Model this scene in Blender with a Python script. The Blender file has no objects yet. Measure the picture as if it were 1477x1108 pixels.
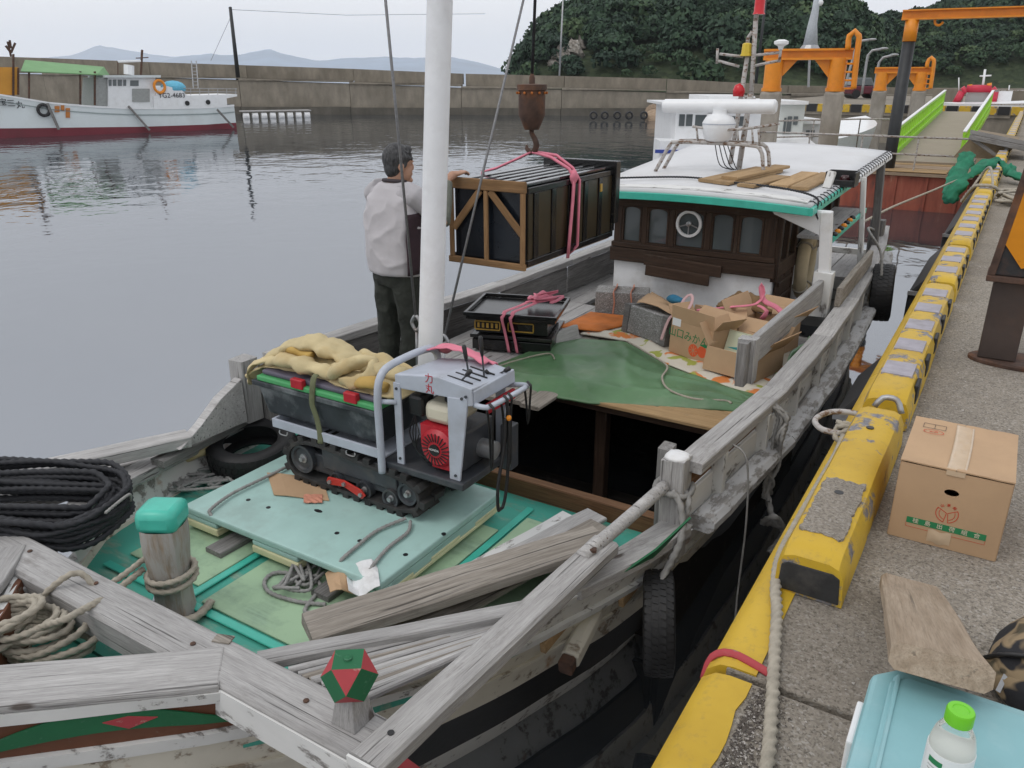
import bpy, bmesh, math, random
import numpy as np
from mathutils import Vector, Matrix, Euler, noise as mnoise
random.seed(11); rng=np.random.default_rng(5)
R=math.radians
scene=bpy.context.scene; COL=scene.collection
# ---------------------------------------------------------------- camera, sky, sun, exposure
EYE=Vector((0.5,0.0,3.2)); PITCH=R(21.0); YAW=R(31.6); FPX=1152.0
cd=bpy.data.cameras.new('camera'); cd.sensor_width=36; cd.lens=FPX/1477*36; cd.clip_start=.05; cd.clip_end=30000
cam=bpy.data.objects.new('camera',cd); COL.objects.link(cam); cam.location=EYE; cam.rotation_euler=(R(90)-PITCH,0,YAW)
scene.camera=cam
SUN_EL,SUN_AZ=R(58),R(-150)
w=bpy.data.worlds.new('World'); scene.world=w; w.use_nodes=True
nt=w.node_tree; nt.nodes.clear()
out=nt.nodes.new('ShaderNodeOutputWorld'); bg=nt.nodes.new('ShaderNodeBackground'); sky=nt.nodes.new('ShaderNodeTexSky')
sky.sky_type='NISHITA'; sky.sun_disc=False; sky.sun_elevation=SUN_EL; sky.sun_rotation=SUN_AZ; sky.dust_density=6; sky.air_density=1.0
sc_=nt.nodes.new('ShaderNodeVectorMath'); sc_.operation='SCALE'; sc_.inputs['Scale'].default_value=.10
nt.links.new(sky.outputs[0],sc_.inputs[0])
tc=nt.nodes.new('ShaderNodeTexCoord'); mp=nt.nodes.new('ShaderNodeMapping'); mp.inputs['Scale'].default_value=(1,1,3.5)
cn=nt.nodes.new('ShaderNodeTexNoise'); cn.inputs['Scale'].default_value=1.6; cn.inputs['Detail'].default_value=5
nt.links.new(tc.outputs['Generated'],mp.inputs[0]); nt.links.new(mp.outputs[0],cn.inputs['Vector'])
cr=nt.nodes.new('ShaderNodeValToRGB'); cr.color_ramp.elements[0].position=.3; cr.color_ramp.elements[1].position=.72
cr.color_ramp.elements[0].color=(1.22,1.25,1.31,1); cr.color_ramp.elements[1].color=(1.36,1.37,1.40,1)
nt.links.new(cn.outputs[0],cr.inputs[0])
mx=nt.nodes.new('ShaderNodeMix'); mx.data_type='RGBA'; mx.inputs[0].default_value=.86     # thick cloud over a thin sky
nt.links.new(sc_.outputs[0],mx.inputs[6]); nt.links.new(cr.outputs[0],mx.inputs[7])
nt.links.new(mx.outputs[2],bg.inputs[0]); bg.inputs[1].default_value=1.0; nt.links.new(bg.outputs[0],out.inputs[0])
sl=bpy.data.lights.new('sun','SUN'); sl.energy=.7; sl.angle=R(22); sl.color=(1,.97,.93)
so=bpy.data.objects.new('sun',sl); COL.objects.link(so); so.rotation_euler=(R(90)-SUN_EL,0,R(180)-SUN_AZ+R(0))
so.location=(0,0,60)
vs=scene.view_settings; vs.view_transform='Standard'; vs.look='None'; vs.gamma=1; vs.exposure=-.26; vs.use_curve_mapping=False
scene.render.engine='CYCLES'; scene.cycles.volume_bounces=6
# ---------------------------------------------------------------- pixel -> place (a distance always comes from what a thing touches)
def ray(u,v):
    x=(u-738.5)/FPX; y=(554-v)/FPX; c,s=math.cos(PITCH),math.sin(PITCH)
    f=c+y*s; up=y*c-s; cy,sy=math.cos(YAW),math.sin(YAW)
    return Vector((x*cy-f*sy,x*sy+f*cy,up))
def PZ(u,v,z): d=ray(u,v); return EYE+d*((z-EYE.z)/d.z)
def PY(u,v,y): d=ray(u,v); return EYE+d*((y-EYE.y)/d.y)
def PX(u,v,x): d=ray(u,v); return EYE+d*((x-EYE.x)/d.x)
def PR(u,v,r): d=ray(u,v); h=math.hypot(d.x,d.y); return EYE+d*(r/h)
# ---------------------------------------------------------------- scene helpers
def wm(o): return (wm(o.parent)@o.matrix_basis) if o.parent else o.matrix_basis.copy()
def tag(o,label,cat=None,group=None,kind=None):
    if label: o['label']=label
    if cat: o['category']=cat
    if group: o['group']=group
    if kind: o['kind']=kind
    return o
def thing(name,label,cat,loc,rz=0,group=None):
    o=bpy.data.objects.new(name,None); COL.objects.link(o); o.location=loc; o.rotation_euler=(0,0,rz); o.empty_display_size=.1
    return tag(o,label,cat,group)
class MB:
    def __init__(s): s.v=[]; s.f=[]; s.m=[]
    def add(s,vs,fs,mi=0):
        b=len(s.v); s.v+= [tuple(p) for p in vs]; s.f+=[tuple(b+i for i in f) for f in fs]; s.m+=[mi]*len(fs); return s
    def box(s,c,size,M=None,mi=0):
        hx,hy,hz=[k/2 for k in size]; c=Vector(c)
        P=[Vector((x*hx,y*hy,z*hz)) for x in(-1,1) for y in(-1,1) for z in(-1,1)]
        if M is not None: P=[M@p for p in P]
        return s.add([c+p for p in P],[(0,1,3,2),(4,6,7,5),(0,4,5,1),(2,3,7,6),(0,2,6,4),(1,5,7,3)],mi)
    def bb(s,lo,hi,mi=0): return s.box([(a+b)/2 for a,b in zip(lo,hi)],[abs(b-a) for a,b in zip(lo,hi)],None,mi)
    def bar(s,p,q,w,t,up=(0,0,1),mi=0,cham=0):
        p,q=Vector(p),Vector(q); X=(q-p).normalized(); U=Vector(up); Y=U.cross(X).normalized(); Z=X.cross(Y)
        a,b=w/2,t/2; c=cham
        prof=[(-a,-b),(a,-b),(a,b),(-a,b)] if not c else [(-a+c,-b),(a-c,-b),(a,-b+c),(a,b-c),(a-c,b),(-a+c,b),(-a,b-c),(-a,-b+c)]
        n=len(prof); vs=[o+Y*y+Z*z for o in(p,q) for y,z in prof]
        fs=[tuple(range(n))[::-1],tuple(range(n,2*n))]+[(i,(i+1)%n,n+(i+1)%n,n+i) for i in range(n)]
        return s.add(vs,fs,mi)
    def tube(s,pts,r,n=8,closed=False,caps=True,mi=0,lobes=0,pitch=.06,la=.2,flat=1.0):
        pts=[Vector(p) for p in pts]; N=len(pts)
        rr=r if hasattr(r,'__len__') else [r]*N
        T=[]
        for i in range(N):
            a=pts[i-1] if (i>0 or closed) else pts[0]; b=pts[(i+1)%N] if (i<N-1 or closed) else pts[-1]
            d=b-a; T.append(d.normalized() if d.length>1e-9 else Vector((0,0,1)))
        t0=T[0]; u=t0.orthogonal().normalized(); 
        if abs(t0.z)<.9: u=Vector((0,0,1))-t0*t0.z; u.normalize()
        vs=[]; L=0
        for i in range(N):
            if i: 
                L+=(pts[i]-pts[i-1]).length; u=u-T[i]*u.dot(T[i]); u.normalize()
            w_=T[i].cross(u)
            for k in range(n):
                a=2*math.pi*k/n; q=rr[i]
                if lobes: q*=1+la*math.cos(lobes*a-2*math.pi*L/pitch)
                vs.append(pts[i]+u*(q*math.cos(a)*flat)+w_*(q*math.sin(a)))
        fs=[]
        for i in range(N if closed else N-1):
            j=(i+1)%N
            fs+=[(i*n+k,i*n+(k+1)%n,j*n+(k+1)%n,j*n+k) for k in range(n)]
        if caps and not closed: fs+=[tuple(range(n))[::-1],tuple((N-1)*n+k for k in range(n))]
        return s.add(vs,fs,mi)
    def lathe(s,prof,c=(0,0,0),M=None,n=20,mi=0,close=False):
        c=Vector(c); vs=[]
        for r,z in prof:
            for k in range(n):
                a=2*math.pi*k/n; p=Vector((r*math.cos(a),r*math.sin(a),z)); vs.append(c+(M@p if M is not None else p))
        m=len(prof); fs=[]
        for i in range(m if close else m-1):
            j=(i+1)%m; fs+=[(i*n+k,i*n+(k+1)%n,j*n+(k+1)%n,j*n+k) for k in range(n)]
        if not close:
            if prof[0][0]>1e-6: fs.append(tuple(range(n))[::-1])
            if prof[-1][0]>1e-6: fs.append(tuple((m-1)*n+k for k in range(n)))
        return s.add(vs,fs,mi)
    def prism(s,poly,d,mi=0):                      # poly: 3D points, d: extrusion vector
        d=Vector(d); n=len(poly); P=[Vector(p) for p in poly]
        return s.add(P+[p+d for p in P],[tuple(range(n))[::-1],tuple(range(n,2*n))]+[(i,(i+1)%n,n+(i+1)%n,n+i) for i in range(n)],mi)
    def grid(s,fn,nu,nv,mi=0):
        vs=[fn(i/nu,j/nv) for i in range(nu+1) for j in range(nv+1)]
        return s.add(vs,[(i*(nv+1)+j,(i+1)*(nv+1)+j,(i+1)*(nv+1)+j+1,i*(nv+1)+j+1) for i in range(nu) for j in range(nv)],mi)
    def blob(s,c,r,n=10,m=7,M=None,mi=0):          # ellipsoid
        rx,ry,rz=r if hasattr(r,'__len__') else (r,r,r); c=Vector(c); vs=[];fs=[]
        for i in range(1,m):
            t=math.pi*i/m
            for k in range(n):
                a=2*math.pi*k/n; p=Vector((rx*math.sin(t)*math.cos(a),ry*math.sin(t)*math.sin(a),rz*math.cos(t))); vs.append(c+(M@p if M is not None else p))
        for p in (Vector((0,0,rz)),Vector((0,0,-rz))): vs.append(c+(M@p if M is not None else p))
        T=len(vs)-2
        for i in range(m-2): fs+=[(i*n+k,(i+1)*n+k,(i+1)*n+(k+1)%n,i*n+(k+1)%n) for k in range(n)]
        fs+=[(T,k,(k+1)%n) for k in range(n)]+[(T+1,(m-2)*n+(k+1)%n,(m-2)*n+k) for k in range(n)]
        return s.add(vs,fs,mi)
    def jitter(s,a,sc=6):
        s.v=[tuple(Vector(p)+mnoise.noise_vector(Vector(p)*sc)*a) for p in s.v]; return s
def fixn(me):
    bm=bmesh.new(); bm.from_mesh(me); bmesh.ops.recalc_face_normals(bm,faces=bm.faces); bm.to_mesh(me); bm.free()
def build(name,mb,mat,parent=None,smooth=False,bevel=0,sub=0,solid=0,origin=None,M=None,fix=True,shade=None):
    """mb is in world coordinates; the object gets its own frame (parent's, or its base for top-level)."""
    mats=mat if isinstance(mat,(list,tuple)) else [mat]
    me=bpy.data.meshes.new(name)
    if parent is not None: base=wm(parent); loc=None
    elif M is not None: base=M; loc=M
    else:
        a=np.array(mb.v); lo,hi=a.min(0),a.max(0)
        o=Vector(origin) if origin else Vector(((lo[0]+hi[0])/2,(lo[1]+hi[1])/2,lo[2])); base=Matrix.Translation(o); loc=base
    if parent is not None and M is not None: inv=M.inverted(); loc=base.inverted()@M
    else: inv=base.inverted()
    A=np.array(mb.v,float); Mi=np.array(inv); A=A@Mi[:3,:3].T+Mi[:3,3]
    me.from_pydata([tuple(p) for p in A],[],mb.f)
    for m in mats: me.materials.append(m)
    if len(mats)>1: me.polygons.foreach_set('material_index',mb.m)
    if fix: fixn(me)
    if smooth:
        me.shade_smooth()
        if smooth!=True: me.set_sharp_from_angle(angle=R(smooth))
    me.update()
    o=bpy.data.objects.new(name,me); COL.objects.link(o)
    if parent is not None: o.parent=parent
    if loc is not None: o.matrix_basis=loc
    if solid: k=o.modifiers.new('t','SOLIDIFY'); k.thickness=solid; k.offset=0
    if bevel: k=o.modifiers.new('b','BEVEL'); k.width=bevel; k.segments=2; k.limit_method='ANGLE'; k.angle_limit=R(40)
    if sub: k=o.modifiers.new('s','SUBSURF'); k.levels=sub; k.render_levels=sub
    return o
def plank(name,p,q,w,t,mat,parent=None,up=(0,0,1),n=1,jit=0,cham=.006,bend=0,taper=1):
    """a board with its own frame, grain along local X"""
    p,q=Vector(p),Vector(q); X=(q-p).normalized(); Y=Vector(up).cross(X).normalized(); Z=X.cross(Y); L=(q-p).length
    M=Matrix((X,Y,Z)).transposed().to_4x4(); M.translation=(p+q)/2
    a,b=w/2,t/2; c=min(cham,b*.6)
    mb=MB(); vs=[]
    for i in range(n+1):
        f=i/n; s=1+(taper-1)*f; zb=bend*(1-(2*f-1)**2)
        for y,z in [(-a+c,-b),(a-c,-b),(a,-b+c),(a,b-c),(a-c,b),(-a+c,b),(-a,b-c),(-a,-b+c)]:
            d=Vector((0,0,0))
            if jit: d=mnoise.noise_vector(Vector((f*L*3+p.x*7,y*5+p.y*3,z*5)))*jit
            vs.append(M@Vector((f*L-L/2+(d.x*2 if i in(0,n) else 0),y*s+d.y,z+d.z+zb)))
    fs=[tuple(range(8))[::-1],tuple(n*8+k for k in range(8))]+[(i*8+k,i*8+(k+1)%8,(i+1)*8+(k+1)%8,(i+1)*8+k) for i in range(n) for k in range(8)]
    mb.add(vs,fs); return build(name,mb,mat,parent,M=M,fix=False)
def cyl(mb,p,q,r,n=12,r2=None,mi=0): return mb.tube([p,q],[r,r if r2 is None else r2],n,mi=mi)
def spline(pts,step=.02,closed=False):
    P=[Vector(p) for p in pts]; N=len(P); out=[]
    for i in range(N if closed else N-1):
        a=P[(i-1)%N] if (closed or i>0) else P[0]; b=P[i]; c=P[(i+1)%N]; d=P[(i+2)%N] if (closed or i<N-2) else P[-1]
        k=max(1,int((c-b).length/step))
        for j in range(k):
            t=j/k; out.append(.5*((2*b)+(c-a)*t+(2*a-5*b+4*c-d)*t*t+(3*b-a-3*c+d)*t**3))
    if not closed: out.append(P[-1])
    return out
def rope(mb,pts,r,pitch=None,closed=False,n=9,step=None,mi=0):
    pitch=pitch or r*3.0; step=step or pitch/5
    return mb.tube(spline(pts,step,closed),r,n,closed,lobes=3,pitch=pitch,la=.2,mi=mi)
def text_mesh(s,size,M,name,mat,parent,ext=.0006,align='CENTER'):
    cu=bpy.data.curves.new(name,'FONT'); cu.body=s; cu.size=size; cu.extrude=ext; cu.align_x=align; cu.align_y='CENTER'; cu.resolution_u=3
    ob=bpy.data.objects.new(name,cu); COL.objects.link(ob); dg=bpy.context.evaluated_depsgraph_get()
    me=bpy.data.meshes.new_from_object(ob.evaluated_get(dg)); bpy.data.objects.remove(ob); bpy.data.curves.remove(cu)
    me.materials.clear(); me.materials.append(mat)
    o=bpy.data.objects.new(name,me); COL.objects.link(o)
    if parent is not None: o.parent=parent; o.matrix_basis=wm(parent).inverted()@M
    else: o.matrix_basis=M
    return o
def frame(o,x,y):
    """matrix with local X along x, local Y along y"""
    x=Vector(x).normalized(); z=x.cross(Vector(y)).normalized(); y=z.cross(x); M=Matrix((x,y,z)).transposed().to_4x4(); M.translation=Vector(o); return M
# ---------------------------------------------------------------- materials
class NT:
    def __init__(s,name):
        s.m=bpy.data.materials.new(name); s.m.use_nodes=True; s.t=s.m.node_tree; s.b=s.t.nodes['Principled BSDF']; s.tc=s.n('ShaderNodeTexCoord'); s.oi=None
    def n(s,t,**k):
        x=s.t.nodes.new(t)
        for a,b in k.items(): setattr(x,a,b)
        return x
    def l(s,a,b): s.t.links.new(a,b)
    def vec(s,scale=(1,1,1),rnd=True,coord='Object'):
        mp=s.n('ShaderNodeMapping'); mp.inputs['Scale'].default_value=scale; s.l(s.tc.outputs[coord],mp.inputs[0])
        if rnd:
            if s.oi is None:
                s.oi=s.n('ShaderNodeObjectInfo'); s.mul=s.n('ShaderNodeMath',operation='MULTIPLY'); s.mul.inputs[1].default_value=37; s.l(s.oi.outputs['Random'],s.mul.inputs[0])
            s.l(s.mul.outputs[0],mp.inputs['Location'])
        return mp.outputs[0]
    def noise(s,v,scale,detail=4,rough=.55,dist=0):
        x=s.n('ShaderNodeTexNoise'); x.inputs['Scale'].default_value=scale; x.inputs['Detail'].default_value=detail; x.inputs['Roughness'].default_value=rough; x.inputs['Distortion'].default_value=dist
        s.l(v,x.inputs['Vector']); return x.outputs[0]
    def ramp(s,f,stops,interp='LINEAR'):
        r=s.n('ShaderNodeValToRGB'); e=r.color_ramp.elements; r.color_ramp.interpolation=interp
        while len(e)<len(stops): e.new(.5)
        for x,(p,c) in zip(e,stops): x.position=p; x.color=(*c,1) if hasattr(c,'__len__') else (c,c,c,1)
        s.l(f,r.inputs[0]); return r.outputs[0]
    def mix(s,f,a,b,mode='MIX'):
        m=s.n('ShaderNodeMix',data_type='RGBA',blend_type=mode)
        for i,x in ((0,f),(6,a),(7,b)):
            if hasattr(x,'is_linked') or hasattr(x,'links'): s.l(x,m.inputs[i])
            elif i==0: m.inputs[0].default_value=x
            else: m.inputs[i].default_value=(*x,1)
        return m.outputs[2]
    def bump(s,h,strength=.3,dist=.01,prev=None):
        b=s.n('ShaderNodeBump'); b.inputs['Strength'].default_value=strength; b.inputs['Distance'].default_value=dist; s.l(h,b.inputs['Height'])
        if prev is not None: s.l(prev,b.inputs['Normal'])
        s.l(b.outputs[0],s.b.inputs['Normal']); return b.outputs[0]
    def done(s,col=None,rough=.7,metal=0,spec=None):
        if col is not None:
            if hasattr(col,'__len__') and not hasattr(col,'links'): s.b.inputs['Base Color'].default_value=(*col,1)
            else: s.l(col,s.b.inputs['Base Color'])
        if hasattr(rough,'links'): s.l(rough,s.b.inputs['Roughness'])
        else: s.b.inputs['Roughness'].default_value=rough
        s.b.inputs['Metallic'].default_value=metal
        if spec is not None: s.b.inputs['Specular IOR Level'].default_value=spec
        return s.m
def sc(c,k): return tuple(min(1,x*k) for x in c)
def plain(name,c,rough=.6,var=.12,scale=9,bump=.12,bs=60,metal=0,dirt=None,da=.35,spec=None,stretch=(1,1,1),bd=.004):
    n=NT(name); v=n.vec(stretch); a=n.noise(v,scale,5)
    col=n.ramp(a,[(.3,sc(c,1-var)),(.7,sc(c,1+var))])
    if dirt is not None:
        d=n.noise(v,scale*.6,6,.65); f=n.ramp(d,[(.5,0.0),(.72,da)]); col=n.mix(f,col,dirt)
    if bump: n.bump(n.noise(v,bs,4),bump,bd)
    return n.done(col,rough,metal,spec)
def wood(name,c1,c2,crack=(.03,.028,.026),rough=.85,bump=.7,gs=1.0,ca=.75):
    n=NT(name); v=n.vec((1.2*gs,22*gs,22*gs)); v2=n.vec((.8,3,3))
    g=n.noise(v,3,6,.62,.4); big=n.noise(v2,2.5,4)
    col=n.ramp(g,[(.28,c1),(.68,c2)])
    col=n.mix(n.ramp(big,[(.35,.0),(.75,.55)]),col,sc(c1,.75))
    vc=n.vec((.55*gs,30*gs,30*gs)); k=n.noise(vc,2.2,3,.5); f=n.ramp(k,[(.30,ca),(.37,0.0)])
    col=n.mix(f,col,crack)
    m=n.mix(.5,g,n.ramp(k,[(.28,0.0),(.4,1.0)]))
    hv=n.n('ShaderNodeHueSaturation'); mr_=n.n('ShaderNodeMapRange'); mr_.inputs[3].default_value=.8; mr_.inputs[4].default_value=1.15; n.l(n.oi.outputs['Random'],mr_.inputs[0]); n.l(mr_.outputs[0],hv.inputs['Value']); n.l(col,hv.inputs['Color'])
    fine=n.noise(n.vec((4*gs,95*gs,95*gs)),3,4,.7); col=n.mix(n.ramp(fine,[(.35,.38),(.55,0.0)]),hv.outputs[0],sc(c1,.45))
    st=n.noise(n.vec((1.1,2.2,2.2)),3.1,6,.7); col=n.mix(n.ramp(st,[(.58,0.0),(.74,.5)]),col,(.10,.085,.07))
    vk=n.n('ShaderNodeTexVoronoi'); vk.inputs['Scale'].default_value=1.0; n.l(n.vec((1.7,5,5)),vk.inputs['Vector']); col=n.mix(n.ramp(vk.outputs['Distance'],[(.05,.8),(.085,0.0)]),col,(.07,.05,.04))
    m=n.mix(.35,m,fine); n.bump(m,bump,.008); return n.done(col,rough,spec=.25)
def worn(name,paint,under,amt=.5,scale=5,rough=.6,stretch=(1,2.5,2.5),rust=None,bump=.4,var=.1,soft=.03):
    n=NT(name); v=n.vec(stretch); a=n.noise(v,scale,8,.68); f=n.ramp(a,[(amt-soft,0.0),(amt+soft,1.0)])
    b=n.noise(v,scale*.5,5); p=n.ramp(b,[(.3,sc(paint,1-var)),(.7,sc(paint,1+var*.6))])
    vu=n.vec((1.2,18,18)); g=n.noise(vu,3,5); u=n.ramp(g,[(.3,sc(under,.7)),(.7,sc(under,1.2))])
    col=n.mix(f,u,p)
    if rust is not None:
        r=n.noise(v,scale*.8,6,.6); col=n.mix(n.ramp(r,[(.60,0.0),(.72,.8)]),col,rust)
    n.bump(f,bump,.003); return n.done(col,rough,spec=.3)
def glassy(name,c,rough=.08):
    n=NT(name); n.b.inputs['Base Color'].default_value=(*c,1); n.b.inputs['Roughness'].default_value=rough; n.b.inputs['IOR'].default_value=1.5
    v=n.vec(); n.bump(n.noise(v,14,2),.03,.004); n.b.inputs['Coat Weight'].default_value=.3; n.b.inputs['Coat Roughness'].default_value=.05; return n.m
Mt={}
Mt['wood_grey']=wood('weathered grey wood',(.335,.325,.318),(.53,.52,.51))
Mt['wood_grey_dark']=wood('dark weathered wood',(.14,.135,.13),(.31,.30,.29))
Mt['wood_mottled']=wood('mottled grey plank',(.215,.188,.158),(.42,.385,.34),gs=.7)
Mt['wood_brown']=wood('dark brown varnished wood',(.035,.020,.013),(.085,.052,.035),rough=.6)
Mt['wood_red']=wood('brown timber',(.13,.065,.032),(.26,.14,.07),rough=.7)
Mt['wood_new']=wood('pale sawn timber',(.36,.235,.12),(.50,.345,.19),crack=(.16,.09,.04),ca=.3,bump=.25)
Mt['wood_frame']=wood('tan crate timber',(.23,.13,.062),(.36,.215,.105),crack=(.12,.06,.03),ca=.35,bump=.2)
Mt['wood_old']=wood('old brown plank',(.27,.19,.125),(.45,.345,.25),gs=.8)
Mt['ply']=wood('plywood',(.35,.225,.11),(.46,.315,.165),crack=(.2,.12,.05),ca=.3,bump=.12,gs=.6)
Mt['white_worn']=worn('peeling white paint on wood',(.66,.66,.645),(.24,.225,.21),.40,5)
Mt['white_worn2']=worn('flaking white hull paint',(.64,.635,.61),(.27,.25,.23),.43,4,rust=(.30,.13,.045))
Mt['cream_worn']=worn('cream hull paint with rust',(.62,.585,.50),(.28,.23,.175),.41,3.5,rust=(.32,.15,.05))
Mt['grey_worn']=worn('grey worn paint on wood',(.47,.475,.485),(.27,.26,.25),.47,6)
Mt['white']=plain('white paint',(.74,.745,.75),.45,.05,6,.06,40,dirt=(.32,.28,.22),da=.4)
Mt['white_clean']=plain('white gelcoat',(.76,.77,.78),.3,.03,6,.03,30,dirt=(.45,.43,.40),da=.25)
Mt['roof_white']=plain('white roof sheet',(.60,.605,.615),.55,.04,2.5,.10,12,dirt=(.42,.40,.36),da=.35)
Mt['black_band']=plain('black hull band',(.012,.012,.013),.5,.3,7,.3,40)
Mt['brown_paint']=worn('brown bow paint',(.135,.055,.03),(.2,.17,.14),.33,6)
Mt['green_paint']=worn('dark green paint',(.018,.13,.055),(.05,.16,.09),.38,8,bump=.15)
Mt['red_paint']=worn('faded red paint',(.40,.055,.065),(.42,.2,.18),.38,10,bump=.15)
Mt['teal']=worn('teal deck paint',(.065,.34,.265),(.22,.34,.265),.42,4,bump=.2,soft=.07,rough=.5,rust=(.17,.20,.14))
Mt['teal_gloss']=plain('teal gloss paint',(.055,.44,.34),.35,.12,8,.12,30)
Mt['pale_green']=worn('pale green deck panel',(.34,.49,.32),(.24,.35,.25),.45,3,bump=.15,soft=.10,rust=(.27,.33,.22),stretch=(1,1,1),rough=.6)
Mt['rubber']=plain('black rubber',(.014,.014,.015),.62,.3,12,.25,90)
Mt['rubber_dusty']=plain('dusty rubber',(.026,.026,.026),.75,.4,14,.3,90,dirt=(.10,.09,.08),da=.5)
Mt['steel']=plain('galvanised steel',(.36,.37,.38),.4,.15,15,.1,60,metal=.6,dirt=(.22,.12,.06),da=.5)
Mt['steel_paint']=plain('light grey machine paint',(.42,.455,.52),.38,.06,8,.05,40,dirt=(.22,.20,.18),da=.3)
Mt['steel_dark']=plain('dark grey machine paint',(.045,.05,.058),.42,.2,10,.1,50,dirt=(.14,.12,.10),da=.4)
Mt['rail']=worn('rusted white tube',(.42,.40,.38),(.18,.11,.07),.45,14,bump=.2)
Mt['rust']=plain('rusty iron',(.075,.042,.03),.8,.45,12,.5,60,dirt=(.24,.085,.02),da=.45)
Mt['black_paint']=plain('black plastic',(.012,.012,.013),.42,.2,10,.1,50)
Mt['lacquer']=plain('black lacquer',(.010,.010,.011),.22,.3,5,.04,20,dirt=(.05,.042,.035),da=.6)
Mt['concrete']=None
Mt['card']=plain('brown cardboard',(.46,.305,.18),.85,.05,5,.07,120,dirt=(.34,.225,.135),da=.35)
Mt['card_dark']=plain('darker kraft card',(.36,.23,.135),.85,.07,5,.1,120)  # a darker brown card, for every other small box
Mt['tape']=plain('clear packing tape',(.54,.41,.28),.22,.05,30,.12,40)
Mt['ink_red']=plain('red ink',(.52,.06,.025),.8,.05,30,0)
Mt['ink_green']=plain('green ink',(.02,.20,.075),.8,.05,30,0)
Mt['ink_pale']=plain('pale print',(.62,.55,.42),.8,.05,30,0)
Mt['ink_dark']=plain('dark ink',(.03,.03,.035),.8,.05,30,0)
Mt['rope']=plain('beige hemp rope',(.36,.325,.265),.9,.18,25,.5,160)
Mt['rope_grey']=plain('grey rope',(.27,.265,.255),.9,.2,25,.5,160)
Mt['rope_black']=plain('black rope',(.017,.018,.022),.7,.3,30,.4,160)
Mt['wire']=plain('steel wire',(.20,.20,.205),.5,.2,60,.3,200,metal=.5)
Mt['pink']=plain('pink webbing',(.66,.20,.27),.8,.12,14,.3,220)
Mt['salmon']=plain('faded salmon strap',(.55,.24,.16),.85,.12,14,.3,200)
Mt['yellow_cloth']=plain('yellow quilted cloth',(.52,.43,.245),.95,.12,7,.3,60,dirt=(.40,.25,.08),da=.5)
Mt['tarp']=plain('green tarpaulin',(.092,.190,.088),.45,.22,2.2,.15,22,dirt=(.24,.29,.20),da=.7)
Mt['net']=plain('green netting',(.012,.16,.085),.8,.25,9,.5,80)
Mt['orange']=plain('orange machine paint',(.72,.245,.012),.42,.07,4,.06,30,dirt=(.40,.14,.02),da=.4)
Mt['black_steel']=plain('black painted steel pile',(.018,.02,.022),.5,.3,6,.1,30)
Mt['lime']=plain('lime green railing paint',(.30,.62,.035),.42,.08,6,.05,30)
Mt['glass']=glassy('window glass',(.10,.115,.12),.05)
Mt['stone']=None
# ---------------------------------------------------------------- setting materials
def speckle(name,base,dark,light,scale,bump=.6,rough=.9,stain=None,dist=.006):
    n=NT(name); v=n.vec((1,1,1),False)
    vo=n.n('ShaderNodeTexVoronoi'); vo.inputs['Scale'].default_value=scale; n.l(v,vo.inputs['Vector'])
    a=n.noise(v,scale*.7,5,.7); big=n.noise(v,1.1,6,.6); mid=n.noise(v,7,5,.6)
    sep=n.n('ShaderNodeSeparateColor'); n.l(vo.outputs['Color'],sep.inputs[0])
    col=n.ramp(sep.outputs[0],[(.0,sc(base,.72)),(.35,base),(.8,sc(base,1.16)),(.97,light)])
    col=n.mix(n.ramp(a,[(.36,.85),(.47,0.0)]),col,dark)
    col=n.mix(n.ramp(big,[(.42,0.0),(.75,.5)]),col,stain or sc(base,.6))
    col=n.mix(n.ramp(mid,[(.5,0.0),(.8,.55)]),col,sc(base,.6))
    h=n.mix(.5,vo.outputs['Distance'],a); n.bump(h,bump,dist); return n.done(col,rough,spec=.25)
Mt['concrete']=speckle('exposed aggregate concrete',(.28,.25,.21),(.08,.069,.057),(.38,.355,.32),130,.8,stain=(.135,.112,.088))
def streaked(name,base,dark,sc_=1.0):
    n=NT(name); v=n.vec((.9*sc_,.9*sc_,.35*sc_)); a=n.noise(v,1.6,6,.62); b=n.noise(n.vec((1,1,1)),.5*sc_,6,.6); f=n.noise(n.vec((1,1,1)),9,4,.6)
    c=n.ramp(a,[(.3,sc(base,.72)),(.7,sc(base,1.15))]); c=n.mix(n.ramp(b,[(.45,0.0),(.72,.6)]),c,dark); c=n.mix(n.ramp(f,[(.5,0.0),(.8,.3)]),c,sc(base,.6)); n.bump(f,.2,.02); return n.done(c,.9,spec=.25)
Mt['concrete_far']=streaked('weathered grey concrete',(.25,.222,.18),(.14,.122,.095)); Mt['pile']=streaked('pale pile concrete',(.34,.31,.27),(.20,.175,.14),2)
Mt['foot']=streaked('tide-stained rubble',(.115,.105,.088),(.06,.056,.046),1)
Mt['granite']=speckle('speckled granite block',(.27,.265,.255),(.08,.08,.08),(.5,.5,.5),150,.3)
def yellow(name,amt):
    n=NT(name); v=n.vec((1,1,1)); a=n.noise(v,5,8,.68); f=n.ramp(a,[(amt-.02,0.0),(amt+.02,1.0)])
    b=n.noise(v,3,5); p=n.ramp(b,[(.3,(.47,.295,.022)),(.7,(.60,.395,.035))])
    d=n.noise(v,26,5,.7); p=n.mix(n.ramp(d,[(.54,0.0),(.78,.7)]),p,(.30,.21,.06))
    u=n.ramp(n.noise(v,60,3),[(.3,(.10,.10,.12)),(.7,(.27,.26,.27))])
    n.bump(f,.35,.003); return n.done(n.mix(f,u,p),.5,spec=.35)
Mt['yellow']=yellow('chipped yellow paint',.425); Mt['yellow_edge']=yellow('yellow edge paint',.24)
Mt['lilac']=plain('faded reflective band',(.34,.32,.36),.6,.15,14,.3,90,dirt=(.22,.2,.17),da=.5)
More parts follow.
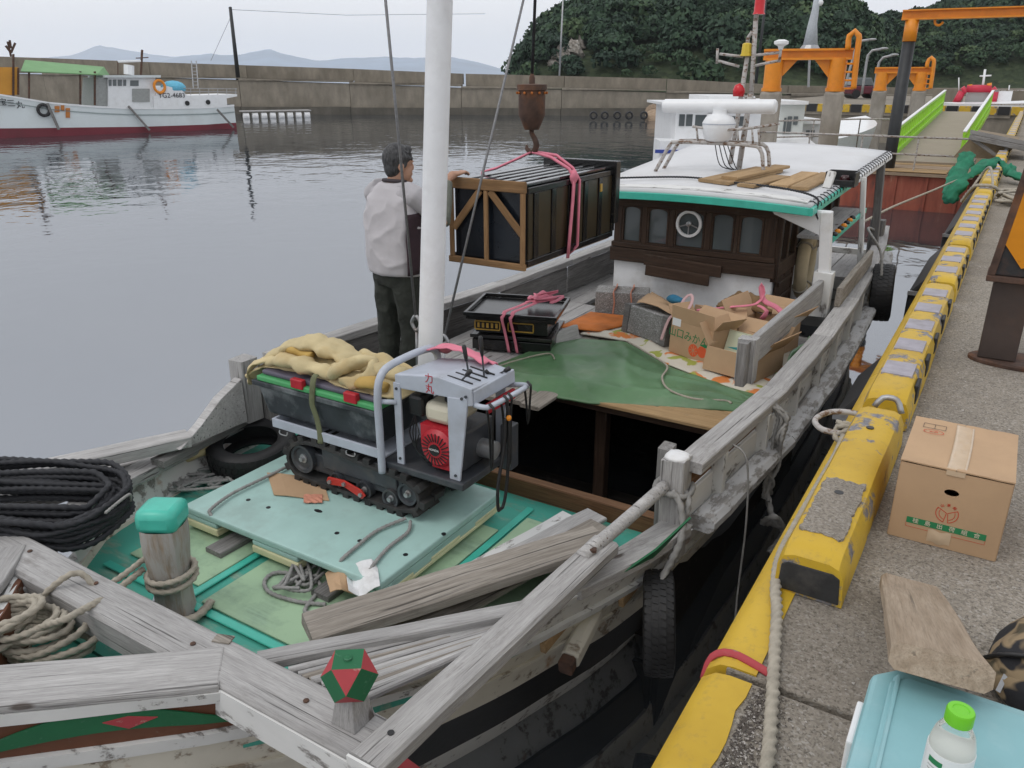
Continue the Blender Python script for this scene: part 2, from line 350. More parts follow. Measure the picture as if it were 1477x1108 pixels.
def redhull():
    n=NT('streaked red pontoon steel'); v=n.vec((1.2,1.2,.22),False); a=n.noise(v,3.2,6,.65); b=n.noise(n.vec((1,1,1),False),2.2,6,.6)
    c=n.ramp(a,[(.32,(.07,.035,.028)),(.45,(.24,.055,.032)),(.62,(.30,.085,.05)),(.72,(.40,.26,.18))]); c=n.mix(n.ramp(b,[(.45,0.0),(.7,.6)]),c,(.16,.05,.03))
    n.bump(a,.3,.02); return n.done(c,.75)
Mt['red_hull']=redhull()
def water():
    n=NT('sea water'); v=n.vec((1,1,1),False,'Object')
    a=n.noise(n.vec((.55,.55,1),False),1.6,3,.5,.3); b=n.noise(n.vec((.9,.9,1),False),3.2,2,.5); c=n.noise(n.vec((.22,.30,1),False),1.0,4,.55,.5)
    # ruffled water further out, calm pools between: breeze patches of the place itself
    m=n.noise(n.vec((.035,.05,1),False),1.0,3,.5); dt=n.n('ShaderNodeVectorMath',operation='DOT_PRODUCT'); n.l(n.tc.outputs['Object'],dt.inputs[0]); dt.inputs[1].default_value=(-.52,.85,0)      # open water beyond the lee of the quay is ruffled
    mr=n.n('ShaderNodeMapRange'); mr.interpolation_type='SMOOTHSTEP'; mr.inputs[1].default_value=9; mr.inputs[2].default_value=34; mr.inputs[3].default_value=.42; mr.inputs[4].default_value=1.5; n.l(dt.outputs['Value'],mr.inputs[0])
    k0=n.ramp(m,[(.34,.25),(.62,1.0)]); km=n.n('ShaderNodeMath',operation='MULTIPLY'); n.l(k0,km.inputs[0]); n.l(mr.outputs[0],km.inputs[1]); k=km.outputs[0]
    h=n.mix(.12,a,b); h=n.mix(.5,h,c)
    bp=n.n('ShaderNodeBump'); bp.inputs['Distance'].default_value=.10; n.l(h,bp.inputs['Height']); mu=n.n('ShaderNodeMath',operation='MULTIPLY'); n.l(k,mu.inputs[0]); mu.inputs[1].default_value=.6; n.l(mu.outputs[0],bp.inputs['Strength'])
    n.l(bp.outputs[0],n.b.inputs['Normal']); n.b.inputs['IOR'].default_value=4.3; n.b.inputs['Specular Tint'].default_value=(.93,.955,1,1)
    return n.done((.038,.044,.05),.03)
Mt['water']=water()
# ---------------------------------------------------------------- sea
def sheet(name,x0,x1,y0,y1,z,mat,kind='structure'):
    mb=MB(); mb.add([(x0,y0,z),(x1,y0,z),(x1,y1,z),(x0,y1,z)],[(0,1,2,3)]); o=build(name,mb,mat,origin=(0,0,z)); o['kind']=kind; return o
sheet('sea',-9000,6000,-3000,9000,0,Mt['water'])
# ---------------------------------------------------------------- quay the photographer stands on
QZ=1.6; QEND=46.0
mb=MB(); JY=1.905
mb.bb((.05,-6,-1.2),(70,JY-.012,QZ)); mb.bb((.05,JY+.012,-1.2),(70,QEND,QZ)); mb.bb((.05,JY-.02,-1.2),(70,JY+.02,QZ-.035))
quay=build('quay',mb,Mt['concrete'],bevel=.006,origin=(0,0,0)); quay['kind']='structure'
mb=MB(); 
for k in range(24): mb.bb((-.02,-6+k*2.2,-1.2),(.048,-6+k*2.2+2.19,QZ-.12))
build('face_wall',mb,Mt['concrete_far'],quay)
def edge(y0,y1,ragged=False):
    prof=[(-.022,QZ-.25),(-.022,QZ-.09),(-.008,QZ-.035),(.03,QZ-.002),(.07,QZ+.006),(.135,QZ+.006),(.135,QZ-.05)]
    ys=np.linspace(y0,y1,max(2,int((y1-y0)/.06)) if ragged else 3); mb=MB()
    vs=[]
    for y in ys:
        k=(.02*mnoise.noise(Vector((0,y*9,3)))+.018*mnoise.noise(Vector((0,y*31,7)))) if ragged else 0
        vs+=[Vector((x+(k if x>.1 else 0),y,z)) for x,z in prof]
    n=len(prof); N=len(ys)
    mb.add(vs,[(i*n+k,i*n+k+1,(i+1)*n+k+1,(i+1)*n+k) for i in range(N-1) for k in range(n-1)]+[tuple(range(n)),tuple((N-1)*n+k for k in range(n))])
    return build('edge_strip',mb,Mt['yellow_edge'],quay,smooth=40)
edge(-1,JY-.02,True); y=JY+.02
for L in (1.0,1.9,2.4,3,4,5,6,8,10): edge(y,y+L-.008); y+=L
mb=MB(); mb.tube(spline([(-.025,1.95,1.5),(-.01,1.97,1.575),(.05,1.975,1.611),(.17,1.945,1.611)],.02),.012,8,flat=.35); tag(build('red_tape',mb,Mt['red_paint'],smooth=True),'strip of red tape across the yellow quay edge by the joint','tape')
# wheel-stop blocks along the edge
def stop_block(y0,y1,label,bands=(),dark_end=False,grey=None):
    t=thing('wheel_stop',label,'kerb block',(.17,(y0+y1)/2,QZ),0,'yellow wheel stops along the quay edge')
    mb=MB(); n=max(2,int((y1-y0)/.1)); vs=[]
    prof=[(.065,0),(.068,.12),(.085,.165),(.115,.18),(.225,.18),(.255,.165),(.272,.12),(.28,0)]
    ys=[y0,y0+.015,y0+.05]+list(np.linspace(y0+.12,y1-.12,n))+[y1-.05,y1-.015,y1]
    for i,yy in enumerate(ys):
        e={0:.80,1:.90,2:.975}.get(min(i,len(ys)-1-i),1)
        for x,z in prof: vs.append(Vector((x,yy,QZ+.004+z*e))+mnoise.noise_vector(Vector((x*9,yy*4,z*9)))*.003)
    m=len(prof); N=len(ys)
    mb.add(vs,[(i*m+k,i*m+k+1,(i+1)*m+k+1,(i+1)*m+k) for i in range(N-1) for k in range(m-1)]+[tuple(range(m)),tuple((N-1)*m+k for k in range(m))])
    build('block',mb,Mt['yellow'],t,smooth=35)
    for b0,b1 in bands:
        mb=MB(); mb.prism([(.095,b0,QZ+.1885),(.24,b0,QZ+.1885),(.24,b1,QZ+.1885),(.095,b1,QZ+.1885)],(0,0,-.012)); build('reflective_band',mb,Mt['lilac'],t)
        mb=MB(); mb.bb((.262,b0-.05,QZ+.06),(.2815,b0+.09,QZ+.16)); build('rubber_pad',mb,Mt['rubber'],t,bevel=.006)
    if dark_end:
        mb=MB(); mb.prism([(.075,y0-.004,QZ+.012),(.27,y0-.004,QZ+.012),(.262,y0-.004,QZ+.105),(.24,y0-.004,QZ+.118),(.1,y0-.004,QZ+.118),(.08,y0-.004,QZ+.105)],(0,.02,0)); build('end_pad',mb,Mt['rubber_dusty'],t,bevel=.003)
    if grey:
        rg=lambda k:.016*mnoise.noise(Vector((k*1.9,3.3,grey[0])))+.010*mnoise.noise(Vector((k*7.1,1.3,0)))
        pl_=[(.10+.14*k/12,grey[0]+rg(k)) for k in range(13)]+[(.24+.5*rg(20+k),grey[0]+(grey[1]-grey[0])*k/20) for k in range(1,20)]+[(.24-.14*k/12,grey[1]+rg(50+k)) for k in range(13)]+[(.10+.5*rg(70+k),grey[1]-(grey[1]-grey[0])*k/20) for k in range(1,20)]
        mb=MB(); mb.prism([(a,b,QZ+.1872) for a,b in pl_],(0,0,-.012)); build('bare_concrete',mb,Mt['concrete'],t)
        for (cx_,cy_,ra,rb_) in () and ((.185,3.12,.05,.06),(.155,3.42,.05,.025),(.19,3.55,.045,.02),(.16,3.66,.05,.03),(.21,3.05,.03,.03),(.14,2.22,.04,.03)):
            pl_=[(cx_+ra*math.cos(a)*(1+.5*mnoise.noise(Vector((a*1.3,cy_*9,1)))),cy_+rb_*math.sin(a)*(1+.6*mnoise.noise(Vector((a*2.1,cy_*5,7))))) for a in np.linspace(0,2*math.pi,22,endpoint=False)]; pl_=[(min(.24,max(.1,a)),b) for a,b in pl_]
            mb=MB(); mb.prism([(a,b,QZ+.1868) for a,b in pl_],(0,0,-.012)); build('paint_chip',mb,Mt['lilac'],t)
    return t
b1=stop_block(2.38,3.82,'yellow wheel stop with bare grey concrete top and chipped end, beside the carton',(),True,(2.49,2.93))
for yy in (2.82,3.5):
    mb=MB(); mb.lathe([(.016,-.004),(.016,.0012)],(.165,yy,QZ+.1875),n=14); build('bolt_hole',mb,Mt['black_paint'],b1)
stop_block(3.99,6.62,'long yellow wheel stop with five grey bands beside the rusty column',[(4.28+.46*k,4.50+.46*k) for k in range(5)])
stop_block(6.78,8.3,'short orange-yellow wheel stop with three grey bands past the rusty column',[(6.98+.45*k,7.2+.45*k) for k in range(3)])
stop_block(8.5,12.4,'yellow wheel stop with pale bands ending at the roped one',[(8.8+.5*k,9.05+.5*k) for k in range(7)])
stop_block(12.6,13.6,'whitish wheel stop wrapped with rope',[(12.9,13.2)])
stop_block(13.9,18.3,'yellow wheel stop running under the green netting',[(14.6+.6*k,14.9+.6*k) for k in range(6)],True)
stop_block(18.6,25.2,'yellow wheel stop between the netting and the shed roof',[(19+.7*k,19.35+.7*k) for k in range(8)])
stop_block(25.5,45.,'farthest yellow wheel stop beyond the shed roof',[(26+1.2*k,26.5+1.2*k) for k in range(15)])
# rubber fenders bolted to the quay face
for y0,y1,lab in ((5.0,5.9,'black rubber quay fender beside the boat stern'),(8.6,10.6,'black rubber quay fender between stern and pontoon'),(12.2,16.5,'black rubber quay fender next to the red pontoon')):
    t=thing('rubber_fender',lab,'fender',(-.15,(y0+y1)/2,.1),0,'rubber fenders on the quay face')
    mb=MB(); mb.prism([(-.03,y0,.1),(-.20,y0,.25),(-.20,y0,1.2),(-.03,y0,1.42)],(0,y1-y0,0)); build('pad',mb,Mt['rubber'],t,bevel=.02)
    mb=MB(); mb.bb((-.20,y0-.03,1.2),(-.03,y0-.004,1.24)); build('angle_iron',mb,Mt['steel'],t)
# far quay closing the basin
mb=MB(); mb.bb((-14.5,QEND+1.2,-1.2),(70,QEND+70,1.75)); mb.bb((-14.5,QEND+1.1,1.35),(-.3,QEND+1.19,1.8))
fq=build('far_quay',mb,Mt['concrete_far'],origin=(-5,QEND,0)); fq['kind']='structure'
for k in range(26):
    mb=MB(); x=-14.3+k*.56; mb.bb((x,QEND+1.06,1.5),(x+.5,QEND+1.6,1.88)); build('yellow_stop',mb,Mt['yellow'] if k%2 else Mt['black_paint'],fq)
# ---------------------------------------------------------------- breakwater
A=Vector((-96,37,0)); B=Vector((-61.8,53.5,0)); Cc=Vector((-44,63.5,0)); Dd=Vector((-27,70.5,0)); Ee=Vector((12,86,0))
bwl=[A+(A-B)*1.2,A,B,Cc,Dd,Ee]
bw=thing('breakwater','long stepped grey concrete breakwater wall across the harbour mouth','breakwater',B)
def azu(p): X=(p.x-EYE.x)*math.cos(YAW)+(p.y-EYE.y)*math.sin(YAW); Fh=-(p.x-EYE.x)*math.sin(YAW)+(p.y-EYE.y)*math.cos(YAW); return 738.5+FPX*X/max(1,Fh)/math.cos(PITCH), math.hypot(p.x-EYE.x,p.y-EYE.y)
TOPV=[(-400,72),(0,81),(200,89),(350,94),(500,99),(650,106),(740,108),(950,113),(1150,124),(1400,128)]; LEDV=[(-400,98),(0,106),(350,116),(500,121),(650,127),(850,130),(1000,135),(1150,138),(1400,140)]
def wallz(p,tab): u,r=azu(p); return PR(u,float(np.interp(u,[t[0] for t in tab],[t[1] for t in tab])),r).z
def run(off0,off1,z0,z1,pts):
    """a length of wall between two points; z1 may differ at the two ends"""
    mb=MB(); a,b=pts; d=(b-a).normalized(); nn=Vector((-d.y,d.x,0)); za,zb=z1 if hasattr(z1,'__len__') else (z1,z1); P=[a+nn*off0,a+nn*off1,b+nn*off1,b+nn*off0]
    mb.add([Vector((q.x,q.y,z0)) for q in P]+[Vector((q.x,q.y,z)) for q,z in zip(P,(za,za,zb,zb))],[(0,1,2,3)[::-1],(4,5,6,7),(0,1,5,4),(1,2,6,5),(2,3,7,6),(3,0,4,7)]); return mb
seg=[]
for a,b in zip(bwl[:-1],bwl[1:]):
    L=(b-a).length; k=max(1,round(L/9.5)); seg+=[(a+(b-a)*(i/k),a+(b-a)*((i+1)/k)) for i in range(k)]
for i,(a,b) in enumerate(seg):
    d=(b-a).normalized(); e=.02; a2,b2=a+d*e,b-d*e; j=.05*math.sin(i*2.3)
    m=run(-.25,6,-1,.62+.05*math.sin(i*1.7),[a2,b2]).jitter(.1,.7); build('rubble_foot',m,Mt['foot'],bw)
    za,zb=wallz(a2,LEDV),wallz(b2,LEDV); build('lower_block',run(j*.4,2.6,.5,(za,zb),[a2,b2]),Mt['concrete_far'],bw)
    build('ledge_cap',run(-.12+j*.4,1.9,za-.02,(za+.14,zb+.14),[a2,b2]),Mt['concrete_far'],bw)
    nn=Vector((-d.y,d.x,0))*2; build('upper_block',run(2.0+j,3.1+j,za-.05,(wallz(a2+nn,TOPV),wallz(b2+nn,TOPV)),[a2,b2]),Mt['concrete_far'],bw)
for k,u in enumerate((856,872,890,907,928)):
    p=PZ(u,164,.5); mb=MB(); M=Matrix.Rotation(YAW,3,'Z')@Matrix.Rotation(R(90),3,'X')
    mb.lathe([(.17,-.10),(.27,-.13),(.33,0),(.27,.13),(.17,.10)],p-Vector((-.3,.6,.1)),M,16,close=True)
    tag(build('fender_tyre',mb,Mt['rubber'],smooth=True),'black fender tyre hung at the waterline of the breakwater','tyre','tyres along the breakwater foot')
# boulders by the far corner
for k in range(16):
    u=938+random.random()*40; p=PZ(u,166+random.random()*5,.2); r=.35+.4*random.random(); mb=MB(); mb.blob((p.x,p.y,.15+.5*random.random()),(r,r*.8,r*.7),8,6); mb.jitter(.22,1.4)
    tag(build('boulder',mb,Mt['wood_old']),'brown boulder heaped at the corner beside the breakwater','rock','boulders by the breakwater corner')
# ---------------------------------------------------------------- hills, wood and far mountains
SIL=[(735,112),(748,104),(756,84),(765,62),(780,42),(800,24),(830,6),(860,-8),(950,-40),(1100,-45),(1170,-20),(1200,-2),(1225,13),(1250,26),(1272,24),(1300,15),(1335,6),(1380,-6),(1480,-30),(1640,-45)]
def ridge(u): k=max(0,min(1,(u-1225)/60)); return 210+95*k
def hgt(u): v=float(np.interp(u,[p[0] for p in SIL],[p[1] for p in SIL])); return max(0,PR(u,v,ridge(u)).z-3.2)
def az_u(x,y): X=(x-EYE.x)*math.cos(YAW)+(y-EYE.y)*math.sin(YAW); Fh=-(x-EYE.x)*math.sin(YAW)+(y-EYE.y)*math.cos(YAW); return 738.5+FPX*X/max(1,Fh)/math.cos(PITCH), math.hypot(x-EYE.x,y-EYE.y)
def hz(x,y):
    u,r=az_u(x,y); rr=ridge(u); rb=rr-62; f=(r-rb)/(rr-rb)
    k=0 if f<0 else (1-(1-min(1,f))**1.7 if f<=1 else max(0,1-((f-1)*.8)**2))
    z=1.4+(hgt(u)-1.4)*k if hgt(u)>1.5 else 0
    return max(-.5,z)+(2.0*mnoise.noise(Vector((x*.045,y*.045,0)))+1.0*mnoise.noise(Vector((x*.16,y*.16,4))))*min(1,k*3)
ctr=PR(1150,110,230)
mb=MB(); mb.grid(lambda a,b:(lambda q:Vector((q.x,q.y,hz(q.x,q.y)-.8)))(PR(738+900*a,110,140+230*b)),150,64)
hill=build('hill',mb,speckle('undergrowth on the slope',(.035,.05,.024),(.014,.02,.01),(.06,.075,.035),.9,.8,stain=(.025,.036,.016),dist=.4),smooth=True,origin=(ctr.x,ctr.y,0)); hill['kind']='structure'
def leafmat():
    n=NT('dark evergreen foliage'); at=n.n('ShaderNodeAttribute',attribute_name='tint'); c=n.ramp(at.outputs['Fac'],[(0,(.018,.038,.024)),(.4,(.030,.060,.034)),(.75,(.046,.086,.040)),(1,(.078,.118,.05))])  # greens pushed towards blue, some haze put into the leaf colour
    v=n.vec((1,1,1),False); c=n.mix(n.ramp(n.noise(v,1.2,3),[(.4,0.0),(.8,.5)]),c,(.03,.055,.034)); m=n.done(c,.7,spec=.25); return m
Mt['leaf']=leafmat()
def crown(nq,rs):
    r=np.random.default_rng(rs); lob=r.normal(size=(9,3)); lob/=np.linalg.norm(lob,axis=1)[:,None]; lob[:,2]=np.abs(lob[:,2])*.8
    d=r.normal(size=(nq,3)); d/=np.linalg.norm(d,axis=1)[:,None]; d[:,2]=np.where(d[:,2]<-.35,-d[:,2],d[:,2])
    rad=.55+.45*np.max(np.clip(d@lob.T,0,1)**5,axis=1); rad*=r.uniform(.82,1.05,nq)
    c=d*rad[:,None]*np.array([1,1,.85]); nrm=d+r.normal(size=(nq,3))*.55; nrm/=np.linalg.norm(nrm,axis=1)[:,None]
    t=np.cross(nrm,r.normal(size=(nq,3))); t/=np.linalg.norm(t,axis=1)[:,None]; b=np.cross(nrm,t); s=r.uniform(.06,.15,nq)[:,None]
    return np.stack([c-t*s-b*s*.6,c+t*s-b*s*.4,c+t*s*.8+b*s*.7,c-t*s*.9+b*s*.5],1)     # nq,4,3
tpl=[crown(230,k) for k in range(7)]
V=[];T=[]; cnt=0
while cnt<3000:
    u=random.uniform(742,1530); rr=ridge(u); r=rr-62+66*math.sqrt(random.random()); p=PR(u,110,r); x,y=p.x,p.y
    if hgt(u)<2: continue
    z=hz(x,y); dv=(z-EYE.z)/r*FPX; v=110-dv
    if abs(u-822)<20 and 58<v<104 and random.random()<.75: continue      # bare rock face
    if v<-70: continue
    s=random.choice((1.2,1.6,1.9,2.3,2.6,3.2,4.2)); q=tpl[random.randrange(7)]; th=random.uniform(0,6.28); Rm=np.array([[math.cos(th),-math.sin(th),0],[math.sin(th),math.cos(th),0],[0,0,1]])
    V.append((q@Rm.T)*s*np.array([1,1,random.uniform(.8,1.2)])+np.array([x,y,z+s*.25])); T.append(np.full(230,min(1,max(0,random.gauss(.42,.26))))); cnt+=1
V=np.concatenate(V).reshape(-1,3); T=np.concatenate(T); nf=len(T)
me=bpy.data.meshes.new('forest'); me.vertices.add(len(V)); o_=np.array([ctr.x,ctr.y,0]); me.vertices.foreach_set('co',(V-o_).ravel())
me.loops.add(nf*4); me.loops.foreach_set('vertex_index',np.arange(nf*4)); me.polygons.add(nf); me.polygons.foreach_set('loop_start',np.arange(nf)*4)
me.update(); at=me.attributes.new('tint','FLOAT','FACE'); at.data.foreach_set('value',np.clip(T+rng.normal(0,.1,nf),0,1)); me.materials.append(Mt['leaf'])
fo=bpy.data.objects.new('forest',me); COL.objects.link(fo); fo.location=(ctr.x,ctr.y,0); tag(fo,'dense dark evergreen wood covering the headland hills','forest',None,'stuff')
print('crowns',cnt)
rk=speckle('pale cliff rock',(.27,.245,.215),(.10,.09,.075),(.42,.40,.36),2.2,.8,stain=(.15,.13,.1),dist=.3)
def on_hill(u,v):
    d=ray(u,v); h=math.hypot(d.x,d.y)
    for r in range(140,330):
        p=EYE+d*(r/h)
        if p.z<hz(p.x,p.y): return p
    return EYE+d*(200/h)
for k,(u,v,ru,rv) in enumerate(((822,80,16,20),(803,88,12,12),(836,66,7,9))):
    p=on_hill(u,v); s_=math.hypot(p.x-EYE.x,p.y-EYE.y)/1152; mb=MB(); mb.blob(p,(ru*s_,ru*s_*.5,rv*s_),20,14,Matrix.Rotation(YAW,3,'Z')); mb.v=[tuple(Vector(q)+mnoise.noise_vector(Vector(q)*.5)*1.3+mnoise.noise_vector(Vector(q)*1.6)*.5) for q in mb.v]; o=build('rock_face',mb,rk,hill)
def mountain(name,pts,rng_,mat,depth):
    """ridge outline at its own distance, a long slope towards and away from us"""
    mb=MB(); n=len(pts)
    us=np.linspace(pts[0][0],pts[-1][0],90); vv=np.interp(us,[p[0] for p in pts],[p[1] for p in pts])
    def fn(a,b):
        i=min(89,int(round(a*89))); u=us[i]; top=PR(u,vv[i],rng_); h=max(0,top.z)*(1+.05*mnoise.noise(Vector((u*.06,1,0)))); s=(b-.5)*2
        q=PR(u,110,rng_+s*depth); k=max(0,1-abs(s))**.8
        return Vector((q.x,q.y,max(-3,h*k*(1+.25*mnoise.noise(Vector((u*.03,b*4,2)))*(1-k)))))
    mb.grid(fn,89,10); o=build(name,mb,mat,smooth=True); o['kind']='structure'; return o
mm=plain('wooded mountain in painted haze',(.20,.27,.36),.95,.2,.004,0)  # pale blue base colour has distance haze painted in
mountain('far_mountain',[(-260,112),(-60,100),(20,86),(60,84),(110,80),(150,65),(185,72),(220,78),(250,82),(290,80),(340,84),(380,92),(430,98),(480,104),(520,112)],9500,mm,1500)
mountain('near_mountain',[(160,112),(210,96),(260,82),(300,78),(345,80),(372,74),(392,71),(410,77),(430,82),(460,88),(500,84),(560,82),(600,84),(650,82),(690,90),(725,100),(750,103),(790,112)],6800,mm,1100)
# ================================================================= the wooden boat alongside
WG,WD,WW,W2=Mt['wood_grey'],Mt['wood_grey_dark'],Mt['white_worn'],Mt['white_worn2']
boat=thing('wooden_boat','weathered wooden work boat moored along the quay, teal foredeck and dark brown wheelhouse','boat',(-2.0,6,0))
YS=[.80,.93,1.16,1.38,1.7,2.1,2.6,3.2,3.7,4.5,6,8,10,11.2]; BS=[.03,.15,.38,.60,.84,1.05,1.21,1.36,1.43,1.48,1.5,1.45,1.32,1.18]
def hb(y): return float(np.interp(y,YS,BS))
def cx(y): return float(np.interp(y,[.8,1.4,2.5,3.6,5,11],[-2.33,-2.30,-2.15,-2.05,-2.0,-1.98]))
def lx(y): return .29*max(0,min(1,(6.0-y)/2.2))*max(0,min(1,(y-1.3)/.8))      # fuller on the far side
def shz(y): return 1.0+.16*max(0,(3.0-y)/2.2)**1.5+.10*max(0,(y-7)/4)**2      # sheer height
LV=[(-.35,.66),(.19,.825),(.42,.85),(.60,.88),(.79,.94),(1.0,1.0)]
def hull(side,y,lev,off=0):
    """lev in 0..5 (float)"""
    i=min(4,int(lev)); f=lev-i; z=LV[i][0]*(1-f)+LV[i+1][0]*f; r=LV[i][1]*(1-f)+LV[i+1][1]*f
    k=max(0,min(1,(3.4-y)/2.4)); r-=k*.12*(1-z)/1.0; z2=z*(shz(y) if z>0 else 1)
    return Vector((cx(y)+side*(hb(y)*max(.02,r)+off)-(lx(y) if side<0 else 0),y,z2))
ysn=list(np.linspace(.8,3.7,26))+list(np.linspace(3.9,11.2,26))
def strake(name,side,l0,l1,mat,off=0,th=.035,y0=.8,y1=11.2,parent=boat,lap=0):
    mb=MB(); ys=[y for y in ysn if y0<=y<=y1]; vs=[]
    for y in ys:
        a=hull(side,y,l0,off+lap); b=hull(side,y,l1,off); n=Vector((side,0,0))
        vs+=[a,b,b-n*th,a-n*th]
    N=len(ys); mb.add(vs,[(i*4+k,i*4+(k+1)%4,(i+1)*4+(k+1)%4,(i+1)*4+k) for i in range(N-1) for k in range(4)]+[(0,1,2,3),tuple((N-1)*4+k for k in range(4))])
    mb.jitter(.008,3); return build(name,mb,mat,parent,smooth=30)
for s in (1,-1):
    strake('boot_strake',s,0,1,W2,-.03); strake('black_strake',s,1,2,Mt['black_band'],-.006)
    strake('strake',s,2,3,Mt['cream_worn'],.0,lap=.012); strake('strake',s,3,4,Mt['cream_worn'],.012,lap=.014)
    strake('sheer_strake',s,4,5,Mt['brown_paint'],.02,y1=1.75); strake('sheer_strake',s,4,5,W2,.02,y0=1.75,lap=.01)
    strake('rubbing_strake',s,3.86,4.12,WW,.055,.06); strake('rubbing_strake',s,2.9,3.04,Mt['cream_worn'],.04,.05,y1=9)
    strake('trim',s,4.78,5.0,WW,.045,.05,y1=3.6)
mb=MB(); L=[hull(1,11.2,l) for l in range(6)]; Lm=[hull(-1,11.2,l) for l in range(6)]; mb.add(L+Lm[::-1],[tuple(range(12))]); build('transom',mb,W2,boat,solid=.06)
# painted scroll on the bow cheek
mb=MB()
def scroll(t,w): return [hull(1,.84+.62*t,4.42+.22*math.sin(t*4.2-.6)+w*(.05+.17*math.sin(math.pi*min(1,t*1.02))),.030)]
n=24; vs=[]
for i in range(n+1): vs+=scroll(i/n,1)+scroll(i/n,-1)
mb.add(vs,[(2*i,2*i+1,2*i+3,2*i+2) for i in range(n)]); build('painted_scroll',mb,Mt['green_paint'],boat,solid=.006)
mb=MB(); mb.add([hull(1,1.14,4.62,.034),hull(1,1.20,4.44,.034),hull(1,1.27,4.62,.034),hull(1,1.2,4.7,.034)],[(0,1,2,3)]); build('painted_petal',mb,Mt['red_paint'],boat,solid=.006)
# bow capping planks, wide and pale
for s in (1,-1):
    ys=list(np.linspace(.76,1.44,7)); vs=[]
    for y in ys:
        c=hull(s,max(.8,y),5,0)-Vector((.32 if s<0 else 0,0,0)); z=c.z+.03; i=Vector((s,0,0)); tn=Vector((.68*s,-.68,0)) 
        vs+=[c+tn*.03+Vector((0,0,.035)),c-tn*.20+Vector((0,0,.04)),c-tn*.20-Vector((0,0,.0)),c+tn*.03-Vector((0,0,.0))]
    mb=MB(); mb.add(vs,[(i*4+k,i*4+(k+1)%4,(i+1)*4+(k+1)%4,(i+1)*4+k) for i in range(6) for k in range(4)]+[(0,1,2,3),(24,25,26,27)]); build('bow_cap',mb,WG,boat,bevel=.008,M=frame(hull(s,1.1,5),hull(s,1.4,5)-hull(s,.85,5),(-1,.5,0)))
    # capping from the crossbeam aft to the post
    vs=[]; ys=list(np.linspace(1.72 if s<0 else 2.75,3.55,14))
    for y in ys:
        c=hull(s,y,5,0); vs+=[c+Vector((s*.055,0,.03)),c+Vector((-s*.10,0,.03)),c+Vector((-s*.10,0,-.03)),c+Vector((s*.055,0,-.03))]
    mb=MB(); mb.add(vs,[(i*4+k,i*4+(k+1)%4,(i+1)*4+(k+1)%4,(i+1)*4+k) for i in range(13) for k in range(4)]+[(0,1,2,3),(52,53,54,55)]); build('gunwale_cap',mb,WG,boat,bevel=.006,M=frame(hull(s,2.6,5),hull(s,3.4,5)-hull(s,1.8,5),(-1,0,0)))
# stem
mb=MB(); mb.bar((-2.335,.80,-.4),(-2.335,.66,1.5),.12,.16,up=(0,1,0),cham=.02); build('stem',mb,WG,boat)
# decks
DZ=.80
def deckpoly(y0,y1,z,inset=.06,n=12,xl=None,xr=None):
    ys=np.linspace(y0,y1,n); return [Vector((cx(y)+hb(y)-inset if xr is None else xr,y,z)) for y in ys]+[Vector((cx(y)-hb(y)-lx(y)+inset if xl is None else xl,y,z)) for y in ys[::-1]]
mb=MB(); mb.prism(deckpoly(.9,1.45,.86),(0,0,-.05)); build('bow_deck',mb,Mt['teal'],boat)
mb=MB(); mb.prism(deckpoly(1.5,3.72,DZ),(0,0,-.05)); build('fore_deck',mb,Mt['teal'],boat)
for x0,x1,y0,y1 in ((-2.50,-1.62,1.98,3.30),(-3.18,-2.62,2.06,3.35),(-1.55,-1.05,2.5,3.5)):
    mb=MB(); mb.bb((x0,y0,DZ+.002),(x1,y1,DZ+.014)); build('deck_panel',mb,Mt['pale_green'],boat,bevel=.005)
for k,x in enumerate((-2.585,-1.585)):
    plank('deck_batten',(x,1.95,DZ+.012),(x,3.6,DZ+.012),.045,.012,Mt['teal_gloss'],boat)
plank('deck_batten',(-3.2,1.94,DZ+.012),(-1.3,1.94,DZ+.012),.045,.012,Mt['teal_gloss'],boat)
# hold
Mt['shade_painted']=wood('tarred hold timber',(.008,.007,.006),(.02,.016,.013))  # near-black colour carries the deep hold's shade
HX0,HX1,HY0,HY1,AZ=-3.0,-.82,3.78,4.78,1.08
mb=MB()
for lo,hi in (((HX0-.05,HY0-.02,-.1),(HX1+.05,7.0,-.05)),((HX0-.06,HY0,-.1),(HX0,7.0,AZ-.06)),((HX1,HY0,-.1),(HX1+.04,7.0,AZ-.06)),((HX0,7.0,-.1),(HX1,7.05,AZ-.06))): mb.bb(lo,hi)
build('hold_lining',mb,Mt['shade_painted'],boat)
mb=MB(); mb.bb((HX0,HY0-.06,.1),(HX1,HY0-.02,DZ-.05)); build('hold_bulkhead',mb,Mt['shade_painted'],boat)
plank('hatch_coaming',(HX0,3.75,.855),(HX1+.12,3.75,.855),.07,.12,Mt['wood_red'],boat,n=4,jit=.006)
plank('hatch_coaming',(HX1+.05,3.78,.92),(HX1+.05,4.8,1.0),.07,.12,Mt['wood_red'],boat)
plank('hold_post',(-1.78,5.0,-.05),(-1.78,5.0,AZ-.06),.09,.09,Mt['wood_brown'],boat,up=(0,1,0))
for k in range(3): plank('hold_stretcher',(-2.9,4.4+.35*k,.35-.1*k),(-.9,4.4+.35*k,.35-.1*k),.12,.05,Mt['shade_painted'],boat)
plank('hatch_beam',(HX0,HY1+.06,AZ-.07),(HX1,HY1+.06,AZ-.07),.09,.07,Mt['wood_brown'],boat)
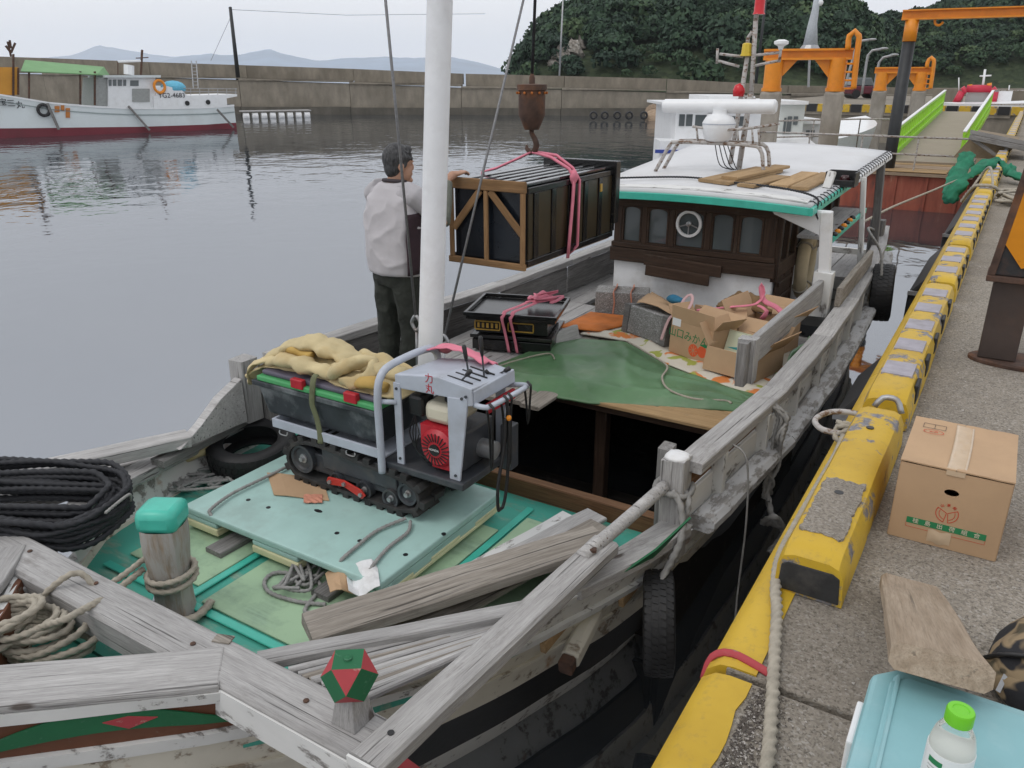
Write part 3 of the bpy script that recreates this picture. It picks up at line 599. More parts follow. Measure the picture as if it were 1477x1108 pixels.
# aft deck: sheets of ply and old boards
for k in range(8): plank('deck_board',(-1.95,4.80+.155*k,AZ-.02),(-.70,4.80+.155*k,AZ-.02),.15,.03,Mt['ply'],boat)
for k in range(9): plank('deck_board',(-3.36+.16*k,4.42+.03*(k%2),AZ-.02+.002*(k%3)),(-3.36+.16*k,7.0,AZ-.02),.155,.03,WG if k<6 else Mt['wood_mottled'],boat)
for k in range(7): plank('deck_board',(-1.95,6.05+.155*k,AZ-.022),(-.66,6.05+.155*k,AZ-.022),.15,.03,WG,boat)
for s,x0,x1 in ((1,HX1+.04,-.64),(-1,-3.42,HX0-.06)):
    plank('side_deck',((x0+x1)/2,3.7,.985),((x0+x1)/2,11.0,1.0),abs(x1-x0),.05,WG,boat,n=3)
for k in range(10): plank('side_deck',(-3.3+.28*k,9.7,1.03),(-3.3+.28*k,11.0,1.05),.27,.04,WG,boat)
# crossbeam
plank('crossbeam',(-3.78,1.525,1.055),(-.99,1.525,1.055),.20,.15,WG,boat,n=10,jit=.006,cham=.015)
mb=MB(); mb.bb((-1.76,1.418,.975),(-.985,1.428,1.105)); build('crossbeam_paint',mb,WW,boat)
mb=MB(); mb.prism([(-1.02,1.40,.98),(-.88,1.44,.98),(-.86,1.62,.98),(-1.0,1.64,.98)],(0,0,-.17)); build('painted_cheek',mb,Mt['red_paint'],boat,bevel=.004)
for x,y in ((-1.9,1.52),(-2.6,1.56),(-1.3,1.53),(-3.1,1.55)):
    mb=MB(); mb.lathe([(.011,0),(.011,.004),(.004,.006)],(x,y,1.131),n=10); build('nail_head',mb,Mt['rust'],boat)
mb=MB(); mb.box((-1.82,1.60,1.134),(.075,.045,.006),Matrix.Rotation(.35,3,'Z')); build('wood_patch',mb,Mt['wood_mottled'],boat)
# cross braces in the very bow
plank('bow_brace',PZ(-60,905,1.02),PZ(48,846,1.02),.10,.10,WG,boat)
# side rails over the narrowing bow
plank('side_rail',(-.90,1.385,1.165),(-.835,3.02,1.125),.135,.07,WG,boat,n=10,jit=.006,cham=.012)
mb=MB(); mb.bb((-.963,1.376,1.135),(-.837,1.386,1.197)); build('rail_end_paint',mb,WW,boat)
mb=MB(); mb.tube(spline([(-.86,2.82,1.165),(-.82,3.08,1.18),(-.745,3.52,1.235)],.05),.034,10); build('rail_pole',mb,WG,boat,smooth=True)
for y in (2.86,2.98): mb=MB(); mb.box((-.835,y,1.185),(.05,.03,.018),Matrix.Rotation(.4,3,'Z')); build('iron_dog',mb,Mt['rust'],boat,bevel=.004)
mb=MB(); mb.lathe([(.012,0),(.012,.003)],(-.90,1.52,1.2),n=10); build('bolt_head',mb,Mt['black_paint'],boat)
plank('inner_rail',PZ(372,955,1.10),PZ(772,876,1.125),.08,.045,WG,boat,n=6,jit=.006)
plank('inner_rail',PZ(640,850,.98),PZ(870,800,1.02),.06,.04,WG,boat,n=4,jit=.004)
for s,nm in ((-1,'left'),):
    a=PZ(-60,704,1.15); b=PZ(272,632,1.15); plank('side_rail',a,b,.15,.07,WG,boat,n=8,jit=.006)
    a=PZ(-40,735,1.0); b=PZ(285,640,1.0); plank('inner_rail',a,b,.12,.06,WG,boat,n=6,jit=.008)
    plank('inner_rail',PZ(-40,760,.97),PZ(265,655,.97),.07,.05,WD,boat,n=6,jit=.01)
    plank('inner_rail',PZ(230,668,1.06),PZ(352,606,1.06),.09,.05,WD,boat,n=6,jit=.012)
# knee against the left post
P0=Vector((-3.56,3.22,0)); 
mb=MB(); mb.prism([(-3.50,2.62,1.13),(-3.55,3.17,1.10),(-3.55,3.17,1.40),(-3.53,2.98,1.33),(-3.51,2.80,1.22)],(.07,0,0)); build('knee',mb.jitter(.006,8),WG,boat,bevel=.005)
plank('rail_post',(-3.55,3.25,1.07),(-3.55,3.25,1.50),.13,.13,WG,boat,up=(0,1,0),n=4,jit=.006)
plank('rail_post',(-3.49,3.39,1.05),(-3.49,3.39,1.44),.10,.12,WD,boat,up=(0,1,0),n=4,jit=.006)
plank('rail_post',(-.70,3.58,.80),(-.715,3.60,1.375),.12,.13,WG,boat,up=(0,1,0),n=5,jit=.007)
mb=MB(); mb.blob((-.716,3.60,1.38),(.068,.072,.02),10,6); build('post_cap_paint',mb.jitter(.008,20),Mt['white'],boat,smooth=True)
plank('rail_post',(-.80,3.70,.85),(-.81,3.70,1.375),.07,.10,WD,boat,up=(0,1,0),n=3,jit=.005)
mb=MB(); mb.add([hull(1,3.02,5.05,.048),hull(1,3.2,5.3,.05),hull(1,3.42,5.75,.05),hull(1,3.3,5.2,.05),hull(1,3.22,4.98,.05)],[(0,1,2,3,4)]); build('painted_leaf',mb,Mt['green_paint'],boat,solid=.01)
# bulwarks: capping rail, stanchions, planks
for s in (1,-1):
    def bp(y,z,o=0): return Vector((cx(y)+s*(hb(y)-.03+o)-(lx(y) if s<0 else 0),y,z+ .10*max(0,(y-7)/4)**2))
    ys=[3.62,4.9,6.2,7.5,8.8,10.0,11.0]
    rz=1.33 if s>0 else 1.36
    for i,(a,b) in enumerate(zip(ys[:-1],ys[1:])):
        plank('cap_rail',bp(a,rz),bp(b,rz+.002*i),.15,.06,WG,boat,n=5,jit=.005)
        plank('bulwark_board',bp(a+.02,1.10,.005),bp(b-.02,1.10,.005),.025,.16,WW if s>0 else WD,boat,n=3,jit=.003)
        plank('bulwark_board',bp(a+.02,1.232,-.008),bp(b-.02,1.232,-.008),.022,.085 if s>0 else .14,Mt['wood_red'] if (s>0 and i<2) else WD,boat,n=3,jit=.003)
        plank('guard_rail',bp(a,1.015,.095),bp(b,1.015,.095),.14,.085,Mt['grey_worn'],boat,n=6,jit=.010,cham=.025)
    y=3.95
    while y<10.9:
        plank('stanchion',bp(y,1.0,.028),bp(y,rz-.03,.028),.075,.06,WW if s>0 else WD,boat,up=(0,1,0),n=2,jit=.004); y+=.66
# raised side board with its posts
plank('wash_board',(-.80,5.15,1.475),(-.74,7.05,1.50),.05,.20,WG,boat,n=5,jit=.005)
plank('rail_post',(-.80,5.10,1.30),(-.80,5.10,1.60),.12,.11,WG,boat,up=(0,1,0),n=3,jit=.005); plank('rail_post',(-.80,5.01,1.30),(-.80,5.01,1.60),.06,.11,WD,boat,up=(0,1,0),n=2,jit=.005)
plank('wash_board',(-.60,7.1,1.45),(-.62,8.8,1.48),.05,.16,Mt['wood_mottled'],boat,n=3,jit=.005)
plank('roof_post',(-.735,7.08,1.28),(-.735,7.08,1.66),.15,.14,WW,boat,up=(0,1,0),n=3,jit=.003); plank('roof_post',(-.735,7.08,1.64),(-.78,7.05,2.16),.09,.085,Mt['white'],boat,up=(0,1,0),n=3)
mb=MB(); mb.prism([(-1.25,7.03,2.17),(-.74,7.03,2.17),(-.74,7.03,1.86),(-.82,7.03,1.97),(-1.2,7.03,2.11)],(0,.06,0)); build('roof_bracket',mb,Mt['white'],boat,bevel=.006)
plank('roof_post',(-.72,9.9,1.15),(-.80,9.9,2.34),.08,.08,WD,boat,up=(0,1,0)); plank('roof_post',(-.66,8.7,1.15),(-.78,8.7,2.28),.05,.05,WW,boat,up=(0,1,0)); plank('roof_post',(-3.2,9.9,1.15),(-3.0,9.9,2.34),.08,.08,WD,boat,up=(0,1,0))
plank('stern_bitt',(-.80,10.45,1.1),(-.80,10.45,1.62),.16,.16,WD,boat,up=(0,1,0),n=3,jit=.004,cham=.02); plank('stern_bitt',(-3.1,10.5,1.1),(-3.1,10.5,1.62),.16,.16,WD,boat,up=(0,1,0))
# fore bitt with painted head
bt=Vector((-2.535,1.87,DZ))
mb=MB(); vs=[];N=9
for i in range(N):
    f=i/(N-1); z=DZ+f*.50; w=.082-.009*math.sin(f*5)
    for k in range(16):
        a=2*math.pi*k/16; q=1/max(abs(math.cos(a)),abs(math.sin(a)))**.55; vs.append(Vector((bt.x+.02*f+w*q*math.cos(a+.5),bt.y+w*q*math.sin(a+.5),z))+mnoise.noise_vector(Vector((a*2,f*1.5,1)))*.006)
mb.add(vs,[(i*16+k,i*16+(k+1)%16,(i+1)*16+(k+1)%16,(i+1)*16+k) for i in range(N-1) for k in range(16)])
M_=frame(bt,(0,0,1),(1,0,0)); build('bitt',mb,worn('bitt timber',(.37,.355,.33),(.27,.19,.115),.40,5,stretch=(1,6,6),soft=.14,bump=.5),boat,smooth=40,M=M_)
mb=MB(); mb.box((bt.x+.02,bt.y,1.345),(.190,.182,.115),Matrix.Rotation(.5,3,'Z')); o=build('bitt_cap',mb,Mt['teal_gloss'],boat,bevel=.035,smooth=60)
for dx,dy,a in ((.035,-.10,.3),(-.10,-.03,-.8)): mb=MB(); mb.box((bt.x+dx,bt.y+dy,.85),(.12,.01,.085),Matrix.Rotation(a,3,'Z')); build('tin_patch',mb,Mt['steel_paint'],boat)
# carved finial on the crossbeam
fp=Vector((-1.10,1.555,1.13)); mb=MB(); mb.lathe([(.078,0),(.072,.02),(.052,.115),(.052,.125)],fp,Matrix.Rotation(.78,3,'Z'),4); build('finial_post',mb,WG,boat,bevel=.004,M=frame(fp,(0,0,1),(1,0,0)))
s_=.069; vs=[]; 
for a in (-1,1):
    for b in (-1,1): vs+=[(a*s_,b*s_,0),(a*s_,0,b*s_),(0,a*s_,b*s_)]
bm=bmesh.new(); Mr=Matrix.Rotation(.62+math.pi/4,3,'Z'); [bm.verts.new(fp+Vector((0,0,.186))+Mr@Vector(p)) for p in vs]; bmesh.ops.convex_hull(bm,input=bm.verts); bmesh.ops.dissolve_limit(bm,angle_limit=.02,verts=bm.verts,edges=bm.edges); bm.verts.index_update()
mb=MB()
for f in bm.faces: mb.add([v.co.copy() for v in f.verts],[tuple(range(len(f.verts)))],1 if len(f.verts)==3 else 0)
bm.free(); build('finial_head',mb,[Mt['green_paint'],Mt['red_paint']],boat,fix=False)
mb=MB(); mb.lathe([(.014,0),(.014,.006),(.005,.009)],fp+Vector((0,0,.255)),n=10); build('finial_stud',mb,Mt['green_paint'],boat)
# rusty fitting and white bracket on the hull side
mb=MB(); c=hull(1,2.95,3.1,.06); mb.bar(c+Vector((.02,-.16,-.03)),c+Vector((0,.14,.05)),.09,.10,cham=.02); build('tow_cleat',mb,Mt['cream_worn'],boat,bevel=.006)
mb=MB(); mb.bar(c+Vector((.024,-.215,-.04)),c+Vector((.02,-.165,-.03)),.07,.08,cham=.01); build('cleat_end',mb,Mt['rust'],boat)
for y,l in ((2.35,3.7),(2.75,3.62),(3.25,3.68)): mb=MB(); c=hull(1,y,l,.03); mb.bar(c-Vector((0,.1,0)),c+Vector((.015,.1,.03)),.03,.06); build('repair_block',mb,Mt['wood_new'],boat,bevel=.004)
# ---------------------------------------------------------------- wheelhouse
wx0,wx1,wy0,wy1=-2.72,-1.18,7.15,9.7; WB=Mt['wood_brown']
wh=build('wheelhouse',MB().bb((wx0,wy0,AZ-.05),(wx1,wy1,1.56)),Mt['white'],boat,bevel=.01); tag(wh,'wheelhouse with white base and dark brown timber windows')
mb=MB()
for lo,hi in (((wx0+.05,wy1-.06,1.56),(wx1-.05,wy1,2.16)),): mb.bb(lo,hi)
build('rear_wall',mb,WB,wh)
for x0,x1,z,t in ((wx0-.02,wx1+.02,1.60,.13),(wx0-.01,wx1+.01,1.695,.05),(wx0,wx1,2.115,.10)):
    plank('front_board',(x0,wy0-.02,z),(x1,wy0-.02,z),.07,t,WB,wh,n=4,jit=.003)
plank('name_board',(-2.37,wy0-.075,1.585),(-1.62,wy0-.075,1.55),.03,.105,WB,wh,n=5,jit=.004); plank('name_board',(-2.34,wy0-.10,1.49),(-1.72,wy0-.10,1.46),.03,.10,WB,wh,n=5,jit=.004)
wins=[(901,924),(937,963),(977,1015),(1030,1058),(1070,1100)]
ex=[]
for i,(u0,u1) in enumerate(wins):
    x0=PY(u0,330,wy0).x; x1=PY(u1,330,wy0).x; ex.append((x0,x1)); z0,z1=1.735,2.055
    mb=MB(); mb.bb((x0,wy0-.004,z0),(x1,wy0+.004,z1)); build('window_pane',mb,Mt['glass'],wh)
    mb=MB(); t=.016; poly=[]
    for a,b in (((x0-t,z0-t),(x1+t,z0)),((x0-t,z0),(x0,z1+t)),((x1,z0),(x1+t,z1+t))): mb.bb((a[0],wy0-.028,a[1]),(b[0],wy0+.01,b[1]))
    xm=(x0+x1)/2; hw=(x1-x0)/2; k=9
    arc=[(x0,z1+t),(x0,z1-.035)]+[(xm-hw*math.cos(math.pi*j/k),z1-.035+.035*math.sin(math.pi*j/k)) for j in range(1,k)]+[(x1,z1-.035),(x1,z1+t)]
    mb.prism([(a,wy0-.027,b) for a,b in arc],(0,.037,0)); build('window_frame',mb,WB,wh)
xs=[wx0]+[v for p in ex for v in p]+[wx1]
for i in range(6):
    a,b=xs[2*i],xs[2*i+1]; t=.018
    a2=a+(t if i else 0); b2=b-(t if i<5 else 0)
    if b2-a2>.02: plank('window_post',((a2+b2)/2,wy0-.01,1.72),((a2+b2)/2,wy0-.01,2.075),b2-a2,.045,WB,wh,up=(0,-1,0),n=3,jit=.002)
# spinning clear-view screen in the middle window
c=Vector((PY(994,323,wy0-.03).x,wy0-.035,PY(994,323,wy0-.03).z)); Mx=Matrix.Rotation(R(90),3,'X')
mb=MB(); mb.lathe([(.098,-.012),(.122,-.012),(.122,.012),(.098,.012)],c,Mx,28,close=True); build('clear_view_ring',mb,Mt['white'],wh,smooth=40)
mb=MB(); mb.lathe([(.024,-.02),(.024,.015),(.01,.022)],c,Mx,14)
for a in (200,270,340): mb.bar(c,c+Vector((.1*math.cos(R(a)),0,.1*math.sin(R(a)))),.010,.014,up=(0,1,0))
build('clear_view_motor',mb,Mt['steel'],wh)
# port side of the wheelhouse
for y,z0,z1 in ((7.17,1.5,2.15),(7.45,1.5,2.15),(7.75,1.15,2.15),(8.25,1.5,2.15),(8.75,1.5,2.15),(9.25,1.5,2.15),(9.66,1.5,2.15)): plank('side_post',(wx1+.012,y,z0),(wx1+.012,y,z1),.07,.06,WB,wh,up=(1,0,0),n=2,jit=.002)
for z,t in ((1.60,.14),(2.12,.09)): plank('side_board',(wx1+.02,7.14,z),(wx1+.02,9.68,z),.05,t,WB,wh,n=3,jit=.003)
for y0,y1 in ((7.21,7.41),(7.49,7.71),(7.79,8.21),(8.29,8.71),(8.79,9.21),(9.29,9.62)): mb=MB(); mb.bb((wx1-.01,y0,1.68),(wx1-.002,y1,2.07)); build('side_pane',mb,Mt['glass'],wh)
mb=MB(); mb.bb((wx1+.012,7.2,1.1),(wx1+.035,7.74,1.52)); build('side_door',mb,WB,wh,bevel=.005)
for z in (1.18,1.32,1.46): plank('door_rail',(wx1+.045,7.22,z),(wx1+.045,7.72,z),.015,.04,WB,wh)
plank('side_eave',(wx1+.24,7.5,1.86),(wx1+.26,9.0,1.92),.30,.03,Mt['wood_grey'],wh); plank('eave_trim',(wx1+.40,7.48,1.86),(wx1+.42,9.0,1.92),.02,.055,Mt['teal_gloss'],wh)
for k in range(7): mb=MB(); mb.blob((wx1+.40,7.55+.14*k,1.90+.005*k),(.03,.035,.022),8,5); build('float_bead',mb,Mt['orange'] if k%2 else Mt['black_paint'],wh,smooth=True)
# roof
def roofz(x,y): f=(y-6.9)/3.4; return 2.2+.19*f+.045*(1-((x+1.92)/1.1)**2)
def rx(y,s): f=(y-6.9)/3.4; return (-2.97-.10*f) if s<0 else (-.885+.11*f)
mb=MB(); mb.grid(lambda a,b:(lambda y:(lambda x:Vector((x,y+.06*abs(2*b-1)**2*(1-a),roofz(x,y))))(rx(y,-1)*(1-b)+rx(y,1)*b))(6.88+3.45*a),14,10); roof=build('roof',mb,Mt['roof_white'],boat,solid=.05,smooth=40)
mb=MB(); pts=[Vector((rx(6.88,-1)*(1-b)+rx(6.88,1)*b,6.865+.06*abs(2*b-1)**2,roofz(rx(6.88,-1)*(1-b)+rx(6.88,1)*b,6.9)-.035)) for b in np.linspace(0,1,9)]
vs=[]; 
for p in pts: vs+=[p+Vector((0,-.02,-.035)),p+Vector((0,-.02,.03)),p+Vector((0,.012,.03)),p+Vector((0,.012,-.035))]
mb.add(vs,[(i*4+k,i*4+(k+1)%4,(i+1)*4+(k+1)%4,(i+1)*4+k) for i in range(8) for k in range(4)]+[(0,1,2,3),(32,33,34,35)]); build('fascia',mb,Mt['teal_gloss'],roof,bevel=.006)
plank('fascia',(rx(6.9,1)+.012,6.89,roofz(-.9,6.9)-.035),(rx(8.3,1)+.012,8.3,roofz(-.9,8.3)-.035),.03,.065,Mt['teal_gloss'],roof)
plank('fascia',(rx(8.32,1)+.012,8.32,roofz(-.9,8.3)-.035),(rx(10.3,1)+.012,10.3,roofz(-.9,10.3)-.035),.03,.065,Mt['white'],roof)
mb=MB(); mb.grid(lambda a,b:(lambda y:Vector((-2.9+1.98*b,y,roofz(-2.9+1.98*b,y)+.030+.010*mnoise.noise(Vector((b*9,a*7,1))))))(6.93+.14*a),4,30); build('peeling_edge',mb,WW,roof,solid=.01)
for k in range(30):
    y=7.0+.112*k; x=rx(y,1); z=roofz(x,y); mb=MB(); mb.tube([(x-.035,y,z+.032),(x-.01,y+.01,z+.034),(x+.03,y+.02,z+.005),(x+.03,y+.022,z-.02)],.005,5); build('lashing',mb,Mt['black_paint'],roof)
for k in range(0): mb=MB(); xx=-2.4+.5*k; mb.tube([(xx,7.15,roofz(xx,7.15)+.03),(xx+.05,10.25,roofz(xx,10.25)+.03)],.006,5); build('sheet_seam',mb,Mt['roof_white'],roof)
# life ring on the side
mb=MB(); c=Vector((wx1+.10,7.98,1.50)); pts=[c+Vector((0,.16*math.cos(a),.27*math.sin(a))) for a in np.linspace(0,2*math.pi,28,endpoint=False)]; mb.tube(pts,.062,10,True)
t=thing('life_ring','beige oval life ring hung on the wheelhouse side','life ring',c-Vector((0,0,.33))); build('ring',mb,plain('faded beige canvas',(.52,.43,.28),.85,.1,10,.2,60),t,smooth=True)
for a in (.8,2.3,3.9,5.4): mb=MB(); q=c+Vector((0,.16*math.cos(a),.27*math.sin(a))); mb.tube([q+Vector((.062*math.cos(b)*1.05,.066*math.sin(b)*math.cos(a),.066*math.sin(b)*math.sin(a))) for b in np.linspace(0,6.28,12,endpoint=False)],.011,6,True); build('band',mb,Mt['rope'],t,smooth=True)
# ---------------------------------------------------------------- mast with its stays
m0=Vector((-2.40,3.66,DZ)); m1=Vector((-2.33,3.86,3.62)); d=(m1-m0)/(m1.z-m0.z)
mb=MB(); mb.tube([m0+d*z for z in np.linspace(0,4.6,9)],[.077,.076,.075,.073,.072,.071,.070,.068,.062],20)
ms=build('mast',mb,plain('thick white mast paint',(.73,.74,.76),.5,.04,8,.35,26,dirt=(.45,.44,.43),da=.3),boat,smooth=40)
plank('mast_step',(m0.x-.12,m0.y+.16,1.17),(m0.x-.12,m0.y+.16,1.45),.16,.12,WG,boat,up=(0,1,0))
top=m0+d*4.4
wires=[(PY(600,462,3.95),PY(556,0,3.75)),(PY(640,490,4.0),PY(755,0,5.0))]
for a,b in wires:
    mb=MB(); mb.tube([a,a+(b-a)*1.25],.0085,6); build('stay_wire',mb,Mt['wire'],boat,smooth=True)
    mb=MB(); mb.tube(spline([a+Vector((.0,0,.03)),a+Vector((.035,0,-.02)),a+Vector((.0,0,-.07)),a+Vector((-.035,0,-.02))],.01,True),.012,7,True); mb.tube([a-Vector((0,0,.06)),a-Vector((.01,0,.40))],.008,6); build('shackle',mb,Mt['steel'],boat,smooth=True)
# ================================================================= things aboard
def tyre(name,label,c,axis,Ro,wd,mat=None,group=None,ropes=()):
    """car tyre: tread with blocks, sidewalls, open middle; axis = its spin axis"""
    axis=Vector(axis).normalized(); Q=axis.to_track_quat('Z','Y').to_matrix(); c=Vector(c); mat=mat or Mt['rubber']
    ext=Ro*math.sqrt(max(0,1-axis.z**2))+wd/2*abs(axis.z)
    t=thing(name,label,'tyre',c-Vector((0,0,ext)),0,group); h=wd/2; ri=Ro*.60
    mb=MB(); prof=[(ri,-h*.72),(ri*1.08,-h*.95),(Ro*.82,-h*1.04),(Ro*.95,-h*.93),(Ro*.985,-h*.78),(Ro*.985,h*.78),(Ro*.95,h*.93),(Ro*.82,h*1.04),(ri*1.08,h*.95),(ri,h*.72),(ri*1.12,h*.6),(Ro*.9,h*.7),(Ro*.9,-h*.7),(ri*1.12,-h*.6)]
    mb.lathe(prof,c,Q,40,close=True); build('carcass',mb,mat,t,smooth=50)
    mb=MB()
    for row,(z0,z1,ph) in enumerate(((-.92,-.52,0),(-.44,-.06,.5),(.06,.44,.2),(.52,.92,.7))):
        for k in range(44):
            a0=(k+ph)*2*math.pi/44; a1=a0+2*math.pi/44*.72; e=.1/44
            pts=[]
            for a in (a0,a1):
                for z in (z0,z1):
                    for r in (Ro*.96,Ro*(1.0 if abs(z)<.9 else .975)): pts.append(c+Q@Vector((r*math.cos(a+z*.06),r*math.sin(a+z*.06),z*h)))
            mb.add(pts,[(1,3,7,5),(0,1,5,4),(2,6,7,3),(0,2,3,1),(4,5,7,6)])
    build('tread',mb,mat,t,fix=False); return t
tyre('deck_tyre','black car tyre lying flat on the teal foredeck by the grey post',PZ(364,648,.93),(.08,-.14,1),.285,.19)
t=tyre('fender_tyre','black car tyre fender hung by rope from the white-topped rail post',PX(950,898,-.62),(.92,.38,.06),.265,.15)
mb=MB(); tp=PX(950,898,-.62); rope(mb,[(-.70,3.52,1.22),(-.64,3.49,1.16),(-.60,3.42,1.02),tp+Vector((.0,.02,.27)),tp+Vector((.0,0,.2))],.017); rope(mb,[(-.715,3.66,1.2),(-.62,3.55,1.18),(-.62,3.50,1.05),(-.63,3.46,.9),tp+Vector((-.03,.05,.2))],.015)
mb.tube(spline([(-.72+.095*math.cos(a),3.60+.105*math.sin(a),1.20+.01*math.sin(3*a)) for a in np.linspace(0,2*math.pi,12,endpoint=False)],.02,True),.016,8,True,lobes=3,pitch=.05)
tag(build('tyre_rope',mb,Mt['rope_grey'],smooth=True),'grey rope tying the fender tyre to the white-topped post','rope')
tyre('fender_tyre','black car tyre fender hung at the boat stern over open water',PX(1272,422,-.44),(1,.1,.05),.29,.2,group=None)
mb=MB(); p=PX(1272,395,-.44); rope(mb,[p-Vector((0,0,.02)),p+Vector((-.05,.05,.2)),p+Vector((-.2,.1,.4)),(-.80,10.35,1.5)],.012); tag(build('tyre_rope',mb,Mt['rope_grey'],smooth=True),'thin rope holding the stern tyre to its bitt','rope')
# rope tangle lashed to the bulwark
mb=MB()
for k in range(7):
    a=Vector((-.52+.02*random.random(),4.62+.08*random.random(),1.34)); pts=[a]
    for j in range(6): pts.append(Vector((-.47+.06*random.random(),4.60+.14*random.random()-.02*j,1.26-.10*j)))
    rope(mb,pts,.011)
rope(mb,[(-.45,4.6,.75),(-.38,4.5,.66),(-.33,4.55,.6),(-.4,4.62,.56),(-.44,4.5,.62),(-.36,4.46,.7),(-.33,4.6,.52),(-.38,4.5,.42)],.018)
tag(build('hanging_rope',mb,Mt['rope_grey'],smooth=True),'tangled grey rope hanging down from the bulwark rail beside the quay','rope')
mb=MB(); rope(mb,[(-.55,4.02,1.32),(-.46,4.0,1.25),(-.42,3.98,.9),(-.40,3.9,.4),(-.33,3.7,.05)],.006,n=6); tag(build('thin_line',mb,Mt['rope_grey'],smooth=True),'thin line dropping from the rail into the dark gap','rope')
# ---------------------------------------------------------------- pallet on bearers
aq=plain('aqua pallet plastic',(.35,.53,.49),.45,.07,5,.1,30,dirt=(.25,.34,.31),da=.6); cr_=plain('cream pallet plastic',(.62,.60,.37),.5,.06,6,.08,30,dirt=(.34,.31,.2),da=.5)
px0,px1,py0,py1,pz=-3.13,-1.70,2.38,3.45,.965
pal=thing('pallet','aqua and cream plastic pallet lying on the foredeck under the tracked carrier','pallet',((px0+px1)/2,(py0+py1)/2,.845))
mb=MB(); mb.bb((px0,py0,pz-.042),(px1,py1,pz)); build('deck',mb,aq,pal,bevel=.01)
xs=[px0,px0+.27,(px0+px1)/2-.17,(px0+px1)/2+.17,px1-.27,px1]
for i in range(3):
    for j,(b0,b1) in enumerate(((py0,py0+.26),((py0+py1)/2-.13,(py0+py1)/2+.13),(py1-.26,py1))):
        mb=MB(); mb.bb((xs[2*i]+.004,b0+.004,pz-.075),(xs[2*i+1]-.004,b1-.004,pz-.044)); build('foot_upper',mb,aq,pal,bevel=.008)
        mb=MB(); mb.bb((xs[2*i],b0,.845),(xs[2*i+1],b1,pz-.077)); build('foot_lower',mb,cr_,pal,bevel=.008)
for i in (0,1,2): mb=MB(); mb.bb((xs[2*i]-.002,py0+.002,.846),(xs[2*i+1]+.002,py1-.002,.866)); build('skid',mb,cr_,pal,bevel=.005)
for j in range(2): mb=MB(); mb.bb((px0+.01,py0+.27+.4*j,.868),(px1-.01,py0+.55+.4*j,.878)); build('cross_web',mb,cr_,pal)
mb=MB(); mb.bb((px1-.022,py0+.1,.868),(px1-.004,py1-.05,pz-.044)); build('side_web',mb,aq,pal)
for u,v,a in ((358,721,1),(387,732,1),(486,769,1),(459,737,2.2),(519,780,1),(420,700,1),(640,770,1),(585,800,1)):
    p=PZ(u,v,pz+.001); mb=MB(); mb.lathe([(.013,-.004),(.013,.001)],p,Matrix.Diagonal((a,1,1)),14); build('drain_hole',mb,Mt['black_paint'],pal)
for k,(x,y0,y1) in enumerate(((-2.78,2.28,3.5),(-2.02,2.30,3.5))):
    tag(plank('bearer',(x,y0,.823),(x+.04,y1,.823),.12,.042,WD,None,n=3,jit=.004),['dark timber bearer under the pallet, nearer the bitt','dark timber bearer under the pallet, nearer the stacked planks'][k],'timber')
# ---------------------------------------------------------------- tracked carrier
car=thing('tracked_carrier','small grey tracked carrier with red engine standing on the pallet','carrier',(-2.35,3.18,pz))
path=spline([(-2.72,.975),(-2.37,.972),(-2.02,.975),(-1.89,1.03),(-1.875,1.12),(-1.95,1.20),(-2.28,1.235),(-2.62,1.262),(-2.80,1.215),(-2.865,1.10),(-2.82,1.0)][0:0] or [Vector((x,0,z)) for x,z in [(-2.72,.990),(-2.37,.988),(-2.02,.990),(-1.89,1.04),(-1.875,1.12),(-1.95,1.195),(-2.28,1.228),(-2.62,1.255),(-2.80,1.212),(-2.865,1.10),(-2.82,1.01)]],.0375,True)
for y0,y1 in ((2.92,3.10),(3.27,3.45)):
    mb=MB(); n=len(path); vs=[]; ctr_=Vector((-2.37,0,1.11))
    for i,p in enumerate(path):
        d=(path[(i+1)%n]-path[i-1]).normalized(); nn=Vector((d.z,0,-d.x))
        if nn.dot(p-ctr_)<0: nn=-nn
        vs+=[Vector((q.x,y,q.z)) for y,q in ((y0,p),(y1,p),(y1,p-nn*.022),(y0,p-nn*.022))]
        if i%2==0:
            for ya,yb in ((y0,y0+.085),(y1-.085,y1)):
                c=p+nn*.012+d*(.012 if ya>y0 else 0); mb.box((c.x,(ya+yb)/2,c.z),(.044,yb-ya,.034),frame((0,0,0),d,(0,1,0)).to_3x3())
    mb.add(vs,[(i*4+k,i*4+(k+1)%4,((i+1)%n)*4+(k+1)%4,((i+1)%n)*4+k) for i in range(n) for k in range(4)])
    trk=build('track',mb,Mt['rubber_dusty'],car,bevel=.003)
    mb=MB(); mb.bb((-2.74,y0+.045,1.045),(-1.98,y1-.03,1.165)); mb.bb((-2.60,y0+.03,1.09),(-2.05,y1-.02,1.225)); build('track_frame',mb,Mt['steel_dark'],trk,bevel=.01)
    Mx=Matrix.Rotation(R(90),3,'X')
    for x,z,r in ((-2.745,1.118,.088),(-2.49,1.045,.048),(-2.28,1.045,.055),(-2.09,1.045,.055),(-1.968,1.108,.065)):
        mb=MB(); mb.lathe([(r*.30,.062),(r*.72,.062),(r*.80,.075),(r,.078),(r,.03),(r*.5,.03)],(x,(y0+y1)/2,z),Mx,22); build('road_wheel',mb,Mt['steel_dark'],trk,smooth=40)
        mb=MB(); mb.lathe([(.001,.088),(.014,.088),(.014,.07),(r*.32,.068),(r*.32,.04)],(x,(y0+y1)/2,z),Mx,12); build('hub',mb,Mt['steel'],trk,smooth=40)
y=2.905; mb=MB(); mb.prism([(-2.535,y,1.045),(-2.52,y,1.075),(-2.40,y,1.085),(-2.275,y,1.06),(-2.245,y,1.03),(-2.27,y,1.005),(-2.40,y,1.045),(-2.5,y,1.03)],(0,.012,0)); build('red_bracket',mb,plain('red paint',(.48,.03,.02),.4,.1,9,.05,40),car,bevel=.003)
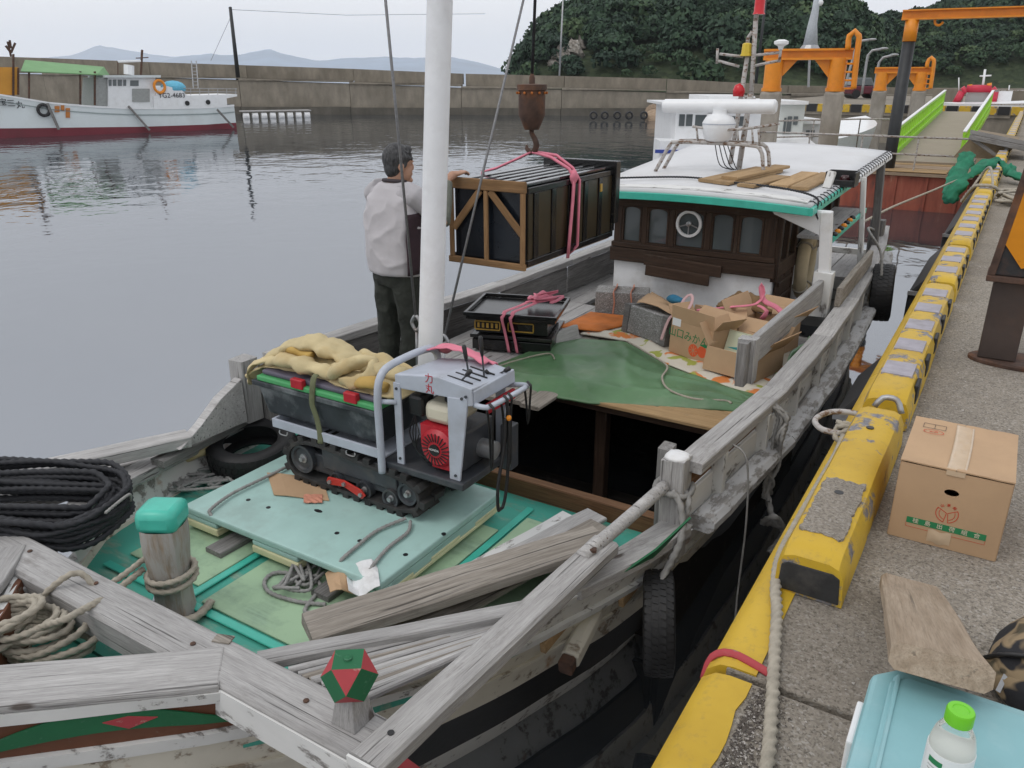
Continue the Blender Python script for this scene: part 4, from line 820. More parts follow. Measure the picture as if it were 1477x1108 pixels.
for x,z in ((-2.505,1.05),(-2.395,1.065),(-2.275,1.032)): mb=MB(); mb.lathe([(.001,.012),(.012,.012),(.012,0)],(x,2.905,z),Matrix.Rotation(R(90),3,'X'),8); build('bolt',mb,Mt['steel'],car)
mb=MB(); mb.bb((-2.9,3.11,1.09),(-1.9,3.26,1.2)); mb.bb((-2.95,3.02,1.235),(-1.7,3.36,1.265)); mb.bb((-2.14,2.94,1.225),(-1.60,3.40,1.268)); build('chassis',mb,Mt['steel_dark'],car,bevel=.008)
mb=MB(); mb.bb((-2.955,2.925,1.28),(-2.13,2.94,1.335)); mb.bb((-2.955,3.425,1.28),(-2.13,3.44,1.335)); mb.bb((-2.955,2.942,1.28),(-2.94,3.423,1.335)); mb.bb((-2.94,2.942,1.27),(-2.13,3.423,1.283)); build('tray',mb,Mt['steel_paint'],car,bevel=.003)
for x in (-2.86,-2.34): mb=MB(); mb.tube(spline([(x-.03,2.92,1.275),(x-.028,2.915,1.255),(x+.028,2.915,1.255),(x+.03,2.92,1.275)],.01),.004,6); build('tie_hook',mb,Mt['steel'],car)
mb=MB(); mb.tube(spline([(-2.115,2.915,1.21),(-2.115,2.915,1.45),(-2.113,2.915,1.66),(-2.11,2.945,1.755),(-2.105,3.03,1.795),(-2.10,3.30,1.80),(-2.10,3.40,1.765),(-2.10,3.43,1.66),(-2.10,3.43,1.25)],.03),.021,12); build('hoop',mb,Mt['steel_paint'],car,smooth=True)
mb=MB(); mb.tube([(-2.115,2.925,1.62),(-2.03,2.965,1.62)],.014,8); build('hoop_stay',mb,Mt['steel_paint'],car,smooth=True)
HY0_,HY1_=2.965,3.37
mb=MB(); y=HY0_
side=[(-2.035,1.775),(-1.76,1.815),(-1.555,1.79),(-1.55,1.70),(-1.70,1.665),(-1.705,1.715),(-2.035,1.70)]
mb.prism([(a,y,b) for a,b in side],(0,.012,0)); mb.prism([(a,HY1_-.012,b-.03) for a,b in side],(0,.012,0))
mb.prism([(-2.035,y+.013,1.775),(-1.76,y+.013,1.815),(-1.555,y+.013,1.79),(-1.555,y+.013,1.776),(-1.76,y+.013,1.801),(-2.035,y+.013,1.761)],(0,HY1_-y-.026,-.03)); mb.bb((-1.565,y+.014,1.70),(-1.548,HY1_-.014,1.775))
build('hood',mb,Mt['steel_paint'],car,bevel=.006)
mb=MB(); mb.prism([(-1.70,y-.004,1.72),(-1.575,y-.004,1.735),(-1.635,y-.004,1.265),(-1.70,y-.004,1.265)],(0,.014,0)); build('leg_panel',mb,Mt['steel_paint'],car,bevel=.004)
mb=MB(); mb.bb((-2.045,y-.004,1.265),(-2.0,y+.01,1.73)); build('leg_panel',mb,Mt['steel_paint'],car,bevel=.003); mb=MB(); mb.bb((-2.045,HY1_-.01,1.265),(-2.0,HY1_,1.70)); build('leg_panel',mb,Mt['steel_paint'],car); mb=MB(); mb.bb((-1.67,HY1_-.012,1.265),(-1.61,HY1_,1.70)); build('leg_panel',mb,Mt['steel_paint'],car)
for x,z in ((-2.022,1.70),(-2.022,1.30),(-1.66,1.295),(-1.585,1.745),(-1.61,1.73)): mb=MB(); mb.lathe([(.001,.006),(.008,.006),(.008,0)],(x,y-.004,z),Matrix.Rotation(R(90),3,'X'),8); build('bolt',mb,Mt['steel_dark'],car)
eng=build('engine',MB().bb((-1.93,3.03,1.275),(-1.66,3.33,1.50)).bb((-1.96,3.05,1.50),(-1.86,3.28,1.60)),Mt['steel_dark'],car,bevel=.02)
rd=plain('red engine cover',(.42,.018,.03),.4,.12,9,.1,50); Mx=Matrix.Rotation(R(90),3,'X'); ec=Vector((-1.785,3.0,1.41))
mb=MB(); mb.lathe([(.03,.045),(.085,.04),(.105,.02),(.112,-.03)],ec,Mx,28); mb.bb((-1.895,2.985,1.40),(-1.69,3.04,1.525)); mb.bb((-1.83,2.99,1.29),(-1.70,3.04,1.40)); build('fan_cover',mb,rd,eng,smooth=35)
for k in range(22):
    a=2*math.pi*k/22; mb=MB(); mb.bar(ec+Vector((.045*math.cos(a),-.046,.045*math.sin(a))),ec+Vector((.088*math.cos(a+.12),-.040,.088*math.sin(a+.12))),.006,.004,up=(0,1,0)); build('fan_slot',mb,Mt['black_paint'],eng)
mb=MB(); mb.lathe([(.001,.052),(.032,.052),(.032,.04)],ec,Mx,18); build('starter_hub',mb,Mt['black_paint'],eng)
text_mesh('HONDA',.017,frame(ec+Vector((0,-.0535,.002)),(1,0,0),(0,0,1)),'hub_lettering',Mt['white'],eng)
mb=MB(); mb.bb((-1.885,3.0,1.53),(-1.70,3.26,1.645)); build('fuel_tank',mb,plain('cream tank',(.62,.58,.46),.4,.05,8,.05,30,dirt=(.35,.28,.2),da=.4),eng,bevel=.035,smooth=60)
mb=MB(); mb.lathe([(.028,0),(.028,.02),(.02,.026)],(-1.77,3.08,1.645),n=14); build('fuel_cap',mb,Mt['black_paint'],eng,smooth=40)
mb=MB(); mb.bb((-1.985,3.0,1.545),(-1.895,3.12,1.665)); build('air_filter',mb,Mt['black_paint'],eng,bevel=.02)
mb=MB(); mb.lathe([(.001,.10),(.05,.09),(.052,-.08),(.03,-.1)],(-1.66,3.20,1.36),Matrix.Rotation(R(90),3,'Y'),14); build('gearbox',mb,Mt['steel'],eng,smooth=40)
for k in range(4): mb=MB(); mb.tube(spline([(-1.95,3.02,1.56-.02*k),(-1.98+.02*k,3.0,1.45),(-1.93,2.99,1.36),(-1.88+.03*k,3.0,1.30)],.02),.004,5); build('cable',mb,Mt['black_paint'],eng)
mb=MB(); mb.tube(spline([(-1.56,2.99,1.70),(-1.50,2.985,1.70),(-1.475,3.03,1.70),(-1.475,3.33,1.69),(-1.50,3.385,1.685),(-1.56,3.37,1.68)],.02),.014,10); build('handle_bar',mb,Mt['steel_paint'],car,smooth=True)
mb=MB(); mb.bb((-1.565,3.10,1.61),(-1.545,3.36,1.665)); build('red_label',mb,rd,car,bevel=.004)
for (x,yy,z),(x2,y2,z2),r in (((-1.66,3.10,1.79),(-1.69,3.10,1.955),.012),((-1.61,3.16,1.785),(-1.63,3.16,1.995),.012),((-1.66,3.02,1.79),(-1.605,3.04,1.855),.013),((-1.60,3.27,1.76),(-1.54,3.30,1.80),.013),((-1.60,3.22,1.765),(-1.63,3.20,1.80),.011)):
    a,b=Vector((x,yy,z)),Vector((x2,y2,z2)); mb=MB(); mb.tube([a-(b-a)*.2,a+(b-a)*.6],.005,6); lv=build('lever',mb,Mt['steel_dark'],car); mb=MB(); mb.tube([a+(b-a)*.5,a+(b-a)*.62,a+(b-a)*.95,b],[.007,r*.9,r,r*.6],9); build('grip',mb,Mt['black_paint'],lv,smooth=True)
for yy in (3.02,3.09,3.15,3.22): mb=MB(); mb.bar((-1.735,yy,1.812-(yy-2.97)*.07),(-1.585,yy,1.797-(yy-2.97)*.07),.008,.006); build('lever_slot',mb,Mt['black_paint'],car)
for k,(yy,zl) in enumerate(((3.0,1.38),(3.13,1.46),(3.17,1.32),(3.36,1.5))):
    mb=MB(); mb.tube(spline([(-1.475,yy,1.72),(-1.452,yy,1.70),(-1.46,yy+.005,1.6),(-1.47,yy+.015,zl),(-1.48,yy+.02,zl-.03),(-1.485,yy+.01,1.6),(-1.49,yy,1.68)],.02),.010,6,flat=.5); build('hanging_strap',mb,Mt['black_paint'],car,smooth=True)
mb=MB(); mb.tube(spline([(-1.455,3.14,1.66),(-1.45,3.14,1.45),(-1.46,3.13,1.2),(-1.465,3.10,1.10),(-1.465,3.06,1.10),(-1.46,3.05,1.25),(-1.455,3.10,1.45),(-1.46,3.12,1.6)],.02),.009,6); build('hanging_strap',mb,Mt['rubber'],car,smooth=True)
mb=MB(); mb.blob((-1.448,3.135,1.60),(.014,.016,.016),8,6); build('yellow_knob',mb,Mt['orange'],car,smooth=True)
mb=MB(); mb.bb((-1.60,3.29,1.21),(-1.53,3.37,1.47)); build('side_unit',mb,Mt['steel_dark'],car,bevel=.008)
text_mesh('力丸'[0]+'\n'+'丸',.055,frame((-1.81,y-.0015,1.765),(1,0,.03),(.15,0,1)),'red_lettering',rd,car)
# storage box on the tray
sb=thing('storage_box','dark grey storage box with green rim and red latches riding on the carrier','storage box',(-2.6,3.18,1.336))
pl=plain('scuffed dark plastic',(.030,.036,.042),.5,.3,7,.12,40,dirt=(.24,.26,.27),da=.75)
bx0,bx1,by0,by1=-3.085,-2.145,2.945,3.41
mb=MB(); mb.add([(bx0+.06,by0+.02,1.338),(bx1-.02,by0+.02,1.338),(bx1-.02,by1-.02,1.338),(bx0+.06,by1-.02,1.338),(bx0,by0,1.545),(bx1,by0,1.545),(bx1,by1,1.545),(bx0,by1,1.545)],[(3,2,1,0),(4,5,6,7),(0,1,5,4),(1,2,6,5),(2,3,7,6),(3,0,4,7)]); build('tub',mb,pl,sb,bevel=.02)
mb=MB(); mb.bb((bx0-.012,by0-.014,1.515),(bx1+.004,by1+.012,1.548)); build('rim',mb,pl,sb,bevel=.006)
mb=MB(); mb.bb((bx0+.03,by0-.012,1.550),(bx1+.006,by1+.012,1.582)); build('green_frame',mb,plain('green plastic',(.07,.33,.12),.45,.08,8,.06,30,dirt=(.15,.3,.15),da=.3),sb,bevel=.008)
mb=MB(); mb.bb((bx0+.05,by0+.015,1.583),(bx1-.01,by1-.01,1.612)); build('lid',mb,plain('violet grey lid',(.10,.09,.125),.55,.12,9,.15,30,dirt=(.22,.2,.2),da=.4),sb,bevel=.01)
for u,v in ((427,553),(504,572)): p=PY(u,v,2.925); mb=MB(); mb.bb((p.x-.045,2.922,1.566),(p.x+.045,2.958,1.622)); build('latch',mb,rd,sb,bevel=.006)
mb=MB(); x=-2.60; mb.tube(spline([(x-.02,3.0,1.66),(x,2.945,1.645),(x+.004,2.925,1.59),(x-.006,2.922,1.50),(x+.012,2.928,1.42),(x+.03,2.925,1.33),(x+.035,2.915,1.27)],.02),.018,8,flat=.25); tag(build('tie_strap',mb,plain('olive strap',(.13,.14,.075),.85,.15,20,.4,200),smooth=True),'olive webbing strap tied round the dark storage box','strap')
# yellow quilted cloth heaped on the box
def clothz(a,b):
    x=-3.19+1.16*a; yv=3.0+.42*b; e=min(1,min(a,1-a)*7)*min(1,min(b,1-b)*4); e=e*e*(3-2*e)
    w1=mnoise.noise(Vector((a*2.1,b*1.6,5))); w2=mnoise.noise(Vector((a*3.3,b*2.6,8)))
    h=1.618+e*(.025+.085*math.exp(-((a-.27-.1*(b-.5))/.17)**2)+.05*math.exp(-((a-.66)/.15)**2)+.035*math.exp(-((a-.9)/.1)**2)+.022*math.sin(13*a+7*b+5*w1)+.014*math.sin(21*a-12*b+6*w2)+.006*math.sin(47*a+25*b+9*w1))
    if a<.14: h-=.13*(1-a/.14)**1.5*(.6+.4*math.sin(b*7))
    return Vector((x+.035*w2*e,yv+.05*w1-.035*math.sin(a*9+1)*(1-b),h))
def creased(o,st,scl):
    tx=bpy.data.textures.new('creases','MUSGRAVE'); tx.musgrave_type='RIDGED_MULTIFRACTAL'; tx.noise_scale=scl; tx.octaves=2
    k=o.modifiers.new('d','DISPLACE'); k.texture=tx; k.strength=st; k.mid_level=.6; k.texture_coords='LOCAL'; return o
qt=thing('quilted_cloth','crumpled pale yellow quilted cloth folded and knotted on the storage box','cloth',(-2.6,3.2,1.60))
mb=MB(); mb.grid(clothz,110,50); creased(build('sheet',mb,Mt['yellow_cloth'],qt,smooth=True,solid=.005),.012,.16)
gold_c=plain('ochre cloth lining',(.44,.29,.085),.95,.14,9,.3,60)
for k,(pts,w_,t_,m_) in enumerate((([(-3.12,3.12,1.62),(-2.99,3.14,1.695),(-2.86,3.18,1.745),(-2.70,3.21,1.725),(-2.54,3.21,1.68),(-2.44,3.2,1.66)],.12,.042,0),([(-3.04,3.045,1.635),(-2.88,3.025,1.675),(-2.70,3.03,1.67),(-2.55,3.05,1.645)],.062,.036,0),([(-3.0,3.10,1.67),(-2.88,3.09,1.715),(-2.76,3.10,1.705)],.05,.03,1),
    ([(-2.56,3.06,1.65),(-2.47,3.0,1.69),(-2.39,3.05,1.745),(-2.31,3.12,1.735),(-2.28,3.05,1.69),(-2.36,2.99,1.655),(-2.46,3.01,1.64)],.05,.036,0),([(-2.37,3.10,1.71),(-2.24,3.11,1.715),(-2.12,3.14,1.70),(-1.99,3.18,1.705)],.055,.034,0),([(-2.34,3.02,1.66),(-2.24,3.0,1.675),(-2.14,3.03,1.66)],.045,.03,1),([(-3.03,3.06,1.655),(-3.12,3.03,1.63),(-3.18,2.99,1.565),(-3.17,2.96,1.50)],.075,.014,0))):
    sp=spline(pts,.012); N=len(sp); mb=MB(); mb.tube(sp,[w_*(.55+.45*math.sin(math.pi*min(1,(i+1)/N*1.0+.02))**.5)*(1+.12*math.sin(i*.55+k)) for i in range(N)],18,flat=t_/w_)
    mb.v=[tuple(Vector(p)+mnoise.noise_vector(Vector(p)*9)*.016+mnoise.noise_vector(Vector(p)*24)*.006) for p in mb.v]; creased(build('fold',mb,gold_c if m_ else Mt['yellow_cloth'],qt,smooth=True),.010,.10)
mb=MB(); mb.grid(lambda a,b:Vector((-2.10+.42*a,3.30+.16*b-.05*a,1.80+.05*math.sin(a*3)+.025*mnoise.noise(Vector((a*5,b*4,1)))-.06*b*b)),20,8); tag(build('pink_webbing',mb,Mt['pink'],smooth=True,solid=.006),'pink webbing bundled over the grey hoop below the mast','webbing')
# ---------------------------------------------------------------- loose timber on the foredeck
mk=lambda *a,lab='',**k: tag(plank('loose_plank',*a,**k),lab,'plank','loose planks on the foredeck')
mk(PZ(442,912,1.05),PZ(868,775,1.06),.20,.055,Mt['wood_mottled'],None,n=12,jit=.008,lab='broad mottled brown plank lying along the foredeck over thinner boards')
for k,(a,b,w_,m_) in enumerate((((-1.62,2.32,.84),(-1.32,3.6,.84),.12,'white_worn'),((-1.52,2.42,.865),(-1.18,3.66,.865),.16,'wood_grey'),((-1.44,2.2,.895),(-1.08,3.5,.90),.17,'wood_mottled'),((-1.60,2.2,.92),(-1.00,3.30,.925),.15,'wood_old'))):
    mk(a,b,w_,.026,Mt[m_],None,n=8,jit=.008,lab=['flaking white-painted board beside the pallet on the foredeck','wide grey weathered board beside the pallet','short mottled board under the broad brown plank','tan board showing beneath the broad mottled plank'][k])
sl_=thing('slat_grating','grey ribbed grating of narrow slats lying inside the bow rail','grating',(-1.4,2.3,.86))
for k in range(15):
    f=k/14; a=PZ(410,966,1.085).lerp(PZ(512,1012,1.085),f)+Vector((random.uniform(-.03,.03),0,.002*(k%3))); b=PZ(790,872,1.095).lerp(PZ(690,935,1.095),f); plank('slat',a,b,.027,.026,WG if k%3 else Mt['wood_mottled'],sl_)
for q in (.08,.8): plank('cleat',PZ(410,966,1.06).lerp(PZ(790,872,1.07),q),PZ(512,1012,1.06).lerp(PZ(690,935,1.07),q),.04,.02,WD,sl_)
mb=MB(); mb.grid(lambda a,b:PZ(470+50*a+8*b,835+38*b-10*a,.86)+Vector((0,0,.03+.05*abs(math.sin(a*3+b))+.02*mnoise.noise(Vector((a*3,b*3,1))))),6,6); tag(build('crumpled_card',mb,Mt['card'],solid=.004),'crumpled piece of brown card beside the pallet corner','card')
mb=MB(); mb.grid(lambda a,b:PZ(500+45*a+5*b,835+40*b-4*a,.88)+Vector((0,0,.04+.06*abs(math.sin(a*2.5-b))+.02*mnoise.noise(Vector((a*3,b*3,7))))),6,6); tag(build('crumpled_paper',mb,Mt['white'],solid=.003),'crumpled white paper sheet beside the brown card','paper')
mb=MB(); mb.grid(lambda a,b:PZ(385+80*a+10*b,682+32*b+8*a,.972)+Vector((0,0,.004*math.sin(a*6))),4,4); tag(build('flat_card',mb,Mt['card'],solid=.004),'flat torn cardboard under the left end of the track','card')
mb=MB(); mb.grid(lambda a,b:PZ(438+27*a,714+12*b,.972)+Vector((0,0,.006*abs(math.sin(a*7+b*5)))),5,4); tag(build('card_scrap',mb,Mt['salmon'],solid=.003),'small pinkish scrap lying on the aqua pallet top','scrap')
# ---------------------------------------------------------------- ropes on the foredeck
def lay(mb,px,z,r,jz=0,closed=False,n=9): rope(mb,[PZ(u,v,z+(jz*random.random() if not hasattr(z,'__len__') else 0)) for u,v in px],r,closed=closed,n=n)
mb=MB(); rope(mb,[PZ(425,668,.985),PZ(380,690,.985),PZ(335,712,.985),PZ(306,733,.985),PZ(303,741,.97),PZ(315,752,.93),PZ(330,760,.88)],.009)
tag(build('thin_rope',mb,Mt['rope_grey'],smooth=True),'thin grey rope running from the track to the pallet front edge','rope')
mb=MB(); rope(mb,[PZ(585,748,.985),PZ(545,765,.98),PZ(515,788,.98),PZ(494,806,.975),PZ(489,815,.93)],.009); rope(mb,[PZ(592,752,.985),PZ(588,768,.98),PZ(560,790,.98),PZ(535,820,.975),PZ(527,838,.93),PZ(528,852,.9)],.009)
tag(build('thin_rope',mb,Mt['rope_grey'],smooth=True),'doubled grey rope under the track hanging over the near pallet edge','rope')
mb=MB()
for k in range(5):
    pts=[PZ(395+75*random.random(),805+45*random.random(),.822+.012*k) for _ in range(6)]; rope(mb,pts,.009,n=7)
rope(mb,[PZ(u,v,.825) for u,v in ((470,872),(430,868),(390,855),(382,838),(400,826),(440,832),(462,845),(440,880),(455,884))],.010)
tag(build('rope_tangle',mb,Mt['rope_grey'],smooth=True),'tangle of thin grey rope on the pale green deck before the pallet','rope')
mb=MB()
for k in range(4): rope(mb,[PZ(235+100*random.random(),672+35*random.random(),.83+.01*k) for _ in range(7)],.010,n=7)
rope(mb,[PZ(u,v,.84) for u,v in ((430,668),(380,680),(320,688),(262,706),(232,702),(240,684),(290,676),(330,684),(300,700))],.010)
tag(build('rope_tangle',mb,Mt['rope_grey'],smooth=True),'loops of thin grey rope on the deck beside the flat tyre','rope')
# mooring line on the bitt
mb=MB()
for k,z in enumerate((1.01,1.045)): rope(mb,[(bt.x+.012+.108*math.cos(a),bt.y+.106*math.sin(a),z+.012*math.sin(a+k)) for a in np.linspace(0,2*math.pi,14,endpoint=False)],.0135,closed=True)
rope(mb,[(bt.x-.10,bt.y-.07,1.05),PZ(160,857,1.10),PZ(110,885,1.165),PZ(95,893,1.18),PZ(60,905,1.10),PZ(20,925,1.05),PZ(-40,960,1.0)],.0145); rope(mb,[(bt.x-.12,bt.y-.02,1.09),PZ(150,846,1.10),PZ(118,828,1.175),PZ(95,832,1.18),PZ(60,862,1.10),PZ(30,905,1.0),PZ(-20,960,.95)],.013)
rope(mb,[(bt.x+.11,bt.y-.1,.86),(bt.x+.15,bt.y+.0,.84),(bt.x+.10,bt.y+.12,.83),(bt.x+.13,bt.y-.02,.825),(bt.x+.05,bt.y-.13,.825)],.017)
tag(build('mooring_rope',mb,Mt['rope'],smooth=True),'beige mooring rope wound round the teal-capped bitt and over the crossbeam','rope')
mb=MB()
for k in range(11):
    a=.19+.012*k; cxx=PZ(70,938,.93); th=.5+.1*math.sin(k); pts=[cxx+Vector((.19*math.cos(t)*(1-.03*k)+.05*math.sin(k*1.3)-.015*k,.10*math.sin(t)*(1+.06*math.sin(k)),.02+.017*k+.03*max(0,math.cos(t))*(k%3))) for t in np.linspace(0,2*math.pi,12,endpoint=False)]
    pts=[Vector((cxx.x+(p-cxx).x*math.cos(th)-(p-cxx).y*math.sin(th),cxx.y+(p-cxx).x*math.sin(th)+(p-cxx).y*math.cos(th),p.z)) for p in pts]; rope(mb,pts,.0145,closed=True)
tag(build('rope_coil',mb,Mt['rope'],smooth=True),'coil of thick beige rope in the open bow ahead of the crossbeam','rope')
# black hank
mb=MB(); C0=PZ(0,742,1.08); e=(PZ(195,742,1.08)-C0).normalized(); f=Vector((-e.y,e.x,0)); L0=(PZ(195,742,1.08)-C0).length
for k in range(26):
    hw=.10+.20*random.random(); ln=L0-.02-.22*(1-hw/.30)*random.random()-.02; zz=1.10+.10*random.random()+(.06 if k%2 else 0); pts=[]
    for t in np.linspace(-math.pi/2,math.pi/2,9): pts.append((ln-hw+hw*math.cos(t),hw*math.sin(t)))
    for q in (.15,-.1,-.35): pts.append((q,hw*(.92+.1*random.random())))
    for t in np.linspace(math.pi/2,1.5*math.pi,7): pts.append((-.5+hw*math.cos(t),hw*math.sin(t)))
    for q in (-.3,-.1,.15): pts.append((q,-hw*(.92+.1*random.random())))
    P=[]
    for i,(a,b) in enumerate(pts): P.append(C0+e*a+f*b+Vector((0,0,zz-1.08-.06*(a>.25)*(a-.25)*2+.012*math.sin(i*1.7+k)-.05*(b<-.1)*abs(b)*3)))
    rope(mb,P,.0155,closed=True,n=8,pitch=.045)
tag(build('rope_hank',mb,Mt['rope_black'],smooth=True),'thick hank of black rope draped over the bow rails','rope')
mb=MB(); rope(mb,[PZ(152,740,1.2),PZ(185,714,1.2),PZ(188,722,1.14)],.008,n=6); tag(build('hank_tie',mb,Mt['rope_grey'],smooth=True),'short pale cord tying the black rope hank','cord')
# rusty orange rag against the left rail
mb=MB(); mb.tube(spline([PZ(195,697,.9),PZ(225,680,.92),PZ(250,668,.95),PZ(280,655,1.0),PZ(310,640,1.02)],.03),[.04,.05,.045,.03,.03]+[.03]*40,9) if False else mb.tube([PZ(195,697,.87),PZ(222,682,.88),PZ(250,668,.92),PZ(280,655,.97),PZ(310,642,.99)],[.03,.05,.035,.028,.03],9)
tag(build('rag',mb.jitter(.02,12),Mt['yellow_cloth'],smooth=True),'twisted ochre rag wedged along the left bow rail','rag')
# ---------------------------------------------------------------- tarpaulin, blankets
def sheetfn(front,back,zf,wr=.02,seed=0,droop=0):
    F=[Vector((x,y,0)) for x,y in front]; B=[Vector((x,y,0)) for x,y in back]
    def L(P,t): s=t*(len(P)-1); i=min(len(P)-2,int(s)); return P[i].lerp(P[i+1],s-i)
    def fn(a,b):
        p=L(F,a).lerp(L(B,a),b); n=abs(mnoise.noise(Vector((p.x*2.4+seed,p.y*3.2,seed))))
        w=mnoise.noise(Vector((p.x*1.6,p.y*1.6,seed))); ed=min(1,6*min(b,1-b,a,1-a)+.15); p.z=zf+wr*ed*(.8-1.2*n*0+.7*max(0,math.sin(15*b-3*a+4*w))**3+.5*max(0,math.sin(19*a+5*b+5*w))**4+.25*w)
        p.z=max(zf+.002,p.z)
        if droop and b<.12: p.z-=droop*(1-b/.12)*(.8+.2*math.sin(a*5)); 
        return p
    return fn
mb=MB(); mb.grid(sheetfn([(-2.74,4.70),(-2.2,4.66),(-1.75,4.70),(-1.2,4.93),(-.68,5.12)],[(-2.66,5.30),(-2.45,5.92),(-2.05,6.02),(-1.5,5.62),(-.70,5.36)],1.090,.024,3,.03),110,50)
tag(creased(build('tarpaulin',mb,Mt['tarp'],smooth=True,solid=.004),.010,.30),'green tarpaulin spread over the hatch boards behind the open hold','tarpaulin')
mb=MB(); mb.grid(lambda a,b:Vector((-.66+.10*b+.02*math.sin(a*9),5.35+1.0*a,1.30-.22*b+.03*mnoise.noise(Vector((a*6,b*3,1))))),24,8); tag(build('tarpaulin_end',mb,Mt['tarp'],smooth=True,solid=.004),'end of green tarpaulin stuffed through the port bulwark','tarpaulin')
def print_cloth():
    n=NT('floral printed blanket'); v=n.vec((1,1,1),False); a=n.noise(v,4.5,3,.5,.6); b=n.noise(n.vec((1,1,1.0),True),6,3,.5,.8)
    c=n.mix(n.ramp(a,[(.56,0.0),(.60,1.0)]),(.60,.56,.47),(.62,.20,.05)); c=n.mix(n.ramp(b,[(.60,0.0),(.64,1.0)]),c,(.33,.36,.07)); n.bump(n.noise(v,40,3),.2,.004); return n.done(c,.9)
mb=MB(); mb.grid(sheetfn([(-2.5,6.02),(-2.05,6.04),(-1.55,5.66),(-1.15,5.48),(-.74,5.36)],[(-2.5,6.75),(-2.0,6.8),(-1.5,6.7),(-1.0,6.6),(-.74,6.5)],1.098,.018,7),50,30); tag(build('blanket',mb,print_cloth(),smooth=True,solid=.008),'cream blanket with orange and green floral print under the cartons','blanket')
mb=MB(); mb.grid(sheetfn([(-2.72,6.02),(-2.35,6.1)],[(-2.7,6.62),(-2.1,6.72)],1.122,.014,9),16,14); tag(build('orange_cloth',mb,plain('burnt orange cloth',(.50,.15,.03),.85,.3,4,.2,40),smooth=True,solid=.006),'burnt orange cloth between the black trays and the grey block','cloth')
mb=MB(); rope(mb,[PZ(905,493,1.15),PZ(935,510,1.15),PZ(962,528,1.15),PZ(955,545,1.14),PZ(965,562,1.13),PZ(1000,575,1.12),PZ(1045,578,1.11),PZ(1055,582,1.11)],.008,n=7); rope(mb,[PZ(700,535,1.14),PZ(745,520,1.14),PZ(790,510,1.14),PZ(800,518,1.14)],.006,n=7); tag(build('trailing_rope',mb,Mt['rope'],smooth=True),'white cord trailing across the green tarpaulin','cord')
# black lacquered trays, stacked and tied
tr=thing('lacquer_trays','two stacked black lacquered trays with gilt fretwork tied by pink ribbon','tray stack',(-2.85,5.55,1.10),R(18))
Mr=wm(tr)
def tb(lo,hi,name,mat,bev=.004):
    mb=MB(); mb.bb(lo,hi); mb.v=[tuple(Mr@Vector(p)) for p in mb.v]; return build(name,mb,mat,tr,bevel=bev)
for z0,w,dp,h in ((0,.33,.27,.085),(.10,.345,.285,.03),(.145,.30,.26,.11),(.262,.37,.31,.03)): tb((-w,-dp,z0),(w,dp,z0+h),'tray_tier',Mt['lacquer'],.005)
gold=plain('gilt fretwork',(.42,.25,.04),.5,.2,12,.2,60)
for s_,x in ((1,-.20),(1,.08)):
    for lo,hi in (((x-.105,-.268,.165),(x+.105,-.262,.175)),((x-.105,-.268,.235),(x+.105,-.262,.245)),((x-.11,-.268,.175),(x-.1,-.262,.235)),((x+.1,-.268,.175),(x+.11,-.262,.235))): tb(lo,hi,'gilt_edge',gold,.001)
for k in range(5): tb((-.285+.038*k,-.266,.185),(-.265+.038*k,-.261,.226),'gilt_motif',gold,.003)
for lo,hi in (((-.385,-.325,.294),(.385,-.30,.325)),((-.385,.30,.294),(.385,.325,.325)),((-.385,-.3,.294),(-.36,.3,.325)),((.36,-.3,.294),(.385,.3,.325))): tb(lo,hi,'tray_rim',Mt['lacquer'])
for x in (-.07,.0):
    pts=[Mr@Vector(p) for p in ((x+.20,.1,.36),(x+.10,-.1,.34),(x+.03,-.31,.345),(x+.01,-.335,.30),(x+.02,-.30,.2),(x+.04,-.295,.1),(x+.06,-.30,.0))]; mb=MB(); mb.tube(spline(pts,.03),.022,8,flat=.2); tag(build('pink_ribbon',mb,Mt['pink'],smooth=True),'pink ribbon strand crossing the barred gilt panel of the trays' if x<-.01 else 'pink ribbon strand tied between the two gilt frames of the trays','ribbon','pink ribbons round the trays')
mb=MB()
for k in range(6): mb.tube(spline([Mr@Vector((.05+.3*random.random(),-.05+.3*random.random(),.35+.05*random.random())) for _ in range(5)],.03),.02,7,flat=.3)
tag(build('ribbon_bunch',mb,Mt['pink'],smooth=True),'bunched pink ribbon lying on top of the black trays','ribbon')
tag(plank('crate_board',(-2.56,5.60,1.12),(-2.50,5.95,1.12),.16,.05,WG,None,up=(1,0,.2)),'short grey board standing at the end of the trays','plank')
# speckled grey blocks
def sblock(label,c,size,rz,tilt=0,strap=None,woodend=False):
    t=thing('stone_block',label,'stone block',c,rz); M=wm(t)@Matrix.Rotation(tilt,4,'X'); mb=MB(); mb.box((0,0,size[2]/2),size); mb.v=[tuple(M@Vector(p)) for p in mb.v]; build('block',mb,Mt['granite'],t,bevel=.008)
    if woodend:
        for s_ in (-1,1):
            mb=MB(); mb.box((s_*(size[0]/2+.035),0,size[2]/2),(.065,size[1]+.01,size[2]+.01)); mb.v=[tuple(M@Vector(p)) for p in mb.v]; build('timber_end',mb,WD,t,bevel=.004)
    for x in strap or []:
        mb=MB(); h=size[1]/2+.006; zt=size[2]+.006; mb.tube(spline([M@Vector(p) for p in ((x,-h,.0),(x+.01,-h,size[2]*.6),(x,-h,zt),(x+.02,0,zt+.01),(x+.01,h,zt))],.03),.02,8,flat=.22); build('strap',mb,Mt['salmon'],t,smooth=True)
    return t
sblock('speckled grey stone block with salmon straps against the wheelhouse front',(-2.48,6.86,1.10),(.50,.26,.22),R(20),0,(-.08,.08))
sblock('speckled grey stone block framed in timber leaning beside the tangerine carton',(-1.90,6.22,1.115),(.40,.26,.24),R(-25),-.12,None,True)
